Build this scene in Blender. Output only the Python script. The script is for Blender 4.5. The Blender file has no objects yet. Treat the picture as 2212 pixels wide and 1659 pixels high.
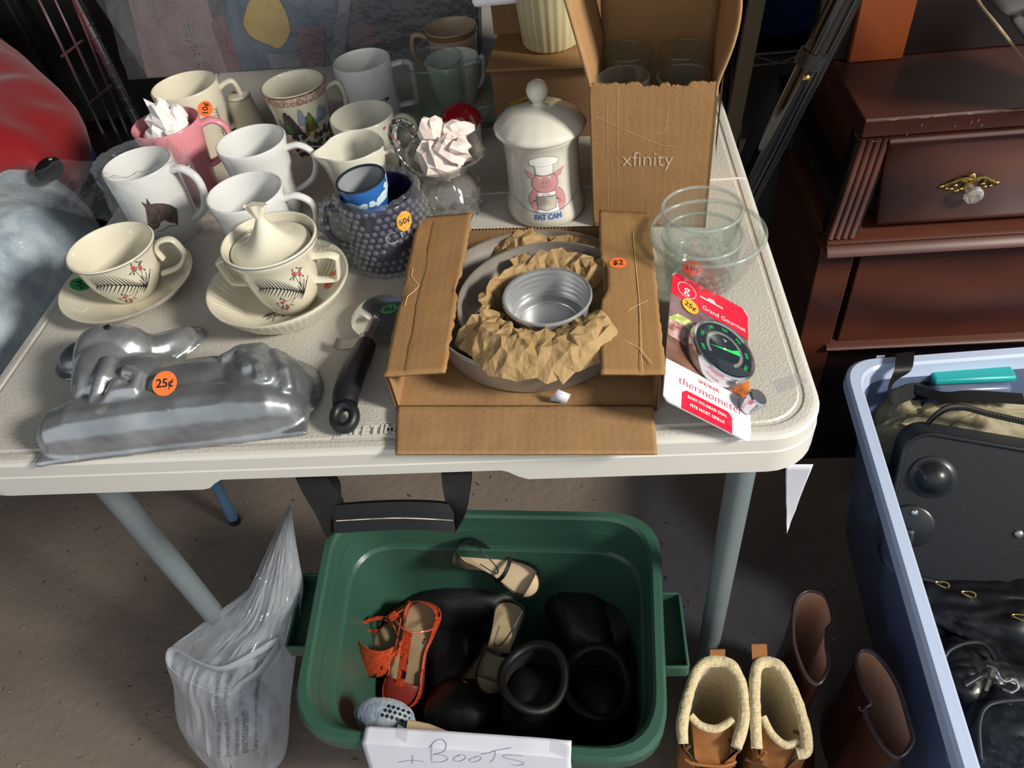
import bpy, bmesh, math, random
from mathutils import Vector, Matrix, noise
random.seed(7)
S = bpy.context.scene
COL = S.collection
PI = math.pi
# ------------------------------------------------------------------ camera, light, exposure
CAM = Vector((0.1952, -0.3843, 1.2138))
RM = Matrix(((0.99378626, 0.04465877, 0.10195322),
             (0.03799427, 0.72485178, -0.68785633),
             (-0.10461979, 0.68745581, 0.71865097)))
FPX = 1633.4
cam = bpy.data.cameras.new('camera'); camo = bpy.data.objects.new('camera', cam); COL.objects.link(camo)
camo.matrix_world = Matrix.Translation(CAM) @ RM.to_4x4()
cam.sensor_fit = 'HORIZONTAL'; cam.sensor_width = 36; cam.lens = 36 * FPX / 2212; cam.clip_start = .02
S.camera = camo
W = bpy.data.worlds.new('overcast_sky'); S.world = W; W.use_nodes = True
W.node_tree.nodes['Background'].inputs[0].default_value = (.90, .95, 1.0, 1)
W.node_tree.nodes['Background'].inputs[1].default_value = .78
sun = bpy.data.lights.new('daylight', 'AREA'); suno = bpy.data.objects.new('daylight', sun); COL.objects.link(suno)
sun.shape = 'RECTANGLE'; sun.size = .55; sun.size_y = .45; sun.energy = 135; sun.color = (1, .95, .86)
suno.location = (2.50, -.95, 2.25)
suno.rotation_euler = (suno.location - Vector((0, .3, .7))).to_track_quat('Z', 'Y').to_euler()
S.view_settings.view_transform = 'Standard'; S.view_settings.look = 'None'
S.view_settings.exposure = 0.0; S.view_settings.gamma = 1; S.view_settings.use_curve_mapping = False
S.cycles.use_denoising = True
S.cycles.max_bounces = 10; S.cycles.transparent_max_bounces = 24; S.cycles.transmission_bounces = 8
S.cycles.caustics_reflective = False

def at(px, py, z):
    """point of the place seen at a pixel of the photograph, on the level z"""
    d = RM @ Vector(((px - 1106) / FPX, -(py - 829.5) / FPX, -1)); t = (z - CAM.z) / d.z
    return CAM + d * t
def atP(px, py, P0, n):
    d = RM @ Vector(((px - 1106) / FPX, -(py - 829.5) / FPX, -1)); return CAM + d * ((P0 - CAM).dot(n) / d.dot(n))
def atY(px, py, y):
    d = RM @ Vector(((px - 1106) / FPX, -(py - 829.5) / FPX, -1)); t = (y - CAM.y) / d.y
    return CAM + d * t
# ------------------------------------------------------------------ materials
def C(h, a=1):
    h = h.lstrip('#'); r = []
    for i in (0, 2, 4):
        c = int(h[i:i+2], 16) / 255; r.append(c / 12.92 if c <= .04045 else ((c + .055) / 1.055) ** 2.4)
    return (*r, a)
def mat(name, col, rough=.5, metal=0, spec=.5, coat=0, bump=None, var=None, sheen=0, trans=0, ior=1.45, sss=0, wave=None, spots=None, alpha=1):
    """procedural Principled material; var=(scale,colour2,contrast) bump=(scale,strength,detail) wave=(scale,axis,strength) spots=(scale,colour,threshold)"""
    m = bpy.data.materials.new(name); m.use_nodes = True; nt = m.node_tree; N = nt.nodes; L = nt.links
    b = N['Principled BSDF']; I = b.inputs
    I['Base Color'].default_value = C(col); I['Roughness'].default_value = rough; I['Metallic'].default_value = metal
    I['Specular IOR Level'].default_value = spec; I['Coat Weight'].default_value = coat; I['Coat Roughness'].default_value = .06
    I['Sheen Weight'].default_value = sheen; I['Transmission Weight'].default_value = trans; I['IOR'].default_value = ior
    I['Alpha'].default_value = alpha
    if sss: I['Subsurface Weight'].default_value = sss; I['Subsurface Radius'].default_value = (.01, .008, .006)
    tc = N.new('ShaderNodeTexCoord'); last = None; hgt = None
    def nz(scale, det=4, dist=0):
        n = N.new('ShaderNodeTexNoise'); n.inputs['Scale'].default_value = scale; n.inputs['Detail'].default_value = det
        n.inputs['Distortion'].default_value = dist; L.new(tc.outputs['Object'], n.inputs['Vector']); return n
    if var:
        n = nz(var[0], 5, .3); r = N.new('ShaderNodeValToRGB'); k = var[2]
        r.color_ramp.elements[0].position = .5 - k; r.color_ramp.elements[1].position = .5 + k
        r.color_ramp.elements[0].color = C(col); r.color_ramp.elements[1].color = C(var[1])
        L.new(n.outputs['Fac'], r.inputs[0]); last = r.outputs[0]
    if spots:
        v = nz(spots[0], 2, .5); r = N.new('ShaderNodeValToRGB')
        r.color_ramp.elements[0].position = spots[2]; r.color_ramp.elements[1].position = spots[2] + .03
        L.new(v.outputs['Fac'], r.inputs[0]); mx = N.new('ShaderNodeMix'); mx.data_type = 'RGBA'
        L.new(r.outputs[0], mx.inputs[0]); mx.inputs[7].default_value = C(spots[1])
        if last: L.new(last, mx.inputs[6])
        else: mx.inputs[6].default_value = C(col)
        last = mx.outputs[2]
    if wave:
        w = N.new('ShaderNodeTexWave'); w.bands_direction = wave[1]; w.inputs['Scale'].default_value = wave[0]
        w.inputs['Distortion'].default_value = wave[3] if len(wave) > 3 else .4; w.inputs['Detail'].default_value = 2
        L.new(tc.outputs['Object'], w.inputs['Vector']); hgt = (w.outputs['Fac'], wave[2])
        if len(wave) > 4:
            mx = N.new('ShaderNodeMix'); mx.data_type = 'RGBA'; L.new(w.outputs['Fac'], mx.inputs[0]); mx.inputs[7].default_value = C(wave[4])
            if last: L.new(last, mx.inputs[6])
            else: mx.inputs[6].default_value = C(col)
            last = mx.outputs[2]
    if last: L.new(last, I['Base Color'])
    nrm = None
    for h in ([(nz(bump[0], bump[2] if len(bump) > 2 else 4).outputs['Fac'], bump[1])] if bump else []) + ([hgt] if hgt else []):
        bp = N.new('ShaderNodeBump'); bp.inputs['Strength'].default_value = h[1]; bp.inputs['Distance'].default_value = .002
        L.new(h[0], bp.inputs['Height'])
        if nrm: L.new(nrm, bp.inputs['Normal'])
        nrm = bp.outputs[0]
    if nrm: L.new(nrm, I['Normal'])
    return m
def film(name, tint='#ffffff', haze=.12, rough=.12, bump=(40, .6), edge=.5, dif='#dfe6ee'):
    """thin clear plastic / thin glass wall: see-through, a little milky, glossy"""
    m = bpy.data.materials.new(name); m.use_nodes = True; nt = m.node_tree; N = nt.nodes; L = nt.links
    N.remove(N['Principled BSDF']); out = N['Material Output']
    tr = N.new('ShaderNodeBsdfTransparent'); tr.inputs[0].default_value = C(tint)
    gl = N.new('ShaderNodeBsdfGlossy'); gl.inputs['Roughness'].default_value = rough
    df = N.new('ShaderNodeBsdfDiffuse'); df.inputs[0].default_value = C(dif)
    lw = N.new('ShaderNodeLayerWeight'); lw.inputs[0].default_value = .5
    pw_ = N.new('ShaderNodeMath'); pw_.operation = 'POWER'; L.new(lw.outputs['Facing'], pw_.inputs[0]); pw_.inputs[1].default_value = 3.2
    fr_ = N.new('ShaderNodeMath'); fr_.operation = 'MULTIPLY_ADD'; L.new(pw_.outputs[0], fr_.inputs[0]); fr_.inputs[1].default_value = edge; fr_.inputs[2].default_value = .035
    if bump:
        tc = N.new('ShaderNodeTexCoord'); n = N.new('ShaderNodeTexNoise'); n.inputs['Scale'].default_value = bump[0]; n.inputs['Detail'].default_value = 4
        L.new(tc.outputs['Object'], n.inputs['Vector']); b = N.new('ShaderNodeBump'); b.inputs['Strength'].default_value = bump[1]; b.inputs['Distance'].default_value = .004
        L.new(n.outputs['Fac'], b.inputs['Height']); L.new(b.outputs[0], gl.inputs['Normal']); L.new(b.outputs[0], lw.inputs['Normal'])
    a = N.new('ShaderNodeMixShader'); a.inputs[0].default_value = haze; L.new(tr.outputs[0], a.inputs[1]); L.new(df.outputs[0], a.inputs[2])
    b2 = N.new('ShaderNodeMixShader'); L.new(fr_.outputs[0], b2.inputs[0]); L.new(a.outputs[0], b2.inputs[1]); L.new(gl.outputs[0], b2.inputs[2])
    L.new(b2.outputs[0], out.inputs[0]); return m
M = {}
M['white_cer'] = mat('white_glazed_ceramic', '#d2d2cf', .12, coat=.5)
M['cream_cer'] = mat('cream_glazed_ceramic', '#d6cfba', .12, coat=.5)
M['jar_cer'] = mat('ivory_glazed_ceramic', '#cbc6b8', .12, coat=.5)
M['milk'] = mat('milk_glass', '#ccc9ba', .15, coat=.5, sss=.1)
M['pink_cer'] = mat('pink_glazed_ceramic', '#d78a93', .15, coat=.5)
M['tan_cer'] = mat('tan_ceramic', '#b49c80', .3, coat=.2)
M['band'] = mat('rim_band_grey', '#8b8585', .3)
M['brownband'] = mat('brown_flecked_band', '#a37c6c', .4, var=(260, '#d8c2b4', .06))
M['gold'] = mat('gold_line', '#a8854a', .25, metal=.8)
M['ink'] = mat('black_ink', '#1d1f26', .5)
M['greyink'] = mat('grey_ink', '#565a5c', .5)
M['redink'] = mat('red_ink', '#c04a4e', .5)
M['blueink'] = mat('blue_ink', '#4a6da8', .5)
M['pigpink'] = mat('pink_print', '#c98f90', .3)
M['whiteink'] = mat('white_print', '#e9e6e0', .4)
M['potgrey'] = mat('grey_print', '#8b8580', .4, var=(60, '#c9bfb0', .1))
M['green1'] = mat('green_print', '#3f5c43', .4, var=(180, '#5f7f4a', .1))
M['green2'] = mat('dark_green_print', '#39463a', .4, var=(220, '#5b3f42', .08))
M['bluegrey'] = mat('misty_blue_print', '#8b94a5', .4)
M['autumn'] = mat('autumn_print', '#6c6a35', .4, var=(150, '#a0703c', .1))
M['horse'] = mat('chestnut_print', '#4a2c20', .4, var=(120, '#2a1a15', .1))
M['orange'] = mat('orange_sticker', '#ff7a38', .5)
M['yorange'] = mat('yellow_orange_sticker', '#ffa832', .5)
M['ggreen'] = mat('green_sticker', '#3c8f52', .5)
M['ysticker'] = mat('yellow_sticker', '#cbbb20', .5)
M['table'] = mat('pebbled_white_plastic', '#c3beb5', .42, bump=(420, .38, 3), var=(9, '#bab5ab', .2), spots=(55, '#99938a', .78))
M['tableedge'] = mat('white_plastic_edge', '#cbc8bf', .35, spots=(70, '#8f8a80', .76))
M['metalgrey'] = mat('grey_painted_steel', '#7d878b', .38, metal=.3)
M['steelblue'] = mat('blue_painted_steel', '#56748f', .4)
M['blackplastic'] = mat('black_soft_plastic', '#1a1c1f', .42, bump=(500, .1))
M['chrome'] = mat('polished_chrome', '#c9ccd0', .12, metal=.9)
M['steel'] = mat('brushed_steel', '#a09d99', .34, metal=.8)
M['alu'] = mat('brushed_aluminium', '#c9cacb', .34, metal=.75, wave=(60, 'Z', .15))
M['aludull'] = mat('dull_cast_aluminium', '#b4b8ba', .34, metal=.72, bump=(26, .4), var=(14, '#8c9093', .12), spots=(34, '#c3c4c2', .70))
M['panin'] = mat('tin_pan', '#c4bdb3', .36, metal=.55, bump=(12, .1), var=(10, '#8b8074', .2))
M['card'] = mat('kraft_cardboard', '#9b754a', .8, bump=(300, .2), var=(30, '#916c43', .2), wave=(42, 'X', .03, .4))
M['cardin'] = mat('kraft_cardboard_inside', '#a17c52', .85, bump=(260, .2), var=(22, '#93704a', .2), wave=(42, 'X', .03, .4))
M['cardedge'] = mat('cut_cardboard_edge', '#8d6438', .9, wave=(90, 'X', 1, 0, '#4c3018'))
M['cardline'] = mat('cardboard_crease', '#dcb583', .9)
M['carddark'] = mat('brown_cardboard', '#8a6847', .85, bump=(200, .2), var=(18, '#7d5d3e', .2))
M['kraft'] = mat('brown_wrapping_paper', '#a18459', .7, bump=(60, .3), var=(25, '#96794f', .2))
M['tissue'] = mat('white_tissue_paper', '#e6e2de', .8, bump=(90, .4))
M['tissuepink'] = mat('pale_pink_tissue', '#ebe0d8', .8, bump=(90, .4), var=(60, '#dcc3b8', .15))
M['paper'] = mat('white_paper', '#cfcfd9', .8, bump=(30, .3))
M['pen'] = mat('purple_pen', '#8a80a6', .6)
M['film'] = film('clear_plastic_film', haze=.05, edge=.4)
M['film2'] = film('crinkly_clear_film', haze=.045, bump=(90, 1.0), edge=.42, rough=.10)
M['bagfilm'] = film('milky_plastic_bag', haze=.33, bump=(26, .8), rough=.14, edge=.45, dif='#ccd2da')
M['tape'] = film('clear_tape', haze=.22, bump=None, rough=.1, dif='#c8c8d0')
M['glass'] = film('glass_rim', tint='#eef3f0', haze=.16, rough=.04, bump=None, edge=.7, dif='#d5ddd9')
M['glassthin'] = film('thin_clear_glass', tint='#fbfdfc', haze=.02, rough=.03, bump=None, edge=.45, dif='#dfe8e4')
M['glassgreen'] = film('thick_green_tinted_glass', tint='#f1f5f2', haze=.03, rough=.03, bump=None, edge=.42, dif='#b9c4bd')
M['crystal'] = film('cut_crystal', tint='#f8f8f6', haze=.075, rough=.05, bump=None, edge=.85, dif='#e4e0dc')
M['crystalglass'] = mat('cut_crystal_facet', '#ffffff', .02, trans=1, ior=1.38)
M['bubblecell'] = film('bubble_wrap_cell', tint='#f2f4f8', haze=.09, rough=.05, bump=None, edge=.9, dif='#dfe4ea')
M['bubble'] = film('bubble_wrap_film', tint='#eef0f4', haze=.045, rough=.05, bump=(150, .9), edge=.6, dif='#cfd4dc')
M['navy'] = mat('navy_glazed_ceramic', '#1b1b3a', .15, coat=.5)
M['skyblue'] = mat('blue_sky_print', '#2f63a8', .15, coat=.4)
M['cloud'] = mat('cloud_print', '#c7dbe2', .2, coat=.4)
M['redcloth'] = mat('red_nylon', '#8a0f19', .5, bump=(30, .5), sheen=.2)
M['fuzz'] = mat('blue_grey_fleece', '#a9b7bd', .9, bump=(70, 1), var=(34, '#8797a3', .12), sheen=.4)
M['black'] = mat('black_cloth', '#101114', .75, bump=(120, .3))
M['blacksat'] = mat('black_satin', '#09090b', .55, bump=(60, .25))
M['weave'] = mat('black_webbing', '#1a1b1d', .7, wave=(260, 'DIAGONAL', 1, 0, '#08080a'))
M['blackgloss'] = mat('black_gloss_paint', '#0a0a0b', .12, coat=.6)
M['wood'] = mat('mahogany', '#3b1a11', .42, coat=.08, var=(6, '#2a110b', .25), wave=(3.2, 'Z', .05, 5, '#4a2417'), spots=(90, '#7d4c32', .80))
M['woodlit'] = mat('lit_mahogany', '#7a3a16', .35, coat=.2, var=(9, '#693012', .2))  # mahogany in a brighter colour, light on the upright panel painted in
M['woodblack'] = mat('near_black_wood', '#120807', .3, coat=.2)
M['brass'] = mat('brass', '#b9a261', .25, metal=1, bump=(160, .6))
M['greenbin'] = mat('green_plastic', '#345647', .34, bump=(200, .05), spots=(60, '#45705c', .78))
M['tote'] = film('translucent_tote_plastic', tint='#c8d4ea', haze=.30, rough=.25, bump=(8, .1), edge=.5, dif='#93a5c8')
M['toterim'] = film('tote_rim_plastic', tint='#c8d8f0', haze=.75, rough=.2, bump=None, edge=.5, dif='#c6d5ee')
M['teal'] = mat('teal_plastic', '#1d9c9c', .35)
M['olive'] = mat('olive_fabric', '#8a8062', .6, bump=(50, .7), sheen=.3)
M['suit'] = mat('black_ballistic_fabric', '#15171b', .55, bump=(380, .3))
M['rubber'] = mat('black_rubber', '#1e2126', .32)
M['darkgrey'] = mat('dark_grey_fabric', '#3c3a3b', .8, bump=(40, .5))
M['snake'] = mat('orange_snakeskin_leather', '#d4542c', .35, coat=.25, bump=(500, .5), var=(240, '#a8361f', .1), spots=(42, '#2a1418', .63))
M['darkred'] = mat('dark_red_leather', '#7d2620', .45, bump=(500, .4), spots=(46, '#2a1418', .66))
M['insole'] = mat('beige_insole', '#a2906f', .6, var=(20, '#8e7c5e', .2))
M['insoletan'] = mat('tan_insole', '#bfa888', .6)
M['leatherblack'] = mat('black_leather', '#111216', .45, coat=.1, bump=(90, .2))
M['tanboot'] = mat('tan_leather', '#9a6533', .6, bump=(80, .4), var=(20, '#845026', .2))
M['sherpa'] = mat('cream_sherpa', '#d3c39c', .95, bump=(190, 1.0, 2), var=(300, '#b8a67c', .15), sheen=.5)
M['brownboot'] = mat('russet_leather', '#41211a', .42, coat=.1, bump=(60, .2), var=(12, '#391a14', .2))
M['brownfleece'] = mat('brown_fleece', '#c08e6e', .95, bump=(120, .8), sheen=.6)
M['bootedge'] = mat('dark_boot_edge', '#3a2b2d', .35, coat=.3)
M['knit'] = mat('blue_grey_knit', '#7f94ab', .95, bump=(160, 1), var=(60, '#a9b2b8', .1), sheen=.4)
M['concrete'] = mat('concrete', '#87796d', .9, bump=(55, 1.0, 10), var=(2.2, '#6d6158', .2), spots=(60, '#474039', .70))
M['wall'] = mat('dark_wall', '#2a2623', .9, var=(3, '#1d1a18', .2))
M['dialblack'] = mat('dial_black', '#15202a', .2)
M['dialgreen'] = mat('dial_green', '#1fd45c', .4)
M['packred'] = mat('glossy_red_card', '#d8213a', .2, coat=.5)
M['packbrown'] = mat('grill_photo_print', '#5b3f35', .25, coat=.5, var=(45, '#8a6250', .15))
M['packpurple'] = mat('mauve_photo_print', '#8f7577', .25, coat=.5, var=(30, '#5d4446', .2))
M['packwhite'] = mat('glossy_white_card', '#e4dfe4', .2, coat=.5)
M['packsalad'] = mat('salad_photo_print', '#9db058', .3, coat=.5, var=(140, '#dfe0a8', .1))
M['packmeat'] = mat('meat_photo_print', '#8e4a42', .3, coat=.5, var=(160, '#c7b0ac', .12))
M['packorange'] = mat('carrot_photo_print', '#d07a34', .3, coat=.5, var=(60, '#8a4a24', .2))
M['cleargrey'] = mat('grey_plastic', '#9b9fa8', .4)
M['pinkdark'] = mat('dusty_pink_board', '#6a5654', .6, var=(5, '#5e4f4b', .2))
M['artblue'] = mat('art_blue', '#36424f', .5)
M['artyellow'] = mat('art_yellow', '#8a7330', .5)
M['artred'] = mat('art_red', '#553334', .5, var=(40, '#58383c', .2))
M['artgrey'] = mat('art_grey', '#55585c', .5)
M['darkart'] = mat('dark_art', '#2b2b30', .5, var=(14, '#3f3634', .15))
M['bluebin'] = mat('dark_blue_plastic', '#102448', .35)
M['woodplank'] = mat('beige_plank', '#8c7a60', .6)
M['redgloss'] = mat('red_gloss', '#a01822', .2, coat=.5)
M['ribbed'] = mat('cream_ribbed_card', '#c3b78e', .6)
M['flower'] = mat('grey_lilac_felt', '#8d8796', .8)
M['plaster'] = mat('grey_plaster', '#6f6660', .9)
# ------------------------------------------------------------------ mesh helpers
class MB:
    def __init__(s): s.v = []; s.f = []; s.m = []
    def add(s, vs, fs, mi=0):
        n = len(s.v); s.v += [tuple(v) for v in vs]; s.f += [tuple(i + n for i in f) for f in fs]; s.m += [mi] * len(fs); return s
    def box(s, c, d, mi=0, rot=None):
        vs = [Vector((x * d[0] / 2, y * d[1] / 2, z * d[2] / 2)) for x in (-1, 1) for y in (-1, 1) for z in (-1, 1)]
        if rot: vs = [rot @ v for v in vs]
        return s.add([v + Vector(c) for v in vs], [(0, 1, 3, 2), (4, 6, 7, 5), (0, 4, 5, 1), (2, 3, 7, 6), (0, 2, 6, 4), (1, 5, 7, 3)], mi)
    def slab(s, q, t, mi=0, n=1, side=None):
        """thick quad q (4 points, counter-clockwise seen from outside), thickness t behind it"""
        q = [Vector(p) for p in q]; nn = (q[1] - q[0]).cross(q[3] - q[0]).normalized() * t
        s.add(q + [p - nn for p in q], [(0, 1, 2, 3), (7, 6, 5, 4)], mi)
        s.add(q + [p - nn for p in q], [(0, 4, 5, 1), (1, 5, 6, 2), (2, 6, 7, 3), (3, 7, 4, 0)], side if side is not None else mi); return s
    def lathe(s, prof, seg=48, c=(0, 0, 0), mi=0, rf=None, close=False):
        n = len(s.v); k = len(prof)
        for i in range(seg):
            a = 2 * PI * i / seg; ca, sa = math.cos(a), math.sin(a)
            for j, (r, z) in enumerate(prof):
                rr = r * (rf(a, z, j) if rf else 1); s.v.append((c[0] + rr * ca, c[1] + rr * sa, c[2] + z))
        for i in range(seg):
            i2 = (i + 1) % seg
            for j in range(k - 1 + (1 if close else 0)):
                j2 = (j + 1) % k
                s.f.append((n + i * k + j, n + i2 * k + j, n + i2 * k + j2, n + i * k + j2)); s.m.append(mi)
        return s
    def tube(s, pts, r, seg=12, mi=0, closed=False, sq=1, up=None, cap=True):
        """tube along pts; r number or list; sq = flattening of the section along the second axis"""
        pts = [Vector(p) for p in pts]; n = len(pts); base = len(s.v); pu = None
        for i, p in enumerate(pts):
            a = pts[(i - 1) % n] if (i or closed) else p; b = pts[(i + 1) % n] if (i < n - 1 or closed) else p
            t = (b - a); t = t.normalized() if t.length > 1e-9 else Vector((0, 0, 1))
            if up is not None: u = Vector(up)
            elif pu is None: u = Vector((0, 0, 1)) if abs(t.z) < .9 else Vector((1, 0, 0))
            else: u = pu
            u = (u - t * u.dot(t))
            u = u.normalized() if u.length > 1e-6 else t.orthogonal().normalized()
            pu = u; w = t.cross(u); rr = r[i] if isinstance(r, (list, tuple)) else r
            if isinstance(rr, tuple): r1, r2 = rr
            else: r1, r2 = rr, rr * sq
            for k in range(seg):
                an = 2 * PI * k / seg; s.v.append(tuple(p + w * (r1 * math.cos(an)) + u * (r2 * math.sin(an))))
        for i in range(n if closed else n - 1):
            i2 = (i + 1) % n
            for k in range(seg):
                k2 = (k + 1) % seg; s.f.append((base + i * seg + k, base + i * seg + k2, base + i2 * seg + k2, base + i2 * seg + k)); s.m.append(mi)
        if not closed and cap:
            s.f.append(tuple(base + k for k in range(seg))[::-1]); s.f.append(tuple(base + (n - 1) * seg + k for k in range(seg))); s.m += [mi, mi]
        return s
    def ell(s, c, r, seg=24, rings=14, rot=None, mi=0, nf=None):
        vs = []; fs = []
        for j in range(rings + 1):
            th = PI * j / rings
            for i in range(seg):
                a = 2 * PI * i / seg; d = Vector((math.sin(th) * math.cos(a), math.sin(th) * math.sin(a), math.cos(th)))
                k = nf(d) if nf else 1; v = Vector((d.x * r[0] * k, d.y * r[1] * k, d.z * r[2] * k))
                if rot: v = rot @ v
                vs.append(v + Vector(c))
        for j in range(rings):
            for i in range(seg):
                i2 = (i + 1) % seg; fs.append((j * seg + i, (j + 1) * seg + i, (j + 1) * seg + i2, j * seg + i2))
        return s.add(vs, fs, mi)
    def grid(s, fn, nu, nv, mi=0, wrapu=False):
        n = len(s.v)
        for j in range(nv + 1):
            for i in range(nu + (0 if wrapu else 1)): s.v.append(tuple(fn(i / nu, j / nv)))
        w = nu if wrapu else nu + 1
        for j in range(nv):
            for i in range(nu):
                i2 = (i + 1) % w if wrapu else i + 1
                s.f.append((n + j * w + i, n + j * w + i2, n + (j + 1) * w + i2, n + (j + 1) * w + i)); s.m.append(mi)
        return s
    def loft(s, rings, mi=0, cap0=False, cap1=False):
        n = len(s.v); k = len(rings[0])
        for r in rings: s.v += [tuple(p) for p in r]
        for j in range(len(rings) - 1):
            for i in range(k):
                i2 = (i + 1) % k; s.f.append((n + j * k + i, n + j * k + i2, n + (j + 1) * k + i2, n + (j + 1) * k + i)); s.m.append(mi)
        if cap0: s.f.append(tuple(n + i for i in range(k))[::-1]); s.m.append(mi)
        if cap1: s.f.append(tuple(n + (len(rings) - 1) * k + i for i in range(k))); s.m.append(mi)
        return s
    def prism(s, poly, z0, z1, mi=0):
        n = len(poly); vs = [(p[0], p[1], z0) for p in poly] + [(p[0], p[1], z1) for p in poly]
        return s.add(vs, [tuple(range(n))[::-1], tuple(range(n, 2 * n))] + [(i, (i + 1) % n, n + (i + 1) % n, n + i) for i in range(n)], mi)
    def build(s, name, mats, parent=None, loc=None, rot=None, bevel=None, thick=None, sub=0, flat=False, angle=40, remesh=None, smooth=None, disp=None, offset=-1):
        me = bpy.data.meshes.new(name); me.from_pydata(s.v, [], s.f); me.validate(clean_customdata=False)
        mats = mats if isinstance(mats, (list, tuple)) else [mats]
        for m in mats: me.materials.append(m)
        if len(mats) > 1 and len(me.polygons) == len(s.m): me.polygons.foreach_set('material_index', s.m)
        me.polygons.foreach_set('use_smooth', [not flat] * len(me.polygons))
        b = bmesh.new(); b.from_mesh(me); bmesh.ops.remove_doubles(b, verts=b.verts, dist=1e-6); bmesh.ops.recalc_face_normals(b, faces=b.faces); b.to_mesh(me); b.free()
        if not flat and not remesh: me.set_sharp_from_angle(angle=math.radians(angle))
        me.update(); o = bpy.data.objects.new(name, me); COL.objects.link(o)
        if parent: o.parent = parent
        if loc: o.location = loc
        if rot: o.rotation_euler = rot
        if thick: md = o.modifiers.new('t', 'SOLIDIFY'); md.thickness = thick; md.offset = offset
        if remesh: md = o.modifiers.new('r', 'REMESH'); md.mode = 'VOXEL'; md.voxel_size = remesh; md.use_smooth_shade = True
        if disp:
            tx = bpy.data.textures.new('hammered', 'CLOUDS'); tx.noise_scale = disp[0]; tx.noise_depth = 2; md = o.modifiers.new('d', 'DISPLACE'); md.texture = tx; md.strength = disp[1]; md.mid_level = .5
        if smooth: md = o.modifiers.new('s', 'SMOOTH'); md.iterations = smooth; md.factor = .5
        if bevel: md = o.modifiers.new('b', 'BEVEL'); md.width = bevel; md.segments = 2; md.limit_method = 'ANGLE'; md.angle_limit = math.radians(50)
        if sub: md = o.modifiers.new('u', 'SUBSURF'); md.levels = sub; md.render_levels = sub
        return o
def thing(name, label, cat, loc=(0, 0, 0), rz=0, group=None, rot=None):
    o = bpy.data.objects.new(name, None); COL.objects.link(o); o.location = loc; o.empty_display_size = .02
    o.rotation_euler = rot if rot else (0, 0, rz); o['label'] = label; o['category'] = cat
    if group: o['group'] = group
    return o
def tag(o, label, cat, group=None, kind=None):
    o['label'] = label; o['category'] = cat
    if group: o['group'] = group
    if kind: o['kind'] = kind
    return o
def struct(o, label=None):
    o['kind'] = 'structure'
    if label: o['label'] = label
    return o
def lab(o, l): o['label'] = l; return o
def nz3(p, s, seed=0): return noise.noise(Vector((p[0] * s + seed, p[1] * s - seed * 1.7, p[2] * s + seed * .6)))
def cr(pts, n=8, closed=False):
    """smooth curve through points"""
    P = [Vector(p) for p in pts]; out = []; k = len(P)
    for i in range(k if closed else k - 1):
        p0 = P[(i - 1) % k] if (i or closed) else P[0]; p1 = P[i]; p2 = P[(i + 1) % k]; p3 = P[(i + 2) % k] if (i < k - 2 or closed) else P[k - 1]
        for j in range(n):
            t = j / n; out.append(.5 * ((2 * p1) + (p2 - p0) * t + (2 * p0 - 5 * p1 + 4 * p2 - p3) * t * t + (3 * p1 - p0 - 3 * p2 + p3) * t ** 3))
    if not closed: out.append(P[-1])
    return out
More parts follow.
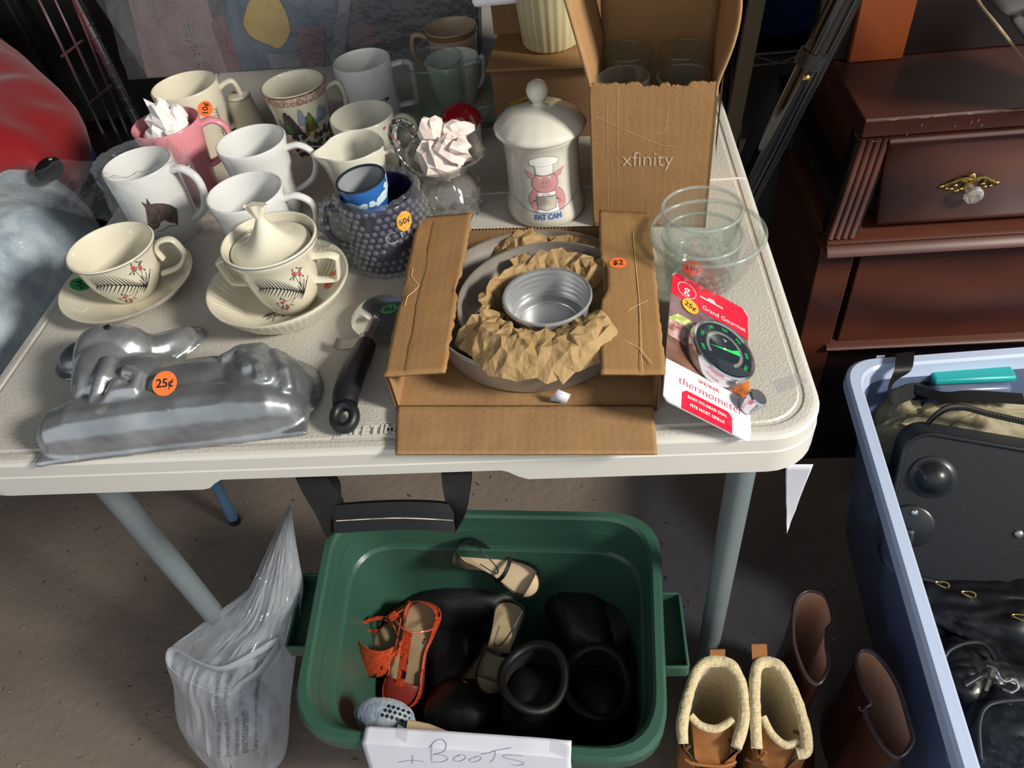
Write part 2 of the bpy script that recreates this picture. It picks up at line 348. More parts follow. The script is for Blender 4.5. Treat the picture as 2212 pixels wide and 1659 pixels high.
# ------------------------------------------------------------------ flat prints, laid on a surface
def textmesh(s, size, bold=0, align='CENTER', spacing=1):
    cu = bpy.data.curves.new('t', 'FONT'); cu.body = s; cu.size = size; cu.align_x = align; cu.align_y = 'CENTER'; cu.offset = bold; cu.resolution_u = 3; cu.space_character = spacing
    ob = bpy.data.objects.new('t', cu); me = bpy.data.meshes.new_from_object(ob)
    r = [v.co.copy() for v in me.vertices], [tuple(p.vertices) for p in me.polygons]
    bpy.data.objects.remove(ob); bpy.data.curves.remove(cu); bpy.data.meshes.remove(me); return r
class Decal:
    def __init__(s): s.it = []
    def poly(s, pts, mi=0, h=0): s.it.append(('p', [Vector((p[0], p[1], 0)) for p in pts], [tuple(range(len(pts)))], mi, h)); return s
    def ellipse(s, c, r, mi=0, h=0, n=28, rot=0):
        r = r if isinstance(r, tuple) else (r, r)
        return s.poly([(c[0] + r[0] * math.cos(a) * math.cos(rot) - r[1] * math.sin(a) * math.sin(rot), c[1] + r[0] * math.cos(a) * math.sin(rot) + r[1] * math.sin(a) * math.cos(rot)) for a in [2 * PI * i / n for i in range(n)]], mi, h)
    def line(s, pts, w, mi=0, h=0, taper=False):
        P = [Vector((p[0], p[1], 0)) for p in pts]; vs = []; n = len(P)
        for i, p in enumerate(P):
            t = P[min(i + 1, n - 1)] - P[max(i - 1, 0)]; t = t.normalized() if t.length else Vector((1, 0, 0)); k = w / 2 * ((1 - i / (n - 1) * .85) if taper else 1)
            q = Vector((-t.y, t.x, 0)) * k; vs += [p + q, p - q]
        s.it.append(('l', vs, [(2 * i, 2 * i + 1, 2 * i + 3, 2 * i + 2) for i in range(n - 1)], mi, h)); return s
    def text(s, t, x, y, size, mi=0, h=1, bold=0, rot=0, sx=1, align='CENTER', spacing=1):
        v, f = textmesh(t, size, bold, align, spacing); c, q = math.cos(rot), math.sin(rot)
        s.it.append(('t', [Vector((x + p.x * sx * c - p.y * q, y + p.x * sx * q + p.y * c, 0)) for p in v], f, mi, h)); return s
    def build(s, name, fn, mats, parent=None, maxlen=.004, step=.00012, base=.00025):
        bm = bmesh.new(); lay = bm.faces.layers.int.new('k')
        for kind, vs, fs, mi, h in s.it:
            bv = [bm.verts.new((v.x, v.y, base + step * h)) for v in vs]
            for f in fs:
                try: fc = bm.faces.new([bv[i] for i in f]); fc.material_index = mi
                except ValueError: pass
        bmesh.ops.triangulate(bm, faces=[f for f in bm.faces if len(f.verts) > 4])
        if maxlen:
            for _ in range(6):
                e = [e for e in bm.edges if (e.verts[0].co.xy - e.verts[1].co.xy).length > maxlen]
                if not e: break
                bmesh.ops.subdivide_edges(bm, edges=e, cuts=1, use_grid_fill=False)
                bmesh.ops.triangulate(bm, faces=[f for f in bm.faces if len(f.verts) > 4])
        for v in bm.verts: v.co = fn(v.co.x, v.co.y, v.co.z)
        me = bpy.data.meshes.new(name); bm.to_mesh(me); bm.free()
        for m in (mats if isinstance(mats, (list, tuple)) else [mats]): me.materials.append(m)
        o = bpy.data.objects.new(name, me); COL.objects.link(o)
        if parent: o.parent = parent
        return o
def on_lathe(prof, phi, z0, us=1, vs=1):
    """prof = outer (r,z) list; u,v in metres around (phi, z0)"""
    P = sorted(prof, key=lambda p: p[1])
    def R(z):
        for (r1, z1), (r2, z2) in zip(P, P[1:]):
            if z1 <= z <= z2: return r1 + (r2 - r1) * ((z - z1) / max(z2 - z1, 1e-9))
        return P[-1][0] if z > P[-1][1] else P[0][0]
    r0 = R(z0)
    def fn(u, v, h):
        a = phi + u * us / r0; r = R(z0 + v * vs) + h; return Vector((r * math.cos(a), r * math.sin(a), z0 + v * vs))
    return fn
def on_dish(prof, phi, r0):
    P = sorted(prof)
    def Z(r):
        for (r1, z1), (r2, z2) in zip(P, P[1:]):
            if r1 <= r <= r2: return z1 + (z2 - z1) * (r - r1) / max(r2 - r1, 1e-9)
        return P[-1][1]
    def fn(u, v, h): a = phi + u / r0; r = r0 - v; return Vector((r * math.cos(a), r * math.sin(a), Z(r) + h))
    return fn
def on_plane(o, xd, yd):
    o = Vector(o); xd = Vector(xd).normalized(); n = xd.cross(Vector(yd)).normalized(); yd = n.cross(xd)
    return lambda u, v, h: o + xd * u + yd * v + n * h
def sticker(parent, fn, txt, m, r=.0095, size=.0085, name='price_sticker', ink=None, rot=0, lbl=None, ry=None):
    d = Decal(); d.ellipse((0, 0), (r, ry or r), 0, 0); d.text(txt, 0, 0, size, 1, 1, bold=size * .02, rot=rot)
    return lab(d.build(name, fn, [m, ink or M['ink']], parent), lbl or 'round price sticker reading ' + txt)
# ------------------------------------------------------------------ setting
def V(*a): return Vector(a)
b = MB(); b.grid(lambda u, v: (-3 + 6 * u, -2.2 + 4.6 * v, 0), 12, 10); b.grid(lambda u, v: (-3 + 6 * u, 2.4 - 4.6 * v, -.05), 1, 1)
struct(b.build('floor', M['concrete'], flat=True), 'rough brown grey concrete garage floor')
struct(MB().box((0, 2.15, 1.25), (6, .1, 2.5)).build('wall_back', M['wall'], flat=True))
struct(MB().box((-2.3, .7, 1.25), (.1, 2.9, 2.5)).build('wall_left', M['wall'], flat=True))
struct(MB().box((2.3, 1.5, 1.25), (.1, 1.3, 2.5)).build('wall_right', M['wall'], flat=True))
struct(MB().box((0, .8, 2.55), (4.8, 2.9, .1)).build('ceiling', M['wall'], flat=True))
# ------------------------------------------------------------------ folding table
TZ = .74; HW = .381; TL = 1.22
T = thing('folding_table', 'white plastic folding table with pebbled top covered in kitchenware', 'table', (0, TL / 2, 0))
def rr(hw, y0, y1, r, n=8):
    pts = []
    for cx, cy, a0 in ((hw - r, y0 + r, -90), (hw - r, y1 - r, 0), (-hw + r, y1 - r, 90), (-hw + r, y0 + r, 180)):
        for i in range(n + 1):
            a = math.radians(a0 + 90 * i / n); pts.append((cx + r * math.cos(a), cy + r * math.sin(a)))
    # densify straight front edge
    out = []
    for i, p in enumerate(pts):
        q = pts[(i + 1) % len(pts)]; out.append(p)
        if abs(p[1] - y0) < 1e-6 and abs(q[1] - y0) < 1e-6:
            for x in (-.15, -.143, -.136, -.128, .118, .124, .132, .14): out.append((x, y0))
            seg = out[-8:]
            if p[0] > q[0]: out[-8:] = seg[::-1]
    return out
def zb(x, y):
    if y > .06: return .700
    if x < -.145 or x > .137: return .6955
    if x < -.13: return .6955 + (.709 - .6955) * (x + .145) / .015
    if x > .121: return .709 - (.709 - .6955) * (x - .121) / .016
    return .709
rings = []
for ins, z in ((.0165, .7400), (.015, .7386), (.0125, .7386), (.011, .7397), (.005, .7397), (.0018, .7385), (0, .7355), (0, .7215), (-.0008, .7205), (-.0008, None), (.004, None), (.006, .728)):
    o = rr(HW - ins, ins, TL - ins, .045 - ins * .6)
    rings.append([(x, y - TL / 2, zb(x, y) if z is None else z) for x, y in o])
b = MB(); b.loft(rings[:5], 0, cap0=True); b.loft(rings[4:], 1, cap1=True)
b.build('tabletop', [M['table'], M['tableedge']], T, angle=30)
b = MB(); b.tube([at(1050, 428, .7403) - V(.43, -.016, 0) - V(0, TL / 2, 0), at(1612, 384, .7403) - V(0, TL / 2, 0)], .0016, 6); b.build('hinge_seam', M['tableedge'], T)
# embossed maker's plate
O = at(733, 942, TZ + .0003) - V(0, TL / 2, 0); X = (at(860, 936, TZ) - at(735, 942, TZ)).normalized()
d = Decal(); d.line([(-.004, -.003), (-.004, .0125), (.075, .0125)], .0012, 0, 2); d.line([(-.0015, -.001), (-.0015, .0105), (.075, .0105)], .0006, 0, 1); d.line([(-.004, -.003), (.075, -.003)], .0006, 0, 2)
d.build('embossed_border', on_plane(O, X, V(-X.y, X.x, 0)), M['tableedge'], T)
v, f = textmesh('LIFETIME', .0125, .00035, 'LEFT', 1.15)
b = MB(); n = len(v)
Yd = V(-X.y, X.x, 0)
P = lambda p, h: O + X * (p.x + .001) + Yd * (p.y + .0043) + V(0, 0, h)
b.add([P(p, .0016) for p in v], f)
ed = {}
for fc in f:
    for i in range(len(fc)): e = (fc[i], fc[(i + 1) % len(fc)]); ed[e] = 1
for (i, j) in ed:
    if (j, i) not in ed: b.add([P(v[i], 0), P(v[j], 0), P(v[j], .0016), P(v[i], .0016)], [(0, 1, 2, 3)])
lab(b.build('embossed_lettering', M['tableedge'], T, flat=True), 'raised lettering moulded into the tabletop')
for sx in (-1, 1):
    for y in (.1, 1.12):
        b = MB(); x = .348 * sx; b.tube([(x, y - TL / 2, .70), (x, y - TL / 2, .003)], .0145, 20)
        lg = b.build('leg', M['metalgrey'], T)
        if y < .5 and sx > 0: MB().tube([(x - .012, y - TL / 2 - .012, .60), (x - .006, y - TL / 2 - .02, .60)], .005, 10).build('rivet', M['metalgrey'], lg)
# carry strap hanging below the front edge
def ribbon(pts, wd, w, t=.0012, n=10, mi=0, b=None):
    """pts centre line, wd width directions"""
    b = b or MB(); P = cr(pts, n); D = cr(wd, n); rg = []
    for i, p in enumerate(P):
        dv = D[i].normalized() * (w / 2 if not callable(w) else w(i / (len(P) - 1)) / 2); tn = (P[min(i + 1, len(P) - 1)] - P[max(i - 1, 0)]).normalized(); nn = dv.cross(tn).normalized() * t / 2
        rg.append([p - dv - nn, p + dv - nn, p + dv + nn, p - dv + nn])
    b.loft(rg, mi, True, True); return b
oy = V(0, -TL / 2, 0)
def aY(px, py, y): return atY(px, py, y) + oy
ribbon([aY(668, 1022, .012), aY(685, 1055, .002), aY(712, 1095, -.006), aY(724, 1138, -.008)], [V(1, 0, 0), V(1, .2, -.25), V(.7, .7, -.2), V(.3, 1, -.1)], .028).build('strap_webbing', M['weave'], T, angle=60)
ribbon([aY(700, 1030, .03), aY(718, 1060, .022), aY(724, 1100, .01), aY(727, 1138, -.004)], [V(1, .3, 0), V(.6, .8, 0), V(.4, 1, 0), V(.3, 1, 0)], .020).build('strap_webbing', M['weave'], T, angle=60)
ribbon([aY(985, 1008, .010), aY(986, 1050, .0), aY(985, 1095, -.006), aY(978, 1138, -.008)], [V(1, 0, 0), V(1, 0, 0), V(.9, -.5, 0), V(.3, -.9, .3)], lambda t: .027 - .008 * t).build('strap_webbing', M['weave'], T, angle=60)
ribbon([aY(1008, 1015, .03), aY(1012, 1050, .02), aY(1002, 1090, .008), aY(982, 1130, -.004)], [V(.4, 1, 0), V(.2, 1, 0), V(.4, 1, 0), V(.4, 1, 0)], .018).build('strap_webbing', M['weave'], T, angle=60)
g = ribbon([aY(722, 1120, -.008), aY(790, 1115, -.009), aY(860, 1112, -.009), aY(930, 1113, -.009), aY(981, 1118, -.008)], [V(0, .55, .8)] * 5, lambda t: .0265, .006)
gr = lab(g.build('strap_grip', M['blacksat'], T, angle=50), 'black padded grip of the hanging strap')
ribbon([aY(726, 1125, -.0145), aY(860, 1119, -.0165), aY(978, 1124, -.0145)], [V(0, .55, .8)] * 3, .0008, .0006).build('stitching', M['potgrey'], gr)
# ------------------------------------------------------------------ paper sheet and tape at the corner
def foldsheet(q, nu=14, nv=14, amp=.0012, seed=0, sc=30):
    q = [Vector(p) for p in q]; n = (q[1] - q[0]).cross(q[3] - q[0]).normalized()
    def fn(u, v):
        p = (q[0] * (1 - u) + q[1] * u) * (1 - v) + (q[3] * (1 - u) + q[2] * u) * v
        return p + n * amp * (nz3(p, sc, seed) * 2 + nz3(p, sc * 2.7, seed + 3))
    return MB().grid(fn, nu, nv)
o = foldsheet([atY(1699, 1153, .055), atY(1700, 1148, .056), atY(1757, 1003, .03), atY(1697, 1003, .03)], amp=.0003)
o = o.build('paper_sheet', M['paper'], thick=.0003); tag(o, 'white paper sheet hanging to a point under the right table corner', 'paper')
o = Decal(); o.poly([(0, 0), (.028, 0), (.029, .012), (.003, .014)], 0)
t0 = at(1684, 851, TZ); xx = at(1768, 815, TZ) - t0
tag(o.build('clear_tape', on_plane(t0, xx, V(-xx.y, xx.x, 0)), M['tape']), 'strip of clear tape stuck on the right front of the tabletop', 'tape')
# ------------------------------------------------------------------ blue pole and tub on the floor behind
ft = at(507, 1125, .004); pt = V(ft.x + .012, ft.y + .03, .36)
o = thing('blue_pole', 'short blue painted steel pole with a dark tip standing behind the left table leg', 'pole', (ft.x, ft.y, 0))
MB().tube([V(0, 0, .012), V(.012, .03, .36)], .0105, 16).build('tube', M['steelblue'], o); MB().tube([V(0, 0, 0), V(.0005, .001, .014)], .0115, 16).build('rubber_foot', M['rubber'], o)
tb = at(560, 1030, .0)
x = MB().lathe([(0, 0), (.07, 0), (.085, .012), (.095, .10), (.097, .10), (.088, .012), (.072, .003), (0, .003)], 40).build('round_tub', M['tote'], loc=(tb.x, tb.y + .105, 0)); tag(x, 'pale translucent round tub on the floor behind the blue pole', 'tub')

# grit and crumbs of concrete on the floor
rnd = random.Random(12); b = MB()
for _ in range(620):
    px, py = (rnd.uniform(-40, 480), rnd.uniform(1120, 1665)) if rnd.random() < .75 else (rnd.uniform(0, 1000), rnd.uniform(1060, 1200)); 
    if py < 1480 and rnd.random() < .6: continue
    p = at(px, py, 0); r_ = rnd.uniform(.0008, .0026) * (1 if rnd.random() < .9 else 1.8)
    vs = [(p.x + r_ * x * rnd.uniform(.7, 1.3), p.y + r_ * y * rnd.uniform(.7, 1.3), max(0, r_ * .7 * z)) for x, y, z in ((1, 0, 0), (0, 1, 0), (-1, 0, 0), (0, -1, 0), (0, 0, 1))]
    b.add(vs, [(0, 1, 4), (1, 2, 4), (2, 3, 4), (3, 0, 4)])
x = b.build('floor_grit', M['concrete'], flat=True); tag(x, 'grit and crumbs scattered over the concrete floor at the lower left', 'grit', kind='stuff')
# ------------------------------------------------------------------ mugs and cups
def rimfit(l, r, h, z0=TZ):
    a = at(l[0], l[1], z0 + h); c = at(r[0], r[1], z0 + h); m = (a + c) / 2; return Vector((m.x, m.y, z0)), (a - c).length / 2
def cup_profile(outer, t=.003, foot=.003):
    """outer: (r,z) from base edge up to the lip; returns closed-looking lathe profile"""
    inner = [(max(r - t, .001), z) for r, z in outer[1:]]
    top_r, top_z = outer[-1]
    lip = [(top_r - t * .15, top_z + t * .35), (top_r - t * .5, top_z + t * .5), (top_r - t * .85, top_z + t * .35)]
    bz = outer[0][1] + foot
    inn = [(r, max(z, bz + t)) for r, z in inner][::-1]
    return [(0, outer[0][1] + .0015), (outer[0][0] - .005, outer[0][1] + .0015), (outer[0][0] - .002, outer[0][1])] + outer + lip + inn + [(inn[-1][0] * .8, bz + t * .6), (0, bz + t * .6)]
def handle(b, R, z1, z2, out, phi, r=(.0045, .0032), n=10, shape='D', mi=0, seg=14):
    ca, sa = math.cos(phi), math.sin(phi)
    if shape == 'D': pts = [(R[0] - .002, z1), (R[0] + out * .45, z1 + .002), (R[0] + out * .92, z1 - (z1 - z2) * .12), (R[0] + out, z1 - (z1 - z2) * .42), (R[0] + out * .75, z1 - (z1 - z2) * .78), (R[1] + out * .3, z2 + .001), (R[1] - .002, z2 - .002)]
    elif shape == 'C': pts = [(R[0] - .002, z1), (R[0] + out * .5, z1 + .006), (R[0] + out * .95, z1 - .002), (R[0] + out, z1 - (z1 - z2) * .5), (R[1] + out * .7, z2 + .004), (R[1] + out * .2, z2 - .001), (R[1] - .002, z2)]
    elif shape == 'S': pts = [(R[0] - .002, z1), (R[0] + out * .7, z1 + .001), (R[0] + out, z1 - .004), (R[0] + out, z2 + .008), (R[1] + out * .8, z2), (R[1] - .002, z2)]
    path = cr([(p[0] * ca, p[0] * sa, p[1]) for p in pts], n)
    b.tube(path, [(r[0], r[1])] * len(path), seg, mi, up=(ca * .3, sa * .3, 1) if False else None); return b
# a proper handle section needs a fixed side axis
def handle2(b, R, z1, z2, out, phi, w=.009, t=.006, shape='D', mi=0, wt=1.0):
    ca, sa = math.cos(phi), math.sin(phi)
    sh = {'D': [(-.002, 0, 0), (.45, .002, 0), (.90, -.002, .10), (1, 0, .42), (.78, 0, .76), (.32, .001, .98), (-.002, -.002, 1)],
          'C': [(-.002, 0, 0), (.35, .005, 0), (.8, .005, .03), (1.02, 0, .32), (.92, 0, .66), (.5, .002, .93), (-.002, 0, 1)],
          'S': [(-.002, 0, 0), (.6, .001, 0), (.93, -.001, .02), (1, 0, .16), (1, 0, .8), (.9, 0, .97), (.5, 0, 1), (-.002, 0, 1)],
          'hook': [(.10, -.012, .1), (-.0, -.004, .0), (.25, .005, 0), (.75, .006, .02), (1.0, 0, .25), (.97, 0, .55), (.6, 0, .85), (-.002, 0, 1)]}[shape]
    pts = []
    for i, (o, dz, k) in enumerate(sh):
        rr_ = R[0] + (R[1] - R[0]) * k; o_ = o * out if abs(o) > .01 else o
        pts.append(Vector(((rr_ + o_) * ca, (rr_ + o_) * sa, z1 + dz + (z2 - z1) * k)))
    path = cr(pts, 8); side = Vector((-sa, ca, 0)); n = len(path); rg = []; seg = 14
    for i, p in enumerate(path):
        tn = (path[min(i + 1, n - 1)] - path[max(i - 1, 0)]).normalized(); nn = tn.cross(side).normalized()
        k = 1 + (wt - 1) * abs(2 * i / (n - 1) - 1) ** 2
        rg.append([p + side * (w / 2 * k * math.cos(2 * PI * j / seg)) + nn * (t / 2 * k * math.sin(2 * PI * j / seg)) for j in range(seg)])
    b.loft(rg, mi, True, True); return b
def mug(name, label, cat, loc, outer, m, hd=None, t=.003, group=None, band=None, prof=False):
    o = thing(name, label, cat, loc, 0, group)
    b = MB().lathe(cup_profile(outer, t), 64)
    if prof: b = prof(b)
    b.build('body', m, o, angle=45)
    if hd: handle2(MB(), **hd).build('handle', m, o, angle=60)
    return o
def ringband(par, outer, z0, z1, m, name='rim_band', e=.0004):
    P = sorted(outer, key=lambda p: p[1]); f = on_lathe(P, 0, z0)
    def R(z): return f(0, z - z0, 0).length if False else math.hypot(*f(0, z - z0, 0).xy)
    b = MB().lathe([(R(z0 + (z1 - z0) * k / 6) + e, z0 + (z1 - z0) * k / 6) for k in range(7)], 64); return b.build(name, m, par)
def sprig(d, x, y, s=1, m0=0, m1=1, m2=2, flip=1, seed=1):
    """botanical print: fern branch with small red flowers"""
    rnd = random.Random(seed); F = lambda a, b_: (x + a * s * flip, y + b_ * s)
    stem = cr([(-.021, .004, 0), (-.012, .0045, 0), (-.002, .001, 0), (.006, -.004, 0), (.0115, -.0085, 0)], 4)
    d.line([F(p.x, p.y) for p in stem], .0006 * s, m0, 1)
    for i, p in enumerate(stem):
        L = .0060 + .0045 * math.sin(PI * min(1, i / 13))
        d.line([F(p.x, p.y), F(p.x - L * .35, p.y + L * .95)], .00085 * s, m0, 1, taper=True); d.line([F(p.x, p.y), F(p.x - L * .62, p.y - L * .60)], .00085 * s, m0, 1, taper=True)
    for k in range(6): d.line([F(.012, -.0085), F(.0085 + k * .0022, .000 + (k % 2) * .0025)], .00045 * s, m0, 1)
    for (fx, fy) in ((.008, .0105), (.0125, .0075), (-.009, -.0095), (-.0065, -.0145)):
        d.line([F(fx, fy), F(.011 if fx > 0 else .004, -.003 if fx > 0 else -.008)], .00035 * s, m1, 0)
        for _ in range(7):
            a = rnd.uniform(0, 6.3); q = rnd.uniform(.0025, .006); d.ellipse(F(fx + q * math.cos(a), fy + q * .7 * math.sin(a)), (.0014 * s, .0005 * s), m1, 1, 8, rnd.uniform(0, 3))
        d.poly([F(fx - .0014, fy - .0007), F(fx, fy - .0019), F(fx + .0014, fy - .0007), F(fx + .0015, fy + .0011), F(fx + .0005, fy + .0004), F(fx - .0003, fy + .0015), F(fx - .0012, fy + .0007)], m2, 2)
    return d
FL = [M['ink'], M['greyink'], M['redink']]
# 1 floral mug, back left
c, r = rimfit((328, 194), (467, 177), .09)
out = [(.031, 0), (.0335, .004), (.036, .03), (r * .97, .06), (r, .09)]
o = mug('floral_mug', 'cream mug with dark floral sprig and orange price sticker, behind the pink mug', 'mug', c, out, M['cream_cer'], dict(R=(r * .98, .036), z1=.076, z2=.024, out=.022, phi=math.radians(24), w=.010, t=.007, shape='C'))
d = Decal(); d.line([(0, .02), (.001, 0), (-.001, -.03)], .0008, 0, 0)
for k in range(9):
    for s_ in (-1, 1): d.line([(0, .018 - k * .004), (s_ * .006, .023 - k * .004)], .0006, 0, 0, True)
d.line([(-.03, .012), (-.02, .016)], .0005, 0); d.line([(-.03, .009), (-.012, .013)], .0005, 0)
lab(d.build('printed_sprig', on_lathe(out, math.radians(-24), .045), FL, o), 'dark leafy sprig')
sticker(o, on_lathe(out, math.radians(-43), .071), '10¢', M['orange'], .0098, .0105, rot=1.15)
# 2 salt shaker
c = at(549, 300, TZ)
o = thing('salt_shaker', 'cream salt shaker with grey rim line beside the floral mug', 'shaker', (c.x, c.y + .002, TZ))
sp = [(0, .001), (.019, 0), (.0205, .002), (.0195, .02), (.0172, .045), (.0152, .058), (.0148, .060), (.013, .0625), (0, .0645)]
MB().lathe(sp, 40).build('body', M['cream_cer'], o)
MB().lathe([(.0153, .0585), (.0151, .0598)], 40).build('rim_line', M['band'], o)
for k in (-1, 0, 1): MB().tube([(k * .005, .001, .062), (k * .005, .001, .0646)], .0009, 8).build('pouring_hole', M['ink'], o)
# 3 pink mug
c, r = rimfit((284, 278), (430, 254), .092)
out = [(.026, 0), (.0285, .004), (.031, .03), (.0345, .06), (r, .092)]
PINK = mug('pink_mug', 'pink mug stuffed with crumpled white tissue paper', 'mug', c, out, M['pink_cer'], dict(R=(r * .97, .033), z1=.082, z2=.034, out=.026, phi=math.radians(18), w=.012, t=.007, shape='D', wt=1.2))
def facet(c, r, seed=0, k=.35, seg=13, rings=8):
    """crumpled paper ball: few flat facets with sharp folds"""
    rnd = random.Random(seed); cache = {}
    def nf(d):
        key = (round(d.x, 3), round(d.y, 3), round(d.z, 3))
        if key not in cache: cache[key] = 1 + rnd.uniform(-k, k)
        return cache[key]
    b = MB().ell((0, 0, 0), r, seg, rings, nf=nf); b.v = [(x + c[0] + rnd.uniform(-.1, .1) * r[0], y + c[1] + rnd.uniform(-.1, .1) * r[1], z + c[2]) for x, y, z in b.v]; fs = []
    for f in b.f: fs += [(f[0], f[1], f[2]), (f[0], f[2], f[3])]
    b.f = fs; b.m = [0] * len(fs); return b
def join(*bs):
    o = MB()
    for x in bs: o.add(x.v, x.f)
    return o
b = join(facet((.000, .0, .078), (.027, .025, .020), 3, .22, 15, 9), facet((.0, -.002, .098), (.017, .015, .022), 8, .32, 10, 7), facet((.017, .006, .094), (.009, .008, .018), 18, .3, 8, 6), facet((.012, -.020, .086), (.013, .006, .008), 28, .3, 8, 6))
x = b.build('tissue_wad', M['tissue'], loc=c, flat=True); tag(x, 'wad of white tissue paper stuffed into the pink mug', 'paper')
# 4 landscape mug
c, r = rimfit((565, 189), (700, 174), .086)
out = [(.029, 0), (.0300, .003), (.0315, .006), (.0325, .03), (.036, .06), (r, .086)]
o = mug('landscape_mug', 'white mug with flecked brown rim band and painted mountain landscape', 'mug', c, out, M['cream_cer'], dict(R=(r * .97, .034), z1=.072, z2=.026, out=.020, phi=math.radians(15), w=.009, t=.006, shape='C'))
ringband(o, out, .0745, .0845, M['brownband']); ringband(o, out, .085, .0865, M['gold'], 'gold_rim'); ringband(o, out, .0062, .0068, M['band'], 'foot_line')
d = Decal(); rnd = random.Random(4)
def hill(d, x, y0, w, h, mi, lay, seed):
    r_ = random.Random(seed); n = 16; top = [(x - w / 2 + w * i / n, y0 + h * (math.sin(PI * i / n) ** .8) * (1 + r_.uniform(-.12, .12))) for i in range(n + 1)]
    for i in range(n): d.poly([(top[i][0], y0), (top[i + 1][0], y0), top[i + 1], top[i]], mi, lay)
hill(d, -.003, .004, .012, .020, 3, 0, 1); hill(d, .022, .002, .018, .018, 3, 0, 2); hill(d, -.033, 0, .012, .012, 3, 0, 3); hill(d, .029, .003, .011, .013, 3, 1, 12)
hill(d, -.019, -.006, .025, .026, 1, 2, 4); hill(d, .006, -.004, .018, .020, 0, 2, 5); hill(d, .006, -.005, .009, .016, 4, 3, 6); hill(d, -.023, -.004, .010, .022, 0, 3, 16)
for k in range(46):
    x_, y_ = rnd.uniform(-.022, .034), rnd.uniform(-.032, -.006); d.ellipse((x_, y_), (rnd.uniform(.002, .005), rnd.uniform(.0015, .0035)), rnd.choice([0, 1, 1, 4, 5, 1]), 4 + k % 3, 9, rnd.uniform(0, 3))
d.line([(-.02, -.018), (0, -.022), (.02, -.027)], .0014, 6, 8)
lab(d.build('painted_landscape', on_lathe(out, math.radians(-68), .043, 1, 1.15), [M['green1'], M['green2'], M['redink'], M['bluegrey'], M['autumn'], mat('maroon_print', '#4c3237'), M['whiteink']], o), 'green and blue mountains over dark foliage')
# 5 white lettered mug
c, r = rimfit((720, 136), (841, 127), .088)
out = [(.034, 0), (.0360, .003), (.0365, .03), (r, .06), (r, .088)]
o = mug('lettered_mug', 'straight white mug with a line of dark lettering, left of the glass beer mug', 'mug', c, out, M['white_cer'], dict(R=(r, .036), z1=.076, z2=.022, out=.024, phi=math.radians(14), w=.011, t=.007, shape='S'))
d = Decal(); d.text('CUP OF JOE FROM', 0, 0, .0062, 0, 0, bold=.00018); d.text('THE', -.026, -.0072, .0062, 0, 0, bold=.00018); d.text("'", .030, .0, .006, 0, 0, bold=.0002)
lab(d.build('printed_lettering', on_lathe(out, math.radians(-76), .047), M['ink'], o), 'dark blue capital lettering')
# 6 glass tankard
c, r = rimfit((866, 122), (998, 114), .098)
o = thing('glass_tankard', 'tall clear glass beer mug with thick green tinted walls', 'beer mug', c)
tp = [(0, .002), (.030, .001), (.033, .003), (r * .93, .03), (r * .97, .06), (r, .0915), (r - .001, .0935), (r - .003, .0935), (r - .004, .091), (r * .88, .06), (r * .85, .03), (r * .78, .014), (0, .012)]
MB().lathe(tp, 14).build('body', M['glassgreen'], o, angle=15)
handle2(MB(), (r, r * .95), .080, .022, .027, math.radians(8), .011, .009, 'S').build('handle', M['glassgreen'], o)
b = MB(); b.tube([((r - .001) * math.cos(a), (r - .001) * math.sin(a), .0925) for a in [2 * PI * i / 48 for i in range(48)]], .0013, 8, closed=True); b.build('rim', M['glassgreen'], o)
# 7 tan mug, far back
c, r = rimfit((917, 65), (1031, 52), .073)
out = [(.026, 0), (.029, .004), (.032, .03), (.034, .055), (r, .073)]
o = mug('tan_mug', 'tan stoneware mug with brown rim and left handle, at the very back', 'mug', c, out, M['tan_cer'], dict(R=(r, .031), z1=.063, z2=.02, out=.022, phi=math.radians(186), w=.010, t=.007, shape='C'))
ringband(o, out, .066, .0735, mat('brown_glaze', '#8a684c', .3), 'rim_band')
# 8 pale cup behind tankard
c, r = rimfit((917, 133), (1034, 122), .061)
out = [(.022, 0), (.0245, .004), (.030, .02), (.033, .042), (r, .061)]
mug('pale_cup', 'plain pale cup standing behind the glass beer mug', 'cup', c, out, M['white_cer'], dict(R=(r, .03), z1=.052, z2=.018, out=.006, phi=math.radians(10), w=.009, t=.006, shape='C'))
# 9 wide white mug
c, r = rimfit((713, 255), (849, 244), .078)
out = [(.026, 0), (.028, .004), (.0325, .02), (.035, .045), (r, .078)]
o = mug('milk_glass_mug', 'plain milk glass mug with tiny red dots behind the spouted jug', 'mug', c, out, M['milk'], dict(R=(r, .033), z1=.068, z2=.024, out=.022, phi=math.radians(8), w=.008, t=.007, shape='D'))
d = Decal(); d.ellipse((.0, .006), (.0022, .0016), 0, 0, 10, .5); d.ellipse((.0085, -.004), (.0012, .0022), 0, 0, 10, .3); lab(d.build('red_dot', on_lathe(out, math.radians(-38), .066), M['redink'], o), 'small red printed dots')
# 10 creamer
c, r = rimfit((692, 322), (828, 308), .082)
def cf(a, z, j):
    k = max(0, (z - .045) / .037); d_ = abs((a - math.radians(188) + PI) % (2 * PI) - PI)
    return 1 + .30 * k * k * math.exp(-(d_ / .30) ** 2) 
outp = [(.024, 0), (.026, .004), (.029, .02), (.0315, .045), (.0335, .065), (r, .082)]
o = thing('spouted_jug', 'milk glass cream jug with pointed spout and right handle', 'jug', c)
P = cup_profile(outp, .0025); b = MB().lathe(P, 72, rf=cf)
b.v = [(x, y, z - (.004 * max(0, math.sin(math.atan2(y, x) * 2 + 1.2)) if z > .07 else 0)) for x, y, z in b.v]
b.build('body', M['milk'], o, angle=50)
handle2(MB(), (.033, .030), .070, .030, .020, math.radians(2), .008, .006, 'D').build('handle', M['milk'], o)
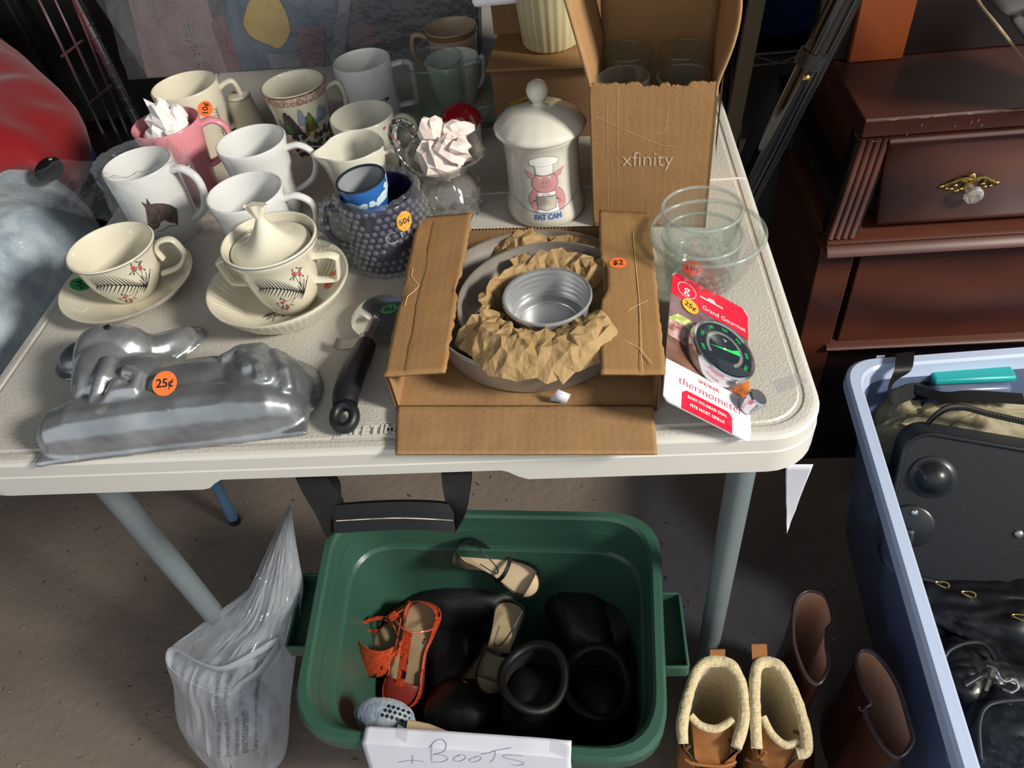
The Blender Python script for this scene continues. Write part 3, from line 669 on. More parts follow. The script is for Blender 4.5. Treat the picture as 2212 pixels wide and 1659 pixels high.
# 11, 12 plain white mugs
c, r = rimfit((468, 314), (616, 298), .09)
out = [(.028, 0), (.030, .003), (.0315, .02), (.034, .05), (.037, .08), (r, .09)]
mug('white_mug', 'plain glossy white flared mug, the one right behind another white mug like it', 'mug', c, out, M['white_cer'], dict(R=(.037, .033), z1=.078, z2=.028, out=.028, phi=math.radians(4), w=.009, t=.007, shape='D'), group='pair of plain white mugs')
c, r = rimfit((448, 427), (609, 404), .09)
o = mug('white_mug', 'plain glossy white flared mug directly behind the lidded sugar bowl', 'mug', c, out, M['white_cer'], dict(R=(.037, .033), z1=.078, z2=.028, out=.028, phi=math.radians(4), w=.009, t=.007, shape='D'), group='pair of plain white mugs')
# 13 horse mug with film
c, r = rimfit((224, 363), (369, 347), .088)
out = [(.034, 0), (.0365, .003), (.0365, .03), (.0375, .06), (r, .088)]
HORSE = c
o = mug('horse_mug', 'white mug with a brown horse head print, wrapped in clear film', 'mug', c, out, M['white_cer'], dict(R=(r, .036), z1=.080, z2=.020, out=.027, phi=math.radians(-6), w=.010, t=.0085, shape='D'))
d = Decal()
hp = [(-.016, -.006), (-.0145, -.003), (-.0115, .003), (-.0095, .008), (-.0105, .0125), (-.0085, .0115), (-.0070, .0100), (-.0045, .0145), (-.0035, .0095), (.001, .0090), (.007, .0070), (.0125, .0035), (.0165, -.001), (.0135, -.007), (.0095, -.0125), (.0085, -.0095), (.0050, -.0080), (.001, -.0045), (-.003, -.0050), (-.0065, -.0080), (-.0105, -.0095), (-.0145, -.0095)]
d.poly(hp, 0, 0); d.line([(-.0140, -.0045), (-.0105, -.006), (-.006, -.0055), (-.002, -.001), (-.004, .006)], .0006, 1, 1); d.line([(-.010, -.011), (-.004, -.0112), (.002, -.0095), (.008, -.011)], .0006, 1, 1)
d.line([(-.009, .007), (-.0065, .0035), (-.0045, .009)], .0005, 1, 1); d.ellipse((-.0085, .0045), (.0009, .0006), 2, 2, 10); d.poly([(-.0155, -.0055), (-.0135, -.0085), (-.0150, -.0090), (-.0165, -.0070)], 2, 1)
d.line([(-.0105, .0040), (-.0115, -.0010), (-.0140, -.0040)], .0008, 3, 1)
lab(d.build('horse_print', on_lathe(out, math.radians(-60), .043, 1.15, 1.65), [M['horse'], mat('tan_bridle_print', '#7d5940'), M['ink'], mat('chestnut_light_print', '#6b432e')], o), 'chestnut horse head in a bridle')
def ff(u, v):
    a = 2 * PI * u; z = -.001 + v * .098; rr_ = r + .0035 + .004 * abs(nz3((math.cos(a) * 2, math.sin(a) * 2, v * 3), 1.5, 2)) + .003 * nz3((math.cos(a), math.sin(a), v), 6, 5)
    da = (a + math.radians(6) + PI) % (2 * PI) - PI
    rr_ += .030 * math.exp(-(da / .30) ** 2) * (1 if v > .15 else .3) * (1 - .3 * v)
    dl = (a - PI + PI) % (2 * PI) - PI
    rr_ += .007 * math.exp(-(dl / .8) ** 2) * (1 - v * .6)
    return (rr_ * math.cos(a), rr_ * math.sin(a), max(.0005, z + .003 * nz3((math.cos(a), math.sin(a), v), 3, 9)))
b = MB().grid(ff, 90, 34, wrapu=True)
def fc(u, v):
    p = Vector(ff(u, 1)); k = 1 - v; q = Vector((p.x * (.74 + .26 * k), p.y * (.74 + .26 * k), p.z + .003 * math.sin(k * 6) * nz3((u * 9, v, 0), 3, 1) - .004 * v)); return q
b.grid(fc, 90, 8, wrapu=True)
x = b.build('film_wrap', M['film2'], loc=c); tag(x, 'crinkly clear film wrapped around the horse mug', 'plastic wrap')
# 14 cup and saucer
c, r = rimfit((144, 544), (329, 518), .055, TZ + .008)
out = [(.023, .0), (.0255, .002), (.031, .012), (.0365, .024), (.0385, .034), (.041, .048), (r, .055)]
CUP = mug('teacup', 'cream teacup with fern and red flower print standing on a saucer', 'teacup', c + V(0, 0, .0), out, M['cream_cer'], dict(R=(r * .97, .038), z1=.048, z2=.015, out=.026, phi=math.radians(8), w=.009, t=.005, shape='hook'))
ringband(CUP, out, .0543, .0556, M['band'])
d = Decal(); sprig(d, -.002, 0, 1.35); lab(d.build('printed_sprig', on_lathe(out, math.radians(-54), .030, 1, 1.2), FL, CUP), 'black fern with small red flowers')
cs = (at(128, 632, TZ + .02) + at(415, 572, TZ + .02)) / 2; rs = .0700
o = thing('saucer', 'plain cream saucer with a green price sticker under the teacup', 'saucer', (cs.x, cs.y, TZ))
spf = [(0, .0025), (.026, .0025), (.028, 0), (.031, 0), (.034, .003), (.054, .009), (rs - .001, .017), (rs, .0185), (rs - .0006, .0198), (rs - .002, .0198), (.054, .0125), (.038, .0075), (.028, .0062), (0, .0062)]
MB().lathe(spf, 80).build('dish', M['cream_cer'], o, angle=60)
MB().lathe([(rs + .0001, .0178), (rs + .0003, .0188), (rs - .0002, .0200)], 80).build('rim_line', M['band'], o)
pc = at(176, 617, TZ + .0125); q = pc - Vector((cs.x, cs.y, TZ)); SI = [(0, .0062), (.028, .0062), (.038, .0075), (.054, .0125), (rs - .002, .0198)]
sticker(o, on_dish(SI, math.atan2(q.y, q.x), math.hypot(q.x, q.y)), '25¢', M['ggreen'], .0095, .0090, rot=PI - 0 + math.radians(-125) + PI)
CUP.location = (c.x, c.y, TZ + .0062)
# 15 lidded sugar bowl on fruit dish
c, r = rimfit((476, 531), (684, 502), .077, TZ + .008)
out = [(.018, .0), (.021, .002), (.0265, .010), (.031, .022), (.0345, .038), (.0375, .055), (.0405, .066), (r - .0005, .073), (r, .077)]
o = thing('sugar_bowl', 'cream lidded sugar bowl with two handles and floral print', 'sugar bowl', (c.x, c.y, TZ + .0075))
def flute(a, z, j): return 1 + (.006 * math.cos(a * 40) if .003 < z < .020 and j < 9 else 0)
MB().lathe(cup_profile(out, .0035), 160, rf=flute).build('body', M['cream_cer'], o, angle=50)
ringband(o, out, .0762, .0778, M['band'])
for ph in (-2, 178): handle2(MB(), (.039, .033), .056, .028, .021, math.radians(ph), .010, .0045, 'S', wt=1.1).build('handle', M['cream_cer'], o)
d = Decal(); sprig(d, .001, 0, 1.15); lab(d.build('printed_sprig', on_lathe(out, math.radians(-66), .042, 1, 1.35), FL, o), 'black fern with small red flowers')
rl = r - .0075
lid = MB()
def lf(u, v):
    a = 2 * PI * u; k = (1 - v)
    rr_ = rl * (k ** 1.0); z = .071 + .036 * (v ** 2.4) + .002 * math.sin(min(1, v * 8) * PI / 2)
    gx = 1.0
    rr_ = max(rr_, .0042); rr_ *= 1 + .05 * math.cos(4 * a + .6) * math.sin(v * PI) * (v > .2)
    return (rr_ * math.cos(a), rr_ * math.sin(a), z)
lid.grid(lf, 64, 28, wrapu=True)
lid.lathe([(.0005, .066), (rl - .001, .0685), (rl, .071)], 64)
lo = lid.build('lid', M['cream_cer'], o, angle=70)
kn = MB(); rg = []
for i in range(9):
    t_ = i / 8; w_ = .0048 + .0072 * t_; dpt = .0048 - .0010 * t_; ring = []
    for j in range(40):
        a = 2 * PI * j / 40; ring.append((w_ * math.cos(a) * (1 + .02 * math.cos(9 * a)), dpt * math.sin(a) * (1 + .22 * math.cos(7 * a) * t_), .103 + .0125 * t_ - .0035 * t_ * math.cos(a) ** 2 * (t_ > .9)))
    rg.append(ring)
kn.loft(rg, cap1=True); kn.build('lid_knob', M['cream_cer'], lo, angle=60)
MB().lathe([(rl + .0003, .0705), (rl - .0007, .0716)], 64).build('lid_rim_line', M['band'], lo)
# dish below
cb = (at(446, 635, TZ + .035) + at(752, 575, TZ + .035)) / 2; rb = .0700
o = thing('fruit_dish', 'shallow cream dish with fluted wall under the sugar bowl', 'dish', (cb.x, cb.y, TZ))
fp = [(0, .003), (.036, .003), (.038, 0), (.041, 0), (.044, .003), (.056, .014), (.066, .028), (rb, .0345), (rb - .0004, .036), (rb - .0025, .036), (.063, .029), (.053, .0165), (.043, .0082), (.041, .0072), (0, .0068)]
MB().lathe(fp, 240, rf=lambda a, z, j: 1 + (.0065 * math.cos(a * 60) if j in (5, 6, 10, 11, 12) else 0)).build('bowl', M['cream_cer'], o, angle=75)
q = at(706, 585, TZ + .025) - Vector((cb.x, cb.y, TZ)); DI = [(0, .0068), (.041, .0072), (.043, .0082), (.053, .0165), (.063, .029), (rb - .0025, .036)]
sticker(o, on_dish(DI, math.atan2(q.y, q.x), math.hypot(q.x, q.y)), '25¢', M['orange'], .008, .008, rot=math.radians(60))
q = at(592, 684, TZ + .007) - Vector((cb.x, cb.y, TZ)); q.z = .0072
d = Decal(); d.line([(0, -.008), (.001, 0), (-.001, .006)], .0009, 0, 1); d.line([(.001, 0), (.010, .004)], .0006, 0, 1); d.line([(0, -.002), (-.008, .001)], .0006, 0, 1)
d.poly([(-.012, -.001), (-.008, .0055), (-.001, .0065), (-.003, .002)], 0, 0); d.poly([(.004, .005), (.012, .0055), (.0115, .001), (.008, -.004), (.0095, .001)], 1, 0); d.ellipse((-.005, -.0025), (.0028, .0009), 0, 0, 10, .4)
lab(d.build('printed_leaves', on_plane(q, V(1, .05, 0), V(0, 1, 0)), [mat('leaf_grey_print', '#5f6260'), mat('leaf_teal_print', '#2c4a4c')], o), 'grey and dark green leaves')
# ------------------------------------------------------------------ bubble wrapped mug with little sky cup
c, r = rimfit((728, 428), (900, 406), .076)
out = [(.034, 0), (.0365, .004), (.037, .03), (.037, .055), (.0385, .072), (.039, .076)]
r = .039
BUB = c
o = mug('navy_mug', 'navy mug with pale lettering inside bubble wrap', 'mug', c, out, M['navy'], dict(R=(.0365, .036), z1=.062, z2=.018, out=.022, phi=math.radians(190), w=.010, t=.008, shape='C'))
for t_, x_, y_, s_ in (('C', -.006, 0, .020), ('H', .009, .003, .017)):
    d = Decal(); d.text(t_, x_, y_, s_, 0, 0, rot=.1); lab(d.build('printed_letter', on_lathe(out, math.radians(-60), .044), M['potgrey'], o, base=.0006), 'pale capital letter')
b = MB()
def bw(u, v):
    a = 2 * PI * u; z = v * .080; rr_ = r + .0032 + .0015 * nz3((math.cos(a), math.sin(a), v * 2), 3, 4)
    dh = (a - math.radians(190) + PI) % (2 * PI) - PI; rr_ += .027 * math.exp(-(dh / .34) ** 4) * math.sin(min(1, max(0, v * 1.05)) * PI) ** .4
    dr = (a - math.radians(15) + PI) % (2 * PI) - PI; rr_ += .011 * math.exp(-(dr / .6) ** 2) * (1 - v) * (1 if v < .85 else .6)
    return Vector((rr_ * math.cos(a), rr_ * math.sin(a), z + .0025 * nz3((math.cos(a), math.sin(a), 0), 3, 7) * v + .0003))
b.grid(bw, 96, 30, wrapu=True)
def rimr(u, v):
    p = bw(u, 1); s = 1 - .16 * v; return Vector((p.x * s, p.y * s, p.z + .004 * math.sin(v * PI) + .002 * nz3(p, 160, 3)))
b.grid(rimr, 96, 5, wrapu=True)
wrap = b.build('bubble_wrap', M['bubble'], loc=c); tag(wrap, 'bubble wrap sheet around the navy mug with an orange price sticker', 'bubble wrap')
bb = MB(); tmpl = []; tf = []; ns = 8
for j in range(4):
    for i in range(ns):
        th = (j / 3) * PI / 2; an = 2 * PI * i / ns; tmpl.append((math.cos(th) * math.cos(an), math.cos(th) * math.sin(an), math.sin(th)))
for j in range(3):
    for i in range(ns): tf.append((j * ns + i, j * ns + (i + 1) % ns, (j + 1) * ns + (i + 1) % ns, (j + 1) * ns + i))
rows = 11
for j in range(rows):
    n = 34
    for i in range(n):
        u = (i + .5 * (j % 2)) / n; v = (j + .6) / rows
        if nz3((u * 9, v * 5, 0), 1, 3) > .28: continue
        p = bw(u, v); pu = bw(u + .004, v) - p; pv = bw(u, v + .01) - p; nn = pu.cross(pv).normalized(); tu = pu.normalized(); tv = nn.cross(tu); R_ = .0031
        bb.add([p + tu * (x * R_) + tv * (y * R_) + nn * (z * .0021) for x, y, z in tmpl], tf)
x = bb.build('bubble', M['bubblecell'], wrap, angle=90); x['kind'] = 'stuff'
f_ = lambda u, v, h: (lambda a, rr_: Vector((rr_ * math.cos(a), rr_ * math.sin(a), .0615 + v)))(math.radians(-46) + u / .04, .0425 + h)
sticker(wrap, f_, '50¢', M['yorange'], .0082, .0088, ry=.0108)
# sky cup stuck in the navy mug
c2, r2 = rimfit((731, 384), (837, 372), .088)
o = thing('sky_cup', 'small cup printed with blue sky and white clouds, nested in the navy mug', 'cup', (BUB.x - .0085, BUB.y - .001, TZ + .050), rot=(math.radians(2), math.radians(-4), 0))
out = [(.013, 0), (.015, .002), (.0195, .016), (.0230, .030), (.0250, .044)]
MB().lathe([(0, .0015), (.011, .0015), (.013, 0)] + out[1:] + [(.0250, .0442)], 56).build('body', M['skyblue'], o)
MB().lathe([(.001, .0050), (.0120, .0052), (.0172, .016), (.0208, .030), (.0228, .0438)], 56).build('lining', mat('grey_glaze', '#8a8d90', .2, coat=.3), o)
d = Decal(); rnd = random.Random(5)
for k in range(46): x_ = rnd.uniform(-.036, .036); d.ellipse((x_, .002 + rnd.uniform(-.006, .001) + .010 * max(0, x_ / .036) ** 2), (rnd.uniform(.003, .006), rnd.uniform(.0015, .003)), 0, k % 4, 10, rnd.uniform(-.4, .4))
for k in range(14): d.ellipse((.022 + rnd.uniform(-.006, .008), .010 + rnd.uniform(-.006, .006)), (.003, .0022), 0, 4, 9, .6)
lab(d.build('cloud_print', on_lathe(out, math.radians(-60), .028), [M['cloud']], o), 'white clouds')
MB().lathe([(.0228, .0436), (.0252, .0442), (.0252, .0455), (.0228, .0455)], 56, close=True).build('rim', mat('dark_rim', '#2b3440', .2, coat=.4), o)
# ------------------------------------------------------------------ crystal jug
c = Vector(((at(975, 480, TZ)).x, at(975, 480, TZ).y + .012, TZ))
CRY = c
o = thing('crystal_jug', 'cut crystal jug with flared lip and looped handle, stuffed with tissue', 'jug', c)
op = [(.019, 0), (.024, .002), (.031, .010), (.0355, .022), (.035, .034), (.029, .044), (.0245, .050), (.0245, .056), (.029, .066), (.034, .076), (.0375, .086)]
def cfr(a, z, j):
    k = max(0, (z - .050) / .036); d_ = abs((a - math.radians(-25) + PI) % (2 * PI) - PI); f = 1 + .38 * k * k * math.exp(-(d_ / .55) ** 2)
    if z < .050: f *= 1 + .030 * abs(math.sin(a * 10 + z * 160)) - .030 * abs(math.sin(a * 10 - z * 160))
    else: f *= 1 + .012 * math.cos(a * 30) * (z > .082)
    return f
b = MB().lathe(cup_profile(op, .003), 120, rf=cfr)
def lift(v):
    x, y, z = v
    if z > .05: a = math.atan2(y, x); z += (z - .05) / .036 * (.010 * math.cos(a - math.radians(70)) - .003)
    return (x, y, z)
b.v = [lift(v) for v in b.v]; b.build('body', M['crystal'], o, angle=18)
# diamond facets proud of the belly
b = MB()
for row, (z_, rr_) in enumerate(((.013, .0335), (.024, .0365), (.035, .0355))):
    for k in range(16):
        a = 2 * PI * (k + .5 * (row % 2)) / 16; n_ = V(math.cos(a), math.sin(a), 0); t_ = V(-math.sin(a), math.cos(a), 0); p = n_ * rr_ + V(0, 0, z_); w_, h_ = .0062, .0060
        b.add([p - t_ * w_, p - V(0, 0, h_), p + t_ * w_, p + V(0, 0, h_), p + n_ * .0030], [(0, 1, 4), (1, 2, 4), (2, 3, 4), (3, 0, 4)])
lab(b.build('cut_facet', M['crystalglass'], o, flat=True), 'diamond cut facets'); bpy.data.objects['cut_facet']['kind'] = 'stuff'
hp = cr([(-.024, .010, .050), (-.040, .016, .062), (-.052, .022, .086), (-.046, .022, .104), (-.032, .016, .104), (-.024, .012, .090), (-.026, .012, .076)], 7)
MB().tube(hp, [.0052 + .0012 * abs(math.sin(i * 1.1)) for i in range(len(hp))], 10, sq=.7).build('handle', M['crystalglass'], o, angle=20)
b = join(facet((.002, -.002, .074), (.027, .026, .022), 31, .2, 15, 9), facet((-.006, .010, .096), (.013, .012, .016), 33, .3, 9, 6), facet((.018, -.012, .088), (.017, .014, .014), 43, .35, 11, 7), facet((.018, .012, .094), (.018, .012, .010), 53, .3, 10, 6))
x = b.build('tissue_wad', M['tissuepink'], loc=c, flat=True); tag(x, 'crumpled pale pink tissue filling the crystal jug', 'paper')
# shaker and red thing behind
p = at(893, 350, TZ)
o = thing('milk_glass_shaker', 'small rounded white two-tier shaker behind the crystal jug handle', 'shaker', (p.x, p.y + .004, TZ))
MB().lathe([(0, 0), (.016, 0), (.0185, .006), (.018, .014), (.0145, .021), (.0135, .024), (.0155, .029), (.0165, .036), (.0140, .043), (.008, .047), (0, .048)], 40).build('body', M['milk'], o)
p = at(1003, 330, TZ)
o = thing('red_lidded_pot', 'small pot with a glossy domed red lid behind the crystal jug', 'pot', (p.x, p.y + .012, TZ))
MB().lathe([(0, 0), (.020, 0), (.023, .006), (.024, .03), (.023, .034), (0, .034)], 40).build('body', M['white_cer'], o)
MB().lathe([(.024, .034), (.0255, .037), (.022, .047), (.014, .0545), (.005, .058), (0, .0585)], 40).build('lid', M['redgloss'], o)
p = at(1045, 262, TZ)
o = thing('glass_knob_lid', 'small clear glass stopper lying between the beer mug and the lidded jar', 'stopper', (p.x + .004, p.y - .01, TZ), rot=(0, 0, 0))
b = MB().lathe([(0, 0), (.010, 0), (.012, .004), (.006, .008), (.006, .012), (.011, .018), (.010, .024), (0, .027)], 12); b.build('body', M['crystal'], o, angle=10)
# ------------------------------------------------------------------ jar
o = thing('lidded_jar', 'tall white ceramic jar with round-knobbed lid and a printed pig in a chef hat', 'jar', (.1565, .339, TZ))
jp = [(.039, 0), (.0425, .003), (.0430, .010), (.0415, .020), (.0395, .028), (.0390, .045), (.0390, .075), (.0400, .086), (.0430, .0925), (.0440, .095)]
MB().lathe(cup_profile(jp, .004), 72).build('body', M['jar_cer'], o, angle=60)
lp = [(.036, .094), (.0445, .0955), (.0470, .0975), (.0475, .100), (.0455, .1035), (.036, .1115), (.024, .117), (.012, .1195), (.007, .1205), (.0055, .123), (.0075, .126), (.0105, .131), (.0110, .1365), (.0085, .142), (.004, .1448), (0, .1452)]
MB().lathe(lp, 72, rf=lambda a, z, j: 1 + (.006 * math.cos(16 * a) if j in (3, 4, 5) else 0)).build('lid', M['jar_cer'], o, angle=70)
pj_ = on_plane((-.020, .016, .1172), V(1, .0, .25), V(0, 1, -.3)); sticker(o, pj_, '25¢', M['ysticker'], .010, .009)
d = Decal(); k = 1.0
PK, OUTL, WH, POT, BL = 0, 1, 2, 3, 4
# body and arms
d.poly([(-.015, -.0165), (-.0185, -.009), (-.018, -.003), (-.0135, .004), (.0135, .005), (.018, -.001), (.0205, -.009), (.0205, -.0165), (.016, -.022), (-.012, -.021)], PK, 0)
d.line([(-.015, -.0165), (-.0185, -.009), (-.018, -.003), (-.0135, .004)], .0004, OUTL, 1); d.line([(.0135, .005), (.018, -.001), (.0205, -.009), (.0200, -.0150), (.010, -.012)], .0004, OUTL, 1)
d.poly([(-.0095, -.021), (-.0085, .001), (.0095, .001), (.0125, -.023)], WH, 2)
d.line([(-.0095, -.021), (-.0085, .003)], .0003, OUTL, 3); d.line([(.0095, .003), (.0125, -.023)], .0003, OUTL, 3)
# head
hd = [(.0132 * math.cos(a) * (1 + .12 * (math.sin(a) < 0) * abs(math.sin(a))), .0125 + .0118 * math.sin(a)) for a in [2 * PI * i / 36 for i in range(36)]]
d.poly(hd, PK, 4); d.line(hd + hd[:1], .0005, OUTL, 5)
for s_ in (-1, 1):
    e = [(s_ * .0095, .022), (s_ * .0215, .0265), (s_ * .0165, .0185), (s_ * .0115, .0175)]; d.poly(e if s_ > 0 else e[::-1], PK, 3); d.line(e + e[:1], .0004, OUTL, 5)
    d.ellipse((s_ * .0045, .0175), (.0014, .0018), WH, 6, 12); d.ellipse((s_ * .0042, .0170), (.0007, .0010), OUTL, 7, 10); d.line([(s_ * .0065, .021), (s_ * .0030, .0205)], .0004, OUTL, 7)
d.ellipse((0, .0125), (.0042, .0030), PK, 6); d.line([(.0042 * math.cos(a), .0125 + .0030 * math.sin(a)) for a in [2 * PI * i / 20 for i in range(21)]], .0003, OUTL, 7)
for s_ in (-1, 1): d.ellipse((s_ * .0014, .0125), (.0006, .0011), OUTL, 8, 8)
d.line([(-.007, .0085), (-.003, .0075), (0, .0085), (.003, .0075), (.007, .0090)], .0003, OUTL, 7); d.line([(-.002, .006), (.002, .006)], .0003, OUTL, 7)
# hat
d.poly([(-.0085, .0225), (-.0095, .033), (.0095, .033), (.0085, .0225)], WH, 6)
hat = [(-.0085, .0225), (-.0095, .032), (-.0145, .033), (-.0150, .0385), (-.0095, .0405), (-.003, .0425), (.004, .0420), (.010, .0405), (.0155, .0375), (.0140, .0325), (.0095, .032), (.0085, .0225), (.003, .0210), (-.003, .0210), (-.0085, .0225)]
d.poly(hat[:-1], WH, 5); d.line(hat, .0004, OUTL, 8); d.line([(-.0095, .0320), (-.003, .0308), (.003, .0312), (.0095, .032)], .0003, OUTL, 8)
for k_ in range(-3, 4): d.line([(k_ * .0024, .0230), (k_ * .0027, .0300)], .00022, POT, 8)
# pot
d.poly([(-.0095, -.0175), (-.0100, -.0035), (.0100, -.0035), (.0095, -.0175), (0, -.0200)], POT, 8); d.line([(-.0095, -.0175), (-.0100, -.0035), (.0100, -.0035), (.0095, -.0175), (0, -.0200), (-.0095, -.0175)], .0006, OUTL, 9)
d.line([(-.0105, -.0035), (.0105, -.0035)], .0009, OUTL, 10); d.line([(-.003, -.0030), (-.003, -.001), (.003, -.001), (.003, -.0030)], .0005, OUTL, 10)
for s_ in (-1, 1): d.line([(s_ * .0100, -.0075), (s_ * .0130, -.008)], .0012, OUTL, 10); d.line([(s_ * .0105, -.008), (s_ * .016, -.0115)], .0004, OUTL, 9)
d.line([(-.039 + .002 * i, -.0225 + .0125 * (abs(i - 19.5) / 19.5) ** 2) for i in range(40)], .0006, BL, 11)
d.text('FAT CAN', .0005, -.0272, .0082, BL, 4, bold=.00045, sx=.78)
lab(d.build('printed_picture', on_lathe(jp, math.radians(-86), .0425), [M['pigpink'], M['greyink'], M['whiteink'], M['potgrey'], M['blueink']], o, maxlen=.003, step=.00003), 'pink pig in a chef hat holding a pot over the words FAT CAN')
# ------------------------------------------------------------------ tall cardboard box with tumblers
FL_ = V(.2065, .297, TZ); ex = V(.1155, -.0165, 0); exn = ex.normalized(); ey = V(.0165, .1155, 0).normalized(); D_ = .118; TH = .003; Hf = .155
o = thing('open_shipping_box', 'tall open kraft cardboard box with its torn front, holding glass tumblers', 'box', FL_)
def L(u, v, z): return exn * u + ey * v + V(0, 0, z)
WB = ex.length
# front panel with torn upper edge
b = MB(); n = 60; rnd = random.Random(2); top = []
for i in range(n + 1):
    u = i / n; z_ = Hf + .0012 * math.sin(u * 40) * (rnd.random()) - (.0032 if .40 < u < .56 or .62 < u < .78 else 0) + .0008 * rnd.random(); top.append(z_)
for i in range(n):
    u0, u1 = WB * i / n, WB * (i + 1) / n
    b.add([L(u0, 0, 0), L(u1, 0, 0), L(u1, 0, top[i + 1]), L(u0, 0, top[i]), L(u0, TH, 0), L(u1, TH, 0), L(u1, TH, top[i + 1] + .001 * rnd.random()), L(u0, TH, top[i] - .0005)], [(0, 1, 2, 3), (7, 6, 5, 4), (3, 2, 6, 7)])
fp_ = b.build('front_panel', [M['card']], o, flat=True)
d = Decal(); dd = M['whiteink']
d.text('xfinity', 0, 0, .0225, 0, 0, bold=-.0002, sx=.9)
lab(d.build('printed_wordmark', on_plane(L(WB * .475, -.0003, .079), exn, V(0, 0, 1)), mat('pale_tan_print', '#cbb193', .7), o), 'pale printed word xfinity')
d = Decal(); d.line([(-.050, .046), (-.030, .036), (-.006, .024), (.012, .016), (.030, .013)], .0003, 0, 0); d.line([(-.038, .06), (-.039, -.06)], .00025, 0, 0); d.line([(.018, .048), (.016, .030), (.008, .028)], .00025, 0, 0); d.line([(-.028, .075), (-.029, -.02)], .0002, 0, 0)
lab(d.build('crease', on_plane(L(WB * .475, -.0003, .079), exn, V(0, 0, 1)), M['cardline'], o), 'pale creases in the cardboard')
MB().slab([L(0, 0, .002), L(0, D_, .002), L(WB, D_, .002), L(WB, 0, .002)][::-1], -.002).build('bottom_panel', M['card'], o, flat=True)
# left, back and right panels reach higher
def panel(name, fn, nu, nv, m=M['cardin']):
    return MB().grid(fn, nu, nv).build(name, m, o, thick=TH, offset=1 if name != 'left_panel' else 1)
HT = .285
def lean(z): return max(0, z - Hf) / (HT - Hf)
def lf_(u, v): z = HT * v; return L(-.030 * lean(z) ** 1.0, D_ * (1 - u) - .012 * lean(z) * u * u, z)
def rf_(u, v): z = HT * v; k_ = lean(z); return L(WB + (.014 * math.sin(min(1, k_ * 1.2) * PI) * u) - .0 * u, D_ * u * 1 if False else D_ * (1 - u) + 0, z) if False else L(WB + .013 * math.sin(min(1, k_ * 1.1) * PI) * (1 - u * .8), D_ * u, z)
def bk_(u, v): z = HT * v; return L(WB * (1 - u), D_, z)
MB().grid(lf_, 10, 26).build('left_panel', M['cardin'], o, thick=TH, offset=1)
MB().grid(rf_, 10, 30).build('right_panel', M['cardin'], o, thick=TH, offset=-1)
MB().grid(bk_, 10, 8).build('back_panel', M['cardin'], o, thick=TH, offset=1)
d = Decal(); d.line([(0, 0), (.012, .018), (.020, .036)], .0006, 0); d.line([(-.036, .036), (-.020, .010), (-.004, -.018)], .0005, 0)
lab(d.build('crease', on_plane(L(.0045 - .012, .075, Hf + .040), -ey, V(0, 0, 1)), M['cardline'], o), 'pale creases in the cardboard')
d = Decal(); d.poly([(0, 0), (.030, 0), (.030, .050), (0, .085)], 0)
d.build('shipping_label', on_plane(L(WB + .0035, .012, .075), ey, V(0, 0, 1)), M['paper'], o)
# four tumblers in the box
for i, (u, v) in enumerate(((.030, .030), (.085, .030), (.030, .087), (.085, .087))):
    t = thing('glass_tumbler', ['clear tumbler at the front left inside the open box', 'clear tumbler at the front right inside the open box', 'clear tumbler at the back left inside the open box', 'clear tumbler at the back right inside the open box'][i], 'tumbler', FL_ + L(u, v, .0025), 0, 'four tumblers in the open box')
    if i == 0:
        b = MB().lathe([(0, .001), (.019, .001), (.020, .003), (.0248, .145), (.0246, .1465), (.0231, .1465), (.0229, .145), (.0185, .008), (0, .007)], 48); tb_ = b.build('body', M['glassthin'], t, angle=50)
        rm = MB().tube([(.0239 * math.cos(a), .0239 * math.sin(a), .146) for a in [2 * PI * k / 40 for k in range(40)]], .0010, 8, closed=True).build('rim', M['glassgreen'], t)
    else:
        for s_ in (tb_, rm): q = s_.copy(); COL.objects.link(q); q.parent = t
# ------------------------------------------------------------------ stacked glass bowls
c, r = rimfit((1405, 495), (1657, 507), .055)
o = thing('glass_bowl', 'wide clear glass bowl holding two smaller glass pots', 'bowl', c)
def gl(prof, name='body', par=None, seg=72, m=None): return MB().lathe(prof, seg).build(name, m or M['glassthin'], par, angle=60)
gl([(0, 0), (.027, 0), (.030, .002), (.036, .012), (r * .90, .038), (r, .054), (r + .0004, .0552)], par=o)
gl([(0, .004), (.027, .004), (.033, .012), (r * .90 - .003, .038), (r - .003, .054)], name='inner_wall', par=o)
MB().tube([(r * math.cos(a) * .985, r * math.sin(a) * .985, .0548) for a in [2 * PI * k / 64 for k in range(64)]], .0020, 10, closed=True).build('rim', M['glass'], o)
c1, r1 = rimfit((1430, 510), (1608, 503), .068)
o = thing('glass_pot', 'clear glass pot with pressed star pattern standing in the wide glass bowl', 'pot', (c1.x, c1.y, TZ + .005), 0, 'two stacked glass pots')
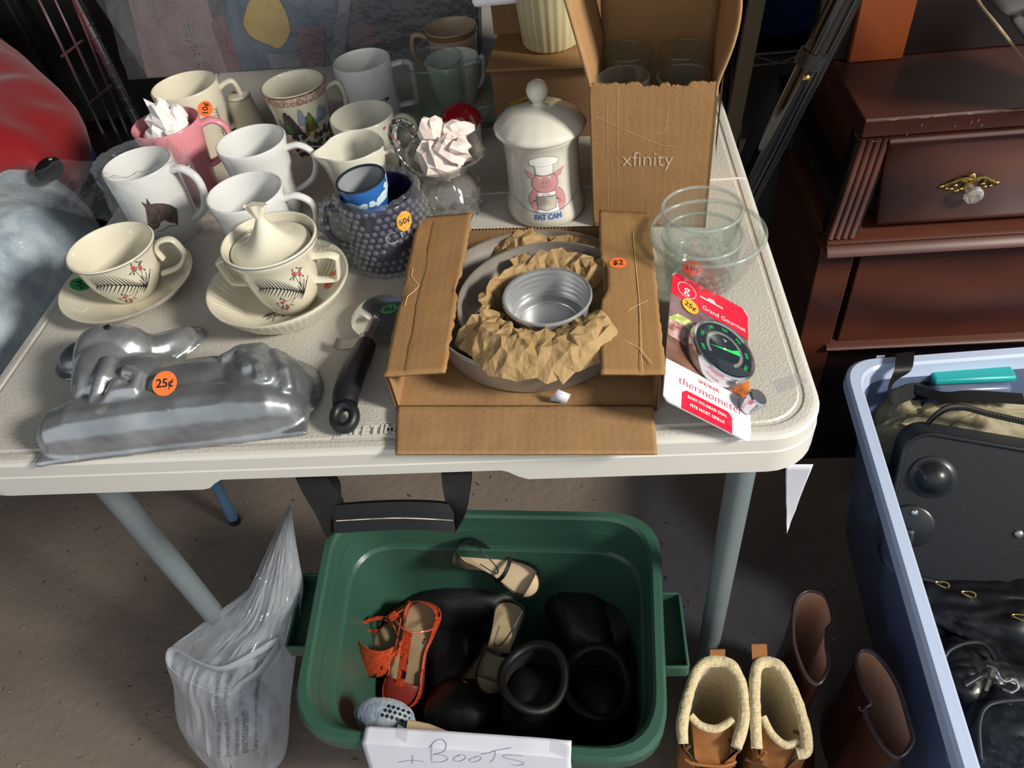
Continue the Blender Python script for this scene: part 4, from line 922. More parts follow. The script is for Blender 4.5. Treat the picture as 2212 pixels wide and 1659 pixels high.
def gpot(o, r1, h, pat):
    gl([(0, 0), (r1 * .70, 0), (r1 * .74, .002), (r1 * .80, .010), (r1 * .95, h * .75), (r1, h - .001)], par=o); gl([(0, .003), (r1 * .70, .0035), (r1 * .91, h * .75), (r1 * .94, h - .001)], name='inner_wall', par=o)
    MB().tube([(r1 * math.cos(a) * .97, r1 * math.sin(a) * .97, h) for a in [2 * PI * k / 56 for k in range(56)]], .0017, 10, closed=True).build('rim', M['glass'], o)
    if pat:
        b = MB()
        for row in range(4):
            z_ = .010 + row * .0085; rr_ = r1 * (.80 + .15 * (z_ - .01) / (h * .75))
            for k in range(22):
                a = 2 * PI * (k + .5 * (row % 2)) / 22; n_ = V(math.cos(a), math.sin(a), 0); t_ = V(-math.sin(a), math.cos(a), 0); p = n_ * (rr_ + .0004) + V(0, 0, z_); w_ = .0044
                b.add([p - t_ * w_, p - V(0, 0, w_), p + t_ * w_, p + V(0, 0, w_), p + n_ * .0022], [(0, 1, 4), (1, 2, 4), (2, 3, 4), (3, 0, 4)])
        x = b.build('pressed_pattern', M['crystal'], o, flat=True); x['kind'] = 'stuff'
gpot(o, r1, .062, True)
c2_, r2_ = rimfit((1428, 456), (1607, 445), .092)
o = thing('glass_pot', 'plain clear glass pot, the topmost of the glass stack', 'pot', (c2_.x, c2_.y, TZ + .040), 0, 'two stacked glass pots')
gpot(o, r2_, .052, False)
q = at(1493, 534, TZ + .052) - Vector((c2_.x, c2_.y, TZ + .040))
a0 = math.atan2(q.y, q.x); sticker(o, on_lathe([(r2_ * .80, 0), (r2_, .05)], math.radians(-108), .010), '10¢', M['orange'], .0088, .0095)
# ------------------------------------------------------------------ thermometer on a card
BR_ = at(1617, 958, TZ + .001); TR_ = at(1612, 672, TZ + .001); TL_ = at(1447, 583, .785); BL_ = at(1431, 862, .785)
Xd = ((BR_ - BL_) + (TR_ - TL_)).normalized(); Yd = ((TL_ - BL_) + (TR_ - BR_)).normalized(); CW = ((BR_ - BL_).length + (TR_ - TL_).length) / 2; CH = ((TL_ - BL_).length + (TR_ - BR_).length) / 2
Nn = Xd.cross(Yd).normalized(); Yd = Nn.cross(Xd)
o = thing('packaged_thermometer', 'smoker thermometer on a red and white retail card leaning against the cardboard pan tray', 'thermometer', BL_)
fn = lambda u, v, h: Xd * (u * CW) + Yd * (v * CH) + Nn * h
import itertools
cor = []
for (cx, cy, a0) in ((.93, .05, -90), (.93, .95, 0), (.07, .95, 90), (.07, .05, 180)):
    for i in range(7): a = math.radians(a0 + 15 * i); cor.append((cx + .07 * math.cos(a), cy + .05 * math.sin(a)))
b = MB(); n = len(cor); b.add([fn(x, y, -.0006) for x, y in cor] + [fn(x, y, .0002) for x, y in cor], [tuple(range(n))[::-1], tuple(range(n, 2 * n))] + [(i, (i + 1) % n, n + (i + 1) % n, n + i) for i in range(n)])
card = b.build('card_backing', M['packwhite'], o, flat=True)
d = Decal()
d.poly([(0, .27), (1, .27), (1, .85), (0, .85)], 0, 0); d.poly([(0, .62), (.45, .66), (.60, .85), (0, .85)], 1, 1)
d.poly([(0, .60), (.10, .66), (.25, .66), (.42, .60), (.50, .54), (.40, .50), (0, .55)], 2, 2); d.poly([(0, .46), (0, .58), (.14, .60), (.30, .56), (.38, .48), (.2, .44)], 3, 3)
d.poly([(.80, .27), (1, .27), (1, .68), (.86, .60)], 4, 2); d.poly([(.86, .62), (1, .72), (1, .60)], 5, 3)
d.poly([(.03, .865), (.97, .75), (1, .80), (1, .95), (.93, 1), (.07, 1), (0, .95), (0, .86)], 6, 4); d.poly([(0, .80), (1, .76), (1, .90), (0, .90)], 6, 3)
d.poly([(0, 0.02), (.07, 0), (.93, 0), (1, .05), (1, .28), (0, .28)], 7, 4)
d.poly([(.20, .0), (.78, .0), (.78, .105), (.73, .13), (.25, .13), (.20, .105)], 6, 5)
for i in range(24): pass
d.build('printed_front', lambda u, v, h: fn(min(1, max(0, u)), min(1, max(0, v)), h), [M['packbrown'], M['packpurple'], M['packsalad'], M['packmeat'], M['packorange'], M['artyellow'], M['packred'], M['packwhite']], card, maxlen=None)
fm = lambda u, v, h: Xd * u + Yd * v + Nn * h
d = Decal()
d.line([(CW * .19 + .0095 * math.cos(a), CH * .885 + .0095 * math.sin(a)) for a in [2 * PI * i / 30 for i in range(31)]], .0005, 0, 0); d.text('g', CW * .19, CH * .888, .015, 0, 0)
d.text('Grand Gourmet', CW * .675, CH * .815, .0074, 0, 0, sx=.95); d.text('thermometer', CW * .53, CH * .175, .0112, 1, 0, bold=-.0002); d.text('SMOKER', CW * .5, CH * .235, .0052, 1, 0)
d.text('EASY-TO-READ DIAL', CW * .49, CH * .092, .0040, 0, 0, bold=.0001); d.text('FITS MOST GRILLS', CW * .49, CH * .045, .0040, 0, 0, bold=.0001)
d.build('printed_lettering', fm, [M['whiteink'], M['packred']], card, base=.0011)
d = Decal(); d.poly([(CW * .36, CH * .905), (CW * .45, CH * .905), (CW * .48, CH * .925), (CW * .54, CH * .925), (CW * .57, CH * .905), (CW * .66, CH * .905), (CW * .66, CH * .89), (CW * .36, CH * .89)], 0, 0)
lab(d.build('hang_hole', fm, M['table'], card, base=.0011), 'hanging slot in the card')
sticker(o, lambda u, v, h: fm(u + CW * .24, v + CH * .765, h + .0012), '25¢', M['yorange'], .0085, .0085, rot=-.2)
cx, cy = CW * .575, CH * .47; RD = CW * .375
Mt = Matrix((Xd, Yd, Nn)).transposed()
def disc(prof, m, name, par, seg=56, off=(0, 0)):
    b = MB().lathe(prof, seg); b.v = [tuple(Xd * (v[0] + cx + off[0]) + Yd * (v[1] + cy + off[1]) + Nn * v[2]) for v in b.v]; return b.build(name, m, par, angle=40)
dl = disc([(0, .001), (RD, .001), (RD * 1.02, .003), (RD * 1.02, .010), (RD, .013), (RD * .93, .0135), (RD * .90, .0122), (0, .0118)], M['chrome'], 'dial_case', o)
disc([(0, .0124), (RD * .9, .0124), (RD * .9, .0121), (0, .0121)], M['dialblack'], 'dial_face', dl)
d = Decal()
for i in range(55):
    a = math.radians(215 - i * 5); d.line([(RD * .50 * math.cos(a), RD * .50 * math.sin(a)), (RD * .60 * math.cos(a), RD * .60 * math.sin(a))], .00035, 0, 0)
for i, s_ in enumerate(('100', '150', '200', '250', '300', '400', '500')):
    a = math.radians(205 - i * 38); d.text(s_, RD * .74 * math.cos(a), RD * .74 * math.sin(a), .0044, 1, 0, rot=a - PI / 2)
d.poly([(-RD * .48, -RD * .10), (RD * .25, RD * .09), (RD * .45, RD * .22), (RD * .50, RD * .02), (RD * .25, -RD * .01)], 1, 2); d.ellipse((0, 0), .0012, 0, 3)
d.text('°F', 0, RD * .32, .0045, 0, 0)
d.build('dial_scale', lambda u, v, h: fm(u + cx, v + cy, h + .0126), [M['whiteink'], M['dialgreen']], dl)
disc([(RD * .92, .0150), (RD * .80, .0165), (RD * .4, .0185), (0, .0190)], film('dial_glass', haze=.01, rough=.03, bump=None, edge=.35), 'dial_glass', dl)
disc([(0, .002), (.0070, .002), (.0070, .012), (.0085, .0125), (.0085, .0165), (.0070, .0180), (0, .0182)], M['chrome'], 'wing_nut', o, 24, off=(CW * .36, -CH * .255))
# ------------------------------------------------------------------ cardboard tray with cake pans
A_, B_, C_, D4 = V(.030, .043, 0), V(.250, .031, 0), V(.259, .250, 0), V(.030, .266, 0); ZB = TZ + .0005; ZW = .7825
o = thing('cardboard_tray_box', 'flattened open kraft cardboard box holding the round cake pans, front flap folded down', 'box', A_ + V(0, 0, ZB))
OB = A_ + V(0, 0, ZB)
def q3(p, z): return V(p.x, p.y, z) - OB
cm = [M['card'], M['cardedge']]; ci = [M['cardin'], M['cardedge']]
MB().slab([q3(A_, ZB + .003), q3(B_, ZB + .003), q3(C_, ZB + .003), q3(D4, ZB + .003)], .0028, side=1).build('floor_panel', ci, o, flat=True)
MB().slab([q3(V(.029, .043, 0), ZB), q3(V(.029, .266, 0), ZB), q3(V(.029, .266, 0), ZW), q3(V(.030, .041, 0), ZW)][::-1], .003, side=1).build('left_wall', ci, o, flat=True)
MB().slab([q3(B_, ZB), q3(C_, ZB), q3(C_, ZW), q3(V(.252, .029, 0), ZW)], .003, side=1).build('right_wall', ci, o, flat=True)
MB().slab([q3(C_, ZB), q3(D4, ZB), q3(D4, ZW - .012), q3(C_, ZW - .012)], .003, side=1).build('back_wall', ci, o, flat=True)
F0, F1 = at(855, 984, ZB + .003), at(1420, 984, ZB + .003)
FF = MB(); n = 46; a0, b0 = A_ + V(.001, .0, ZB + .0045), B_ + V(-.004, .0, ZB + .0045)
def ffn(u, v):
    p = (a0 * (1 - u) + b0 * u) * (1 - v) + (V(F0.x, F0.y, ZB + .0035) * (1 - u) + V(F1.x, F1.y, ZB + .0035) * u) * v
    return p - OB + V(0, 0, .0006 * nz3(p, 60, 2) + (-.0012 * math.exp(-(v / .03) ** 2)))
fl_ = MB().grid(ffn, 60, 16).build('front_flap', ci, o, thick=.0028, offset=1)
md = fl_; 
d = Decal(); d.line([(0, 0), (.205, 0)], .0010, 0); d.line([(.2, -.042), (.206, -.030), (.207, -.024)], .0012, 0); d.line([(.004, -.047), (.003, -.035)], .0010, 0)
d.build('crease', on_plane(a0 - OB + V(.004, -.0005, .0006), b0 - a0, V(0, 1, 0)), M['cardline'], fl_, base=.0004)
def topflap(nm, q, torn, seed, up=.003):
    q = [Vector(p) for p in q]; rnd = random.Random(seed)
    js = [rnd.uniform(-1, 1) for _ in range(41)]
    def fn(u, v):
        u2 = u
        p = (q[0] * (1 - u) + q[1] * u) * (1 - v) + (q[3] * (1 - u) + q[2] * u) * v
        k = 0
        if torn == 'L' and u > .99: k = .0011 * js[int(v * 40)] - .004 * math.exp(-((v - .47) / .05) ** 2)
        if torn == 'L' and u < .01: k = .0006 * js[int(v * 40)] + .006 * math.exp(-((v - .47) / .07) ** 2)
        if torn == 'R' and u < .01: k = .009 * math.exp(-((v - .52) / .10) ** 2) + .0005 * js[int(v * 40)]
        if torn == 'R' and u > .99: k = .0007 * js[int(v * 40)]
        return p + V(k, 0, up * math.sin(PI * v) * .5 + .0005 * nz3(p, 50, seed) - .0009 * math.exp(-((u - (.32 if torn == 'L' else .62)) / .03) ** 2)) - OB
    return MB().grid(fn, 14, 40).build(nm, cm, o, thick=.0028, offset=1)
z = ZW + .001
lf = topflap('top_flap', [V(.0285, .041, z), V(.0805, .040, z + .003), V(.0855, .262, z + .004), V(.0290, .266, z)], 'L', 3)
rf = topflap('top_flap', [V(.2040, .030, z + .003), V(.2540, .029, z), V(.2600, .247, z), V(.2115, .251, z + .004)], 'R', 5)
def fp(px, py, zz): p = at(px, py, zz); return V(p.x, p.y, zz) - OB
def fline(par, pts, w=.0007, zz=ZW + .0085, m='cardline'):
    b = MB(); b.tube([fp(x, y, zz) for x, y in pts], w / 2, 5, sq=.5); b.build('crease', M[m], par)
fline(lf, [(940, 478), (935, 500), (925, 540), (922, 580), (910, 620), (900, 660), (893, 720), (885, 760), (880, 800)], .0008, ZW + .0066, 'carddark')
fline(lf, [(892, 578), (888, 595), (905, 617), (893, 630), (880, 640), (874, 660)], .001, ZW + .0062)
fline(rf, [(1368, 500), (1372, 560), (1380, 640), (1384, 700), (1385, 760), (1388, 800)], .0008, ZW + .0064)
fline(rf, [(1310, 703), (1340, 690), (1365, 665), (1400, 648)], .0006, ZW + .0066); fline(rf, [(1312, 708), (1350, 735), (1385, 755), (1408, 785)], .0008, ZW + .0064)
s0 = at(1335, 568, ZW + .008) - OB; sticker(o, on_plane(s0, V(1, -.04, -.01), V(.02, 1, 0)), '$2', M['orange'], .0078, .0095, ry=.0078)
# pans
def pan(name, label, c, r, h, m, wall=.0014, loc_z=None, ang=.93, grp=None):
    o = thing(name, label, 'cake pan', (c[0], c[1], loc_z), 0, grp); rb_ = r * ang
    p = [(0, .0008), (rb_ - .004, .0008), (rb_, .003), (r - .0015, h - .004), (r + .0004, h - .0035), (r + .0010, h - .0015), (r, h), (r - .0018, h - .0005), (rb_ - wall, .0045), (rb_ - .005, .0022), (rb_ * .80, .0022), (rb_ * .79, .0028), (rb_ * .76, .0028), (rb_ * .75, .0022), (0, .0022)]
    MB().lathe(p, 96).build('body', m, o, angle=50)
    MB().tube([(r * math.cos(a), r * math.sin(a), h - .0015) for a in [2 * PI * k / 80 for k in range(80)]], .0013, 8, closed=True).build('rolled_rim', M['alu'] if m is M['alu'] else M['steel'], o); return o
pan('cake_pan', 'large round metal cake pan, outermost in the cardboard tray', (.1490, .142), .0970, .0365, M['panin'], loc_z=ZB + .0035, grp='nested round cake pans')
pan('cake_pan', 'middle sized round metal cake pan nested in the largest one', (.1625, .1270), .0800, .036, M['panin'], loc_z=ZB + .012, grp='nested round cake pans')
pan('cake_pan', 'small shiny aluminium cake pan in the centre of the nest', (.1623, .1155), .0375, .033, M['alu'], loc_z=.7665, ang=.90, grp='nested round cake pans')
b = MB(); t0 = at(1207, 855, .752); b.add([t0 + V(-.008, -.001, -.004), t0 + V(.006, -.003, -.006), t0 + V(.010, -.001, .002), t0 + V(0, .002, .006)], [(0, 1, 2, 3)])
x = b.build('paper_scrap', M['paper'], thick=.0003); tag(x, 'tiny white paper scrap by the front of the largest cake pan', 'paper')
def crumple(name, label, c, a0, a1, r0, r1, zf, amp, seed, nu=64, nv=20, edge=.004):
    """sheet of paper crumpled into flat facets with sharp folds"""
    rnd = random.Random(seed); b = MB(); nu = max(6, nu // 4); nv = max(3, nv // 4)
    for j in range(nv + 1):
        for i in range(nu + 1):
            u, v = i / nu, j / nv; u2 = u + rnd.uniform(-.45, .45) / nu * (0 < i < nu); v2 = v + rnd.uniform(-.4, .4) / nv * (0 < j < nv)
            a = math.radians(a0 + (a1 - a0) * u2); R0 = r0(u) if callable(r0) else r0; R1 = r1(u) if callable(r1) else r1
            rr_ = R0 + (R1 - R0) * v2 + rnd.uniform(-edge, edge) * (j in (0, nv)); b.v.append((rr_ * math.cos(a), rr_ * math.sin(a), zf(u, v) + rnd.uniform(-amp, amp) * .6))
    for j in range(nv):
        for i in range(nu):
            q = [j * (nu + 1) + i, j * (nu + 1) + i + 1, (j + 1) * (nu + 1) + i + 1, (j + 1) * (nu + 1) + i]
            b.f += [(q[0], q[1], q[2]), (q[0], q[2], q[3])] if rnd.random() < .5 else [(q[0], q[1], q[3]), (q[1], q[2], q[3])]; b.m += [0, 0]
    x = b.build(name, M['kraft'], loc=c, flat=True)
    md = x.modifiers.new('u', 'SUBSURF'); md.subdivision_type = 'SIMPLE'; md.levels = md.render_levels = 2
    tx = bpy.data.textures.new('crease', 'CLOUDS'); tx.noise_scale = .007; tx.noise_depth = 1
    md = x.modifiers.new('d', 'DISPLACE'); md.texture = tx; md.strength = .0022; md.mid_level = .5
    md = x.modifiers.new('t', 'SOLIDIFY'); md.thickness = .0004
    tag(x, label, 'paper', 'crumpled brown wrapping paper'); return x
c0 = (.1623, .1155, 0)
crumple('wrapping_paper', 'crumpled brown paper heaped over the front rims of the two larger cake pans', (.160, .125, 0), 208, 322, .043, lambda u: .086 + .006 * math.sin(u * PI), lambda u, v: .789 + .012 * math.sin(PI * min(1, v * 1.05)) ** .7 - .010 * v ** 4, .0055, 3, 90, 30)
crumple('wrapping_paper', 'folded brown paper curled around the left side of the smallest cake pan', c0, 112, 262, .042, lambda u: .060 + .003 * math.sin(u * 9), lambda u, v: .765 + .029 * math.sin(PI * min(1, v * .62)) , .0045, 11, 90, 18)
crumple('wrapping_paper', 'crumpled brown paper behind the smallest cake pan', c0, 38, 118, .041, .078, lambda u, v: .772 + .016 * v, .005, 17, 60, 26)
crumple('wrapping_paper', 'brown paper tucked to the right of the smallest cake pan under the right flap', c0, -55, 45, .041, .071, lambda u, v: .766 + .016 * v, .006, 23, 50, 18)
crumple('wrapping_paper', 'brown paper folded at the back between the two larger cake pans', (.1505, .142, 0), 82, 118, .074, .098, lambda u, v: .770 + .012 * math.sin(PI * u), .004, 29, 36, 14)
crumple('wrapping_paper', 'brown paper flattened at the back right of the largest cake pan', (.1505, .142, 0), 46, 82, .074, .094, lambda u, v: .774 + .003 * v, .003, 37, 30, 12)
# ------------------------------------------------------------------ lamb cake mould
LO = V(-.165, .075, TZ); lo = thing('lamb_cake_mould', 'cast aluminium lamb shaped cake mould lying on its side, with orange price sticker', 'cake mould', LO)
b = MB()
def E(x, y, z, rx, ry, rz, rot=0, s=20): b.ell(V(x, y, z) - LO, (rx, ry, rz), s, 12, rot=Matrix.Rotation(math.radians(rot), 3, 'Z'))
def wool(c, r, n, k, seed):
    rnd = random.Random(seed)
    for _ in range(n):
        a = rnd.uniform(0, 6.28); t = rnd.uniform(.15, 1.2); E(c[0] + r[0] * math.cos(a) * math.sin(t), c[1] + r[1] * math.sin(a) * math.sin(t), c[2] + r[2] * math.cos(t), k, k * rnd.uniform(.5, .9), k * .7, rnd.uniform(0, 180), 12)
# tall base block, rounded along its top
R6 = Matrix.Rotation(math.radians(5.8), 3, 'Z')
SB = [(-.021, 0), (-.0225, .010), (-.020, .028), (-.014, .0385), (-.004, .043), (.008, .043), (.018, .038), (.022, .025), (.022, 0)]
rg = []
for t, k, kz in ((0, .55, .50), (.012, .85, .78), (.035, 1, .95), (.10, 1, 1), (.175, 1, 1), (.205, .95, .90), (.222, .70, .62), (.230, .40, .35)):
    rg.append([R6 @ V(-.113 + t, y * k, z * kz) + V(-.166, .030, TZ + .001) - LO for y, z in SB])
b.loft(rg, cap0=True, cap1=True)
E(-.150, .060, .752, .088, .036, .034, 4); E(-.094, .064, .752, .044, .040, .036, -8); E(-.205, .064, .755, .048, .038, .034, 20)
E(-.240, .078, .758, .028, .046, .036, 10); E(-.250, .104, .758, .028, .034, .038, 0); E(-.240, .110, .762, .034, .027, .030)
def TB(pts, r): b.tube([at(x, y, z) - LO for x, y, z in pts], r, 12)
b.tube([V(-.238, .112, .758) - LO, V(-.222, .114, .757) - LO, V(-.206, .124, .754) - LO, V(-.196, .140, .749) - LO, V(-.190, .152, .746) - LO], [.022, .018, .0155, .0125, .008], 16)
b.ell(V(-.292, .122, .750) - LO, (.022, .019, .013), 18, 10)
TB([(172, 862, .775), (186, 810, .785), (208, 760, .788)], .0062); TB([(205, 868, .780), (222, 815, .790), (236, 775, .790)], .0060); TB([(240, 862, .782), (262, 820, .790)], .0065)
TB([(250, 845, .786), (292, 842, .786), (300, 812, .788), (268, 800, .790)], .0060); TB([(188, 885, .775), (240, 868, .780), (300, 858, .780)], .0065)
TB([(470, 790, .778), (478, 825, .776), (520, 842, .774), (590, 838, .770)], .0065); TB([(520, 765, .785), (560, 790, .788), (572, 825, .780)], .0055); TB([(590, 762, .778), (615, 800, .778), (622, 845, .768)], .0060)
TB([(480, 780, .782), (520, 758, .783), (570, 752, .780)], .0060)
wool((-.090, .066, .758), (.034, .030, .028), 7, .009, 3)
# flange
for cx_, cy_, rx, ry, rt in ((-.094, .064, .054, .050, -8), (-.150, .062, .094, .046, 4), (-.240, .084, .038, .058, 8), (-.250, .104, .036, .042, 0), (-.292, .122, .029, .027, 0), (-.196, .142, .018, .024, -18), (-.215, .120, .03, .022, 0)):
    b.ell(V(cx_, cy_, .7440) - LO, (rx, ry, .0036), 32, 6, rot=Matrix.Rotation(math.radians(rt), 3, 'Z'))
b.box(V(-.165, .034, .7432) - LO, (.236, .056, .0055), rot=R6)
b.build('body', M['aludull'], lo, remesh=.0020, smooth=3, disp=(.020, .0018))
e = at(235, 712, .790) - LO; MB().lathe([(0, .0005), (.0028, .0005), (.0030, -.002), (0, -.002)], 14).build('eye_hole', M['ink'], lo, loc=e + V(0, 0, .0035))
s0 = at(361, 830, .786) - LO; sticker(lo, on_plane(s0 + V(0, -.002, .003), V(1, .05, .0), V(0, .85, .50)), '25¢', M['orange'], .0108, .0105)
# ------------------------------------------------------------------ pizza cutter
PO = V(0, .12, TZ); o = thing('pizza_cutter', 'pizza wheel with black handle and steel thumb guard beside the cardboard tray', 'pizza cutter', PO)
wc = V(-.001, .152, .7555) - PO
b = MB().lathe([(0, .0006), (.0245, .0005), (.0272, 0), (.0245, -.0005), (0, -.0006)], 64); tl_ = Matrix.Rotation(math.radians(7), 3, 'X') @ Matrix.Rotation(math.radians(-4), 3, 'Y')
b.v = [tuple(tl_ @ Vector(v) + wc) for v in b.v]; wh = b.build('wheel', M['chrome'], o, angle=30)
b = MB().ell(wc + V(-.001, -.003, .002), (.0028, .0028, .0016), 14, 8); b.build('axle_rivet', M['chrome'], wh)
sticker(wh, on_plane(wc + V(.010, .006, .0022), tl_ @ V(-1, -.1, 0), tl_ @ V(0, -1, 0)), '10¢', M['ggreen'], .0085, .0075, ry=.0058)
hp = cr([V(-.0075, .118, .752), V(-.0085, .100, .754), V(-.011, .075, .757), V(-.0125, .052, .757), V(-.0118, .039, .755)], 6)
b = MB().tube([p - PO for p in hp], [.0085 + .0030 * math.sin(i / (len(hp) - 1) * 2.4) for i in range(len(hp))], 20); hh = b.build('handle', M['blackplastic'], o, angle=60)
ring = MB(); rc = V(-.0112, .0285, .753) - PO; ring.tube([rc + V(.0084 * math.cos(a), .0095 * math.sin(a), -.0015 + .004 * math.sin(a)) for a in [2 * PI * i / 32 for i in range(32)]], (.0047), 12, closed=True, sq=1.35); ring.build('hanging_loop', M['blackplastic'], hh)
MB().tube([V(-.0073, .1245, .7525) - PO, V(-.0075, .117, .7522) - PO], .0085, 20).build('collar', M['steel'], hh)
MB().tube([V(-.004, .150, .7535) - PO, V(-.0065, .132, .7545) - PO, V(-.0073, .122, .7535) - PO], (.0052), 12, sq=.5).build('fork', M['steel'], o)
ribbon([V(-.039, .1225, .7515) - PO, V(-.032, .1190, .7505) - PO, V(-.018, .1185, .7525) - PO, V(-.005, .1205, .7555) - PO, V(.008, .1190, .7535) - PO, V(.022, .1180, .7505) - PO], [V(.25, .9, .25), V(.15, 1, .2), V(0, 1, .15), V(0, 1, .1), V(0, 1, .1), V(-.1, 1, .1)], .0105, .0009).build('thumb_guard', M['steel'], o)
# ------------------------------------------------------------------ brown boxes at the back
a_, b_ = atY(1060, 158, .50), atY(1290, 122, .488); dirx = (b_ - a_); dirx.z = 0; dirx.normalize(); diry = V(-dirx.y, dirx.x, 0); zt_ = (a_.z + b_.z) / 2
o = thing('brown_carton', 'lower dark brown carton behind the lidded jar, flap overhanging its front', 'box', V(a_.x, a_.y, TZ))
def BX(u, v, z): return dirx * u + diry * v + V(0, 0, z)
h_ = zt_ - TZ
bb_ = MB().box(BX(.10, .075, h_ / 2 - .001), (.20, .15, h_ - .002), rot=Matrix.Rotation(math.atan2(dirx.y, dirx.x), 3, 'Z')); bb_.build('body', M['carddark'], o, flat=True)
MB().box(BX(.10, .070, h_ + .0015), (.206, .165, .003), rot=Matrix.Rotation(math.atan2(dirx.y, dirx.x), 3, 'Z')).build('lid_flap', M['card'], o, flat=True)
o = thing('brown_carton', 'upper brown carton stacked on the flapped carton at the back', 'box', V(a_.x, a_.y, zt_ + .0035))
MB().box(BX(.10, .135, .052), (.215, .10, .104), rot=Matrix.Rotation(math.atan2(dirx.y, dirx.x), 3, 'Z')).build('body', M['carddark'], o, flat=True)
MB().box(BX(.10, .135, .1055), (.219, .104, .003), rot=Matrix.Rotation(math.atan2(dirx.y, dirx.x), 3, 'Z')).build('lid_flap', M['card'], o, flat=True)
# ribbed planter on the cartons
p = at(1186, 96, zt_ + .004)
o = thing('ribbed_planter', 'cream ribbed planter standing on the flapped carton behind the open box', 'planter', (p.x + .003, p.y + .004, zt_ + .0035))
MB().lathe([(0, 0), (.030, 0), (.034, .004), (.038, .05), (.044, .12), (.046, .155), (.043, .155), (.040, .12), (.034, .05), (.030, .008), (0, .008)], 144, rf=lambda a, z, j: 1 + .018 * math.cos(a * 24)).build('body', M['ribbed'], o, angle=60)
p = at(1070, 10, zt_ + .115)
b = MB().box((p.x, p.y + .03, zt_ + .1205), (.045, .06, .016)); x = b.build('white_box', M['packwhite'], bevel=.005); tag(x, 'small white rounded box on top of the upper carton', 'box')
# ------------------------------------------------------------------ poster boards in clear bag at the back
Pb0, Pb1 = at(322, 168, TZ), at(1035, 122, TZ); up_ = atY(205, -2, Pb0.y + .035) - Pb0
nP = (Pb1 - Pb0).cross(up_).normalized(); xP = (Pb1 - Pb0).normalized(); yP = nP.cross(xP).normalized()
if nP.y > 0: nP = -nP
o = thing('bagged_art_boards', 'colourful art boards in a crinkled clear plastic bag behind the mugs', 'art board', Pb0)
LW = (Pb1 - Pb0).length
MB().slab([V(0, 0, 0), xP * LW, xP * (LW + .02) + yP * .26, up_.normalized() * .27], .03).build('backing_board', M['darkart'], o, flat=True)
def pp(lst): return [((q - Pb0).dot(xP), (q - Pb0).dot(yP)) for q in [atP(x, y, Pb0 + nP * .0005, nP) for x, y in lst]]
fnP = lambda u, v, h: xP * u + yP * v + nP * h * (1 if True else 0)
def board(nm, pts, m, lay, lb): d = Decal(); d.poly(pp(pts), 0, 0); b = d.build(nm, fnP, M[m], o, maxlen=None, base=.0006 + .0004 * lay); lab(b, lb); return b
board('board', [(262, -60), (430, -60), (492, 158), (318, 168)], 'pinkdark', 0, 'dusty pink board')
board('board', [(455, 50), (480, 30), (523, 150), (492, 155)], 'artred', 1, 'maroon strip')
board('board', [(478, -40), (720, -40), (730, 140), (512, 152)], 'artblue', 0, 'slate blue panel')
yl = [(530, 30), (545, -5), (580, -20), (610, 10), (627, 60), (618, 90), (600, 104), (580, 96), (545, 80), (528, 55)]; yl = [(p.x, p.y) for p in cr([(x, y, 0) for x, y in yl], 5, True)]
board('yellow_shape', yl, 'artyellow', 4, 'dull yellow rounded shape')
board('board', [(578, 118), (650, 112), (655, 143), (585, 148)], 'artgrey', 2, 'grey panel'); board('board', [(640, 60), (700, 55), (704, 142), (650, 144)], 'artred', 3, 'maroon panel')
board('board', [(738, -30), (760, -30), (745, 140), (712, 142)], 'artgrey', 4, 'pale strip'); board('board', [(752, 60), (800, 40), (830, 90), (760, 105)], 'artred', 5, 'maroon strip')
board('board', [(800, -30), (1030, -30), (1030, 120), (800, 135)], 'darkart', 2, 'dark panel')
pw = pp([(405, 50), (440, 150)]); d = Decal(); an = math.atan2(pw[1][1] - pw[0][1], pw[1][0] - pw[0][0])
d.text('Egypt C', (pw[0][0] + pw[1][0]) / 2 + .004, (pw[0][1] + pw[1][1]) / 2, .022, 0, 0, rot=an, bold=-.0002); lab(d.build('handwriting', fnP, M['greyink'], o, base=.004), 'faint handwritten word')
def fs(u, v):
    p = xP * (-.03 + u * (LW + .06)) + yP * (v * .27) + nP * (.010 + .006 * nz3((u * 6, v * 3, 0), 1.3, 3) + .004 * nz3((u * 20, v * 9, 0), 1.3, 6) + .012 * max(0, v - .5)); p.z = max(p.z, .0006); return p
MB().grid(fs, 90, 34).build('plastic_bag', M['film2'], o)
# ------------------------------------------------------------------ left side
# near-black boxes added to keep the view behind the rack dark
o = thing('dark_backdrop', 'added near-black box making the dark background behind the chrome wire rack', 'backdrop', (-.95, 1.35, 0))
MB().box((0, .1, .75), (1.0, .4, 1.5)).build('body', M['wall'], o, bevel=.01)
for k in (-1, 1): MB().box((k * .25, -.112, .75), (.46, .02, 1.4)).build('backdrop_front', mat('dark_panel_%d' % k, '#1c1717', .6), o, bevel=.004)
MB().box((1.28, .56, .75), (1.5, .3, 1.5)).build('backdrop_side', M['wall'], o, bevel=.01)
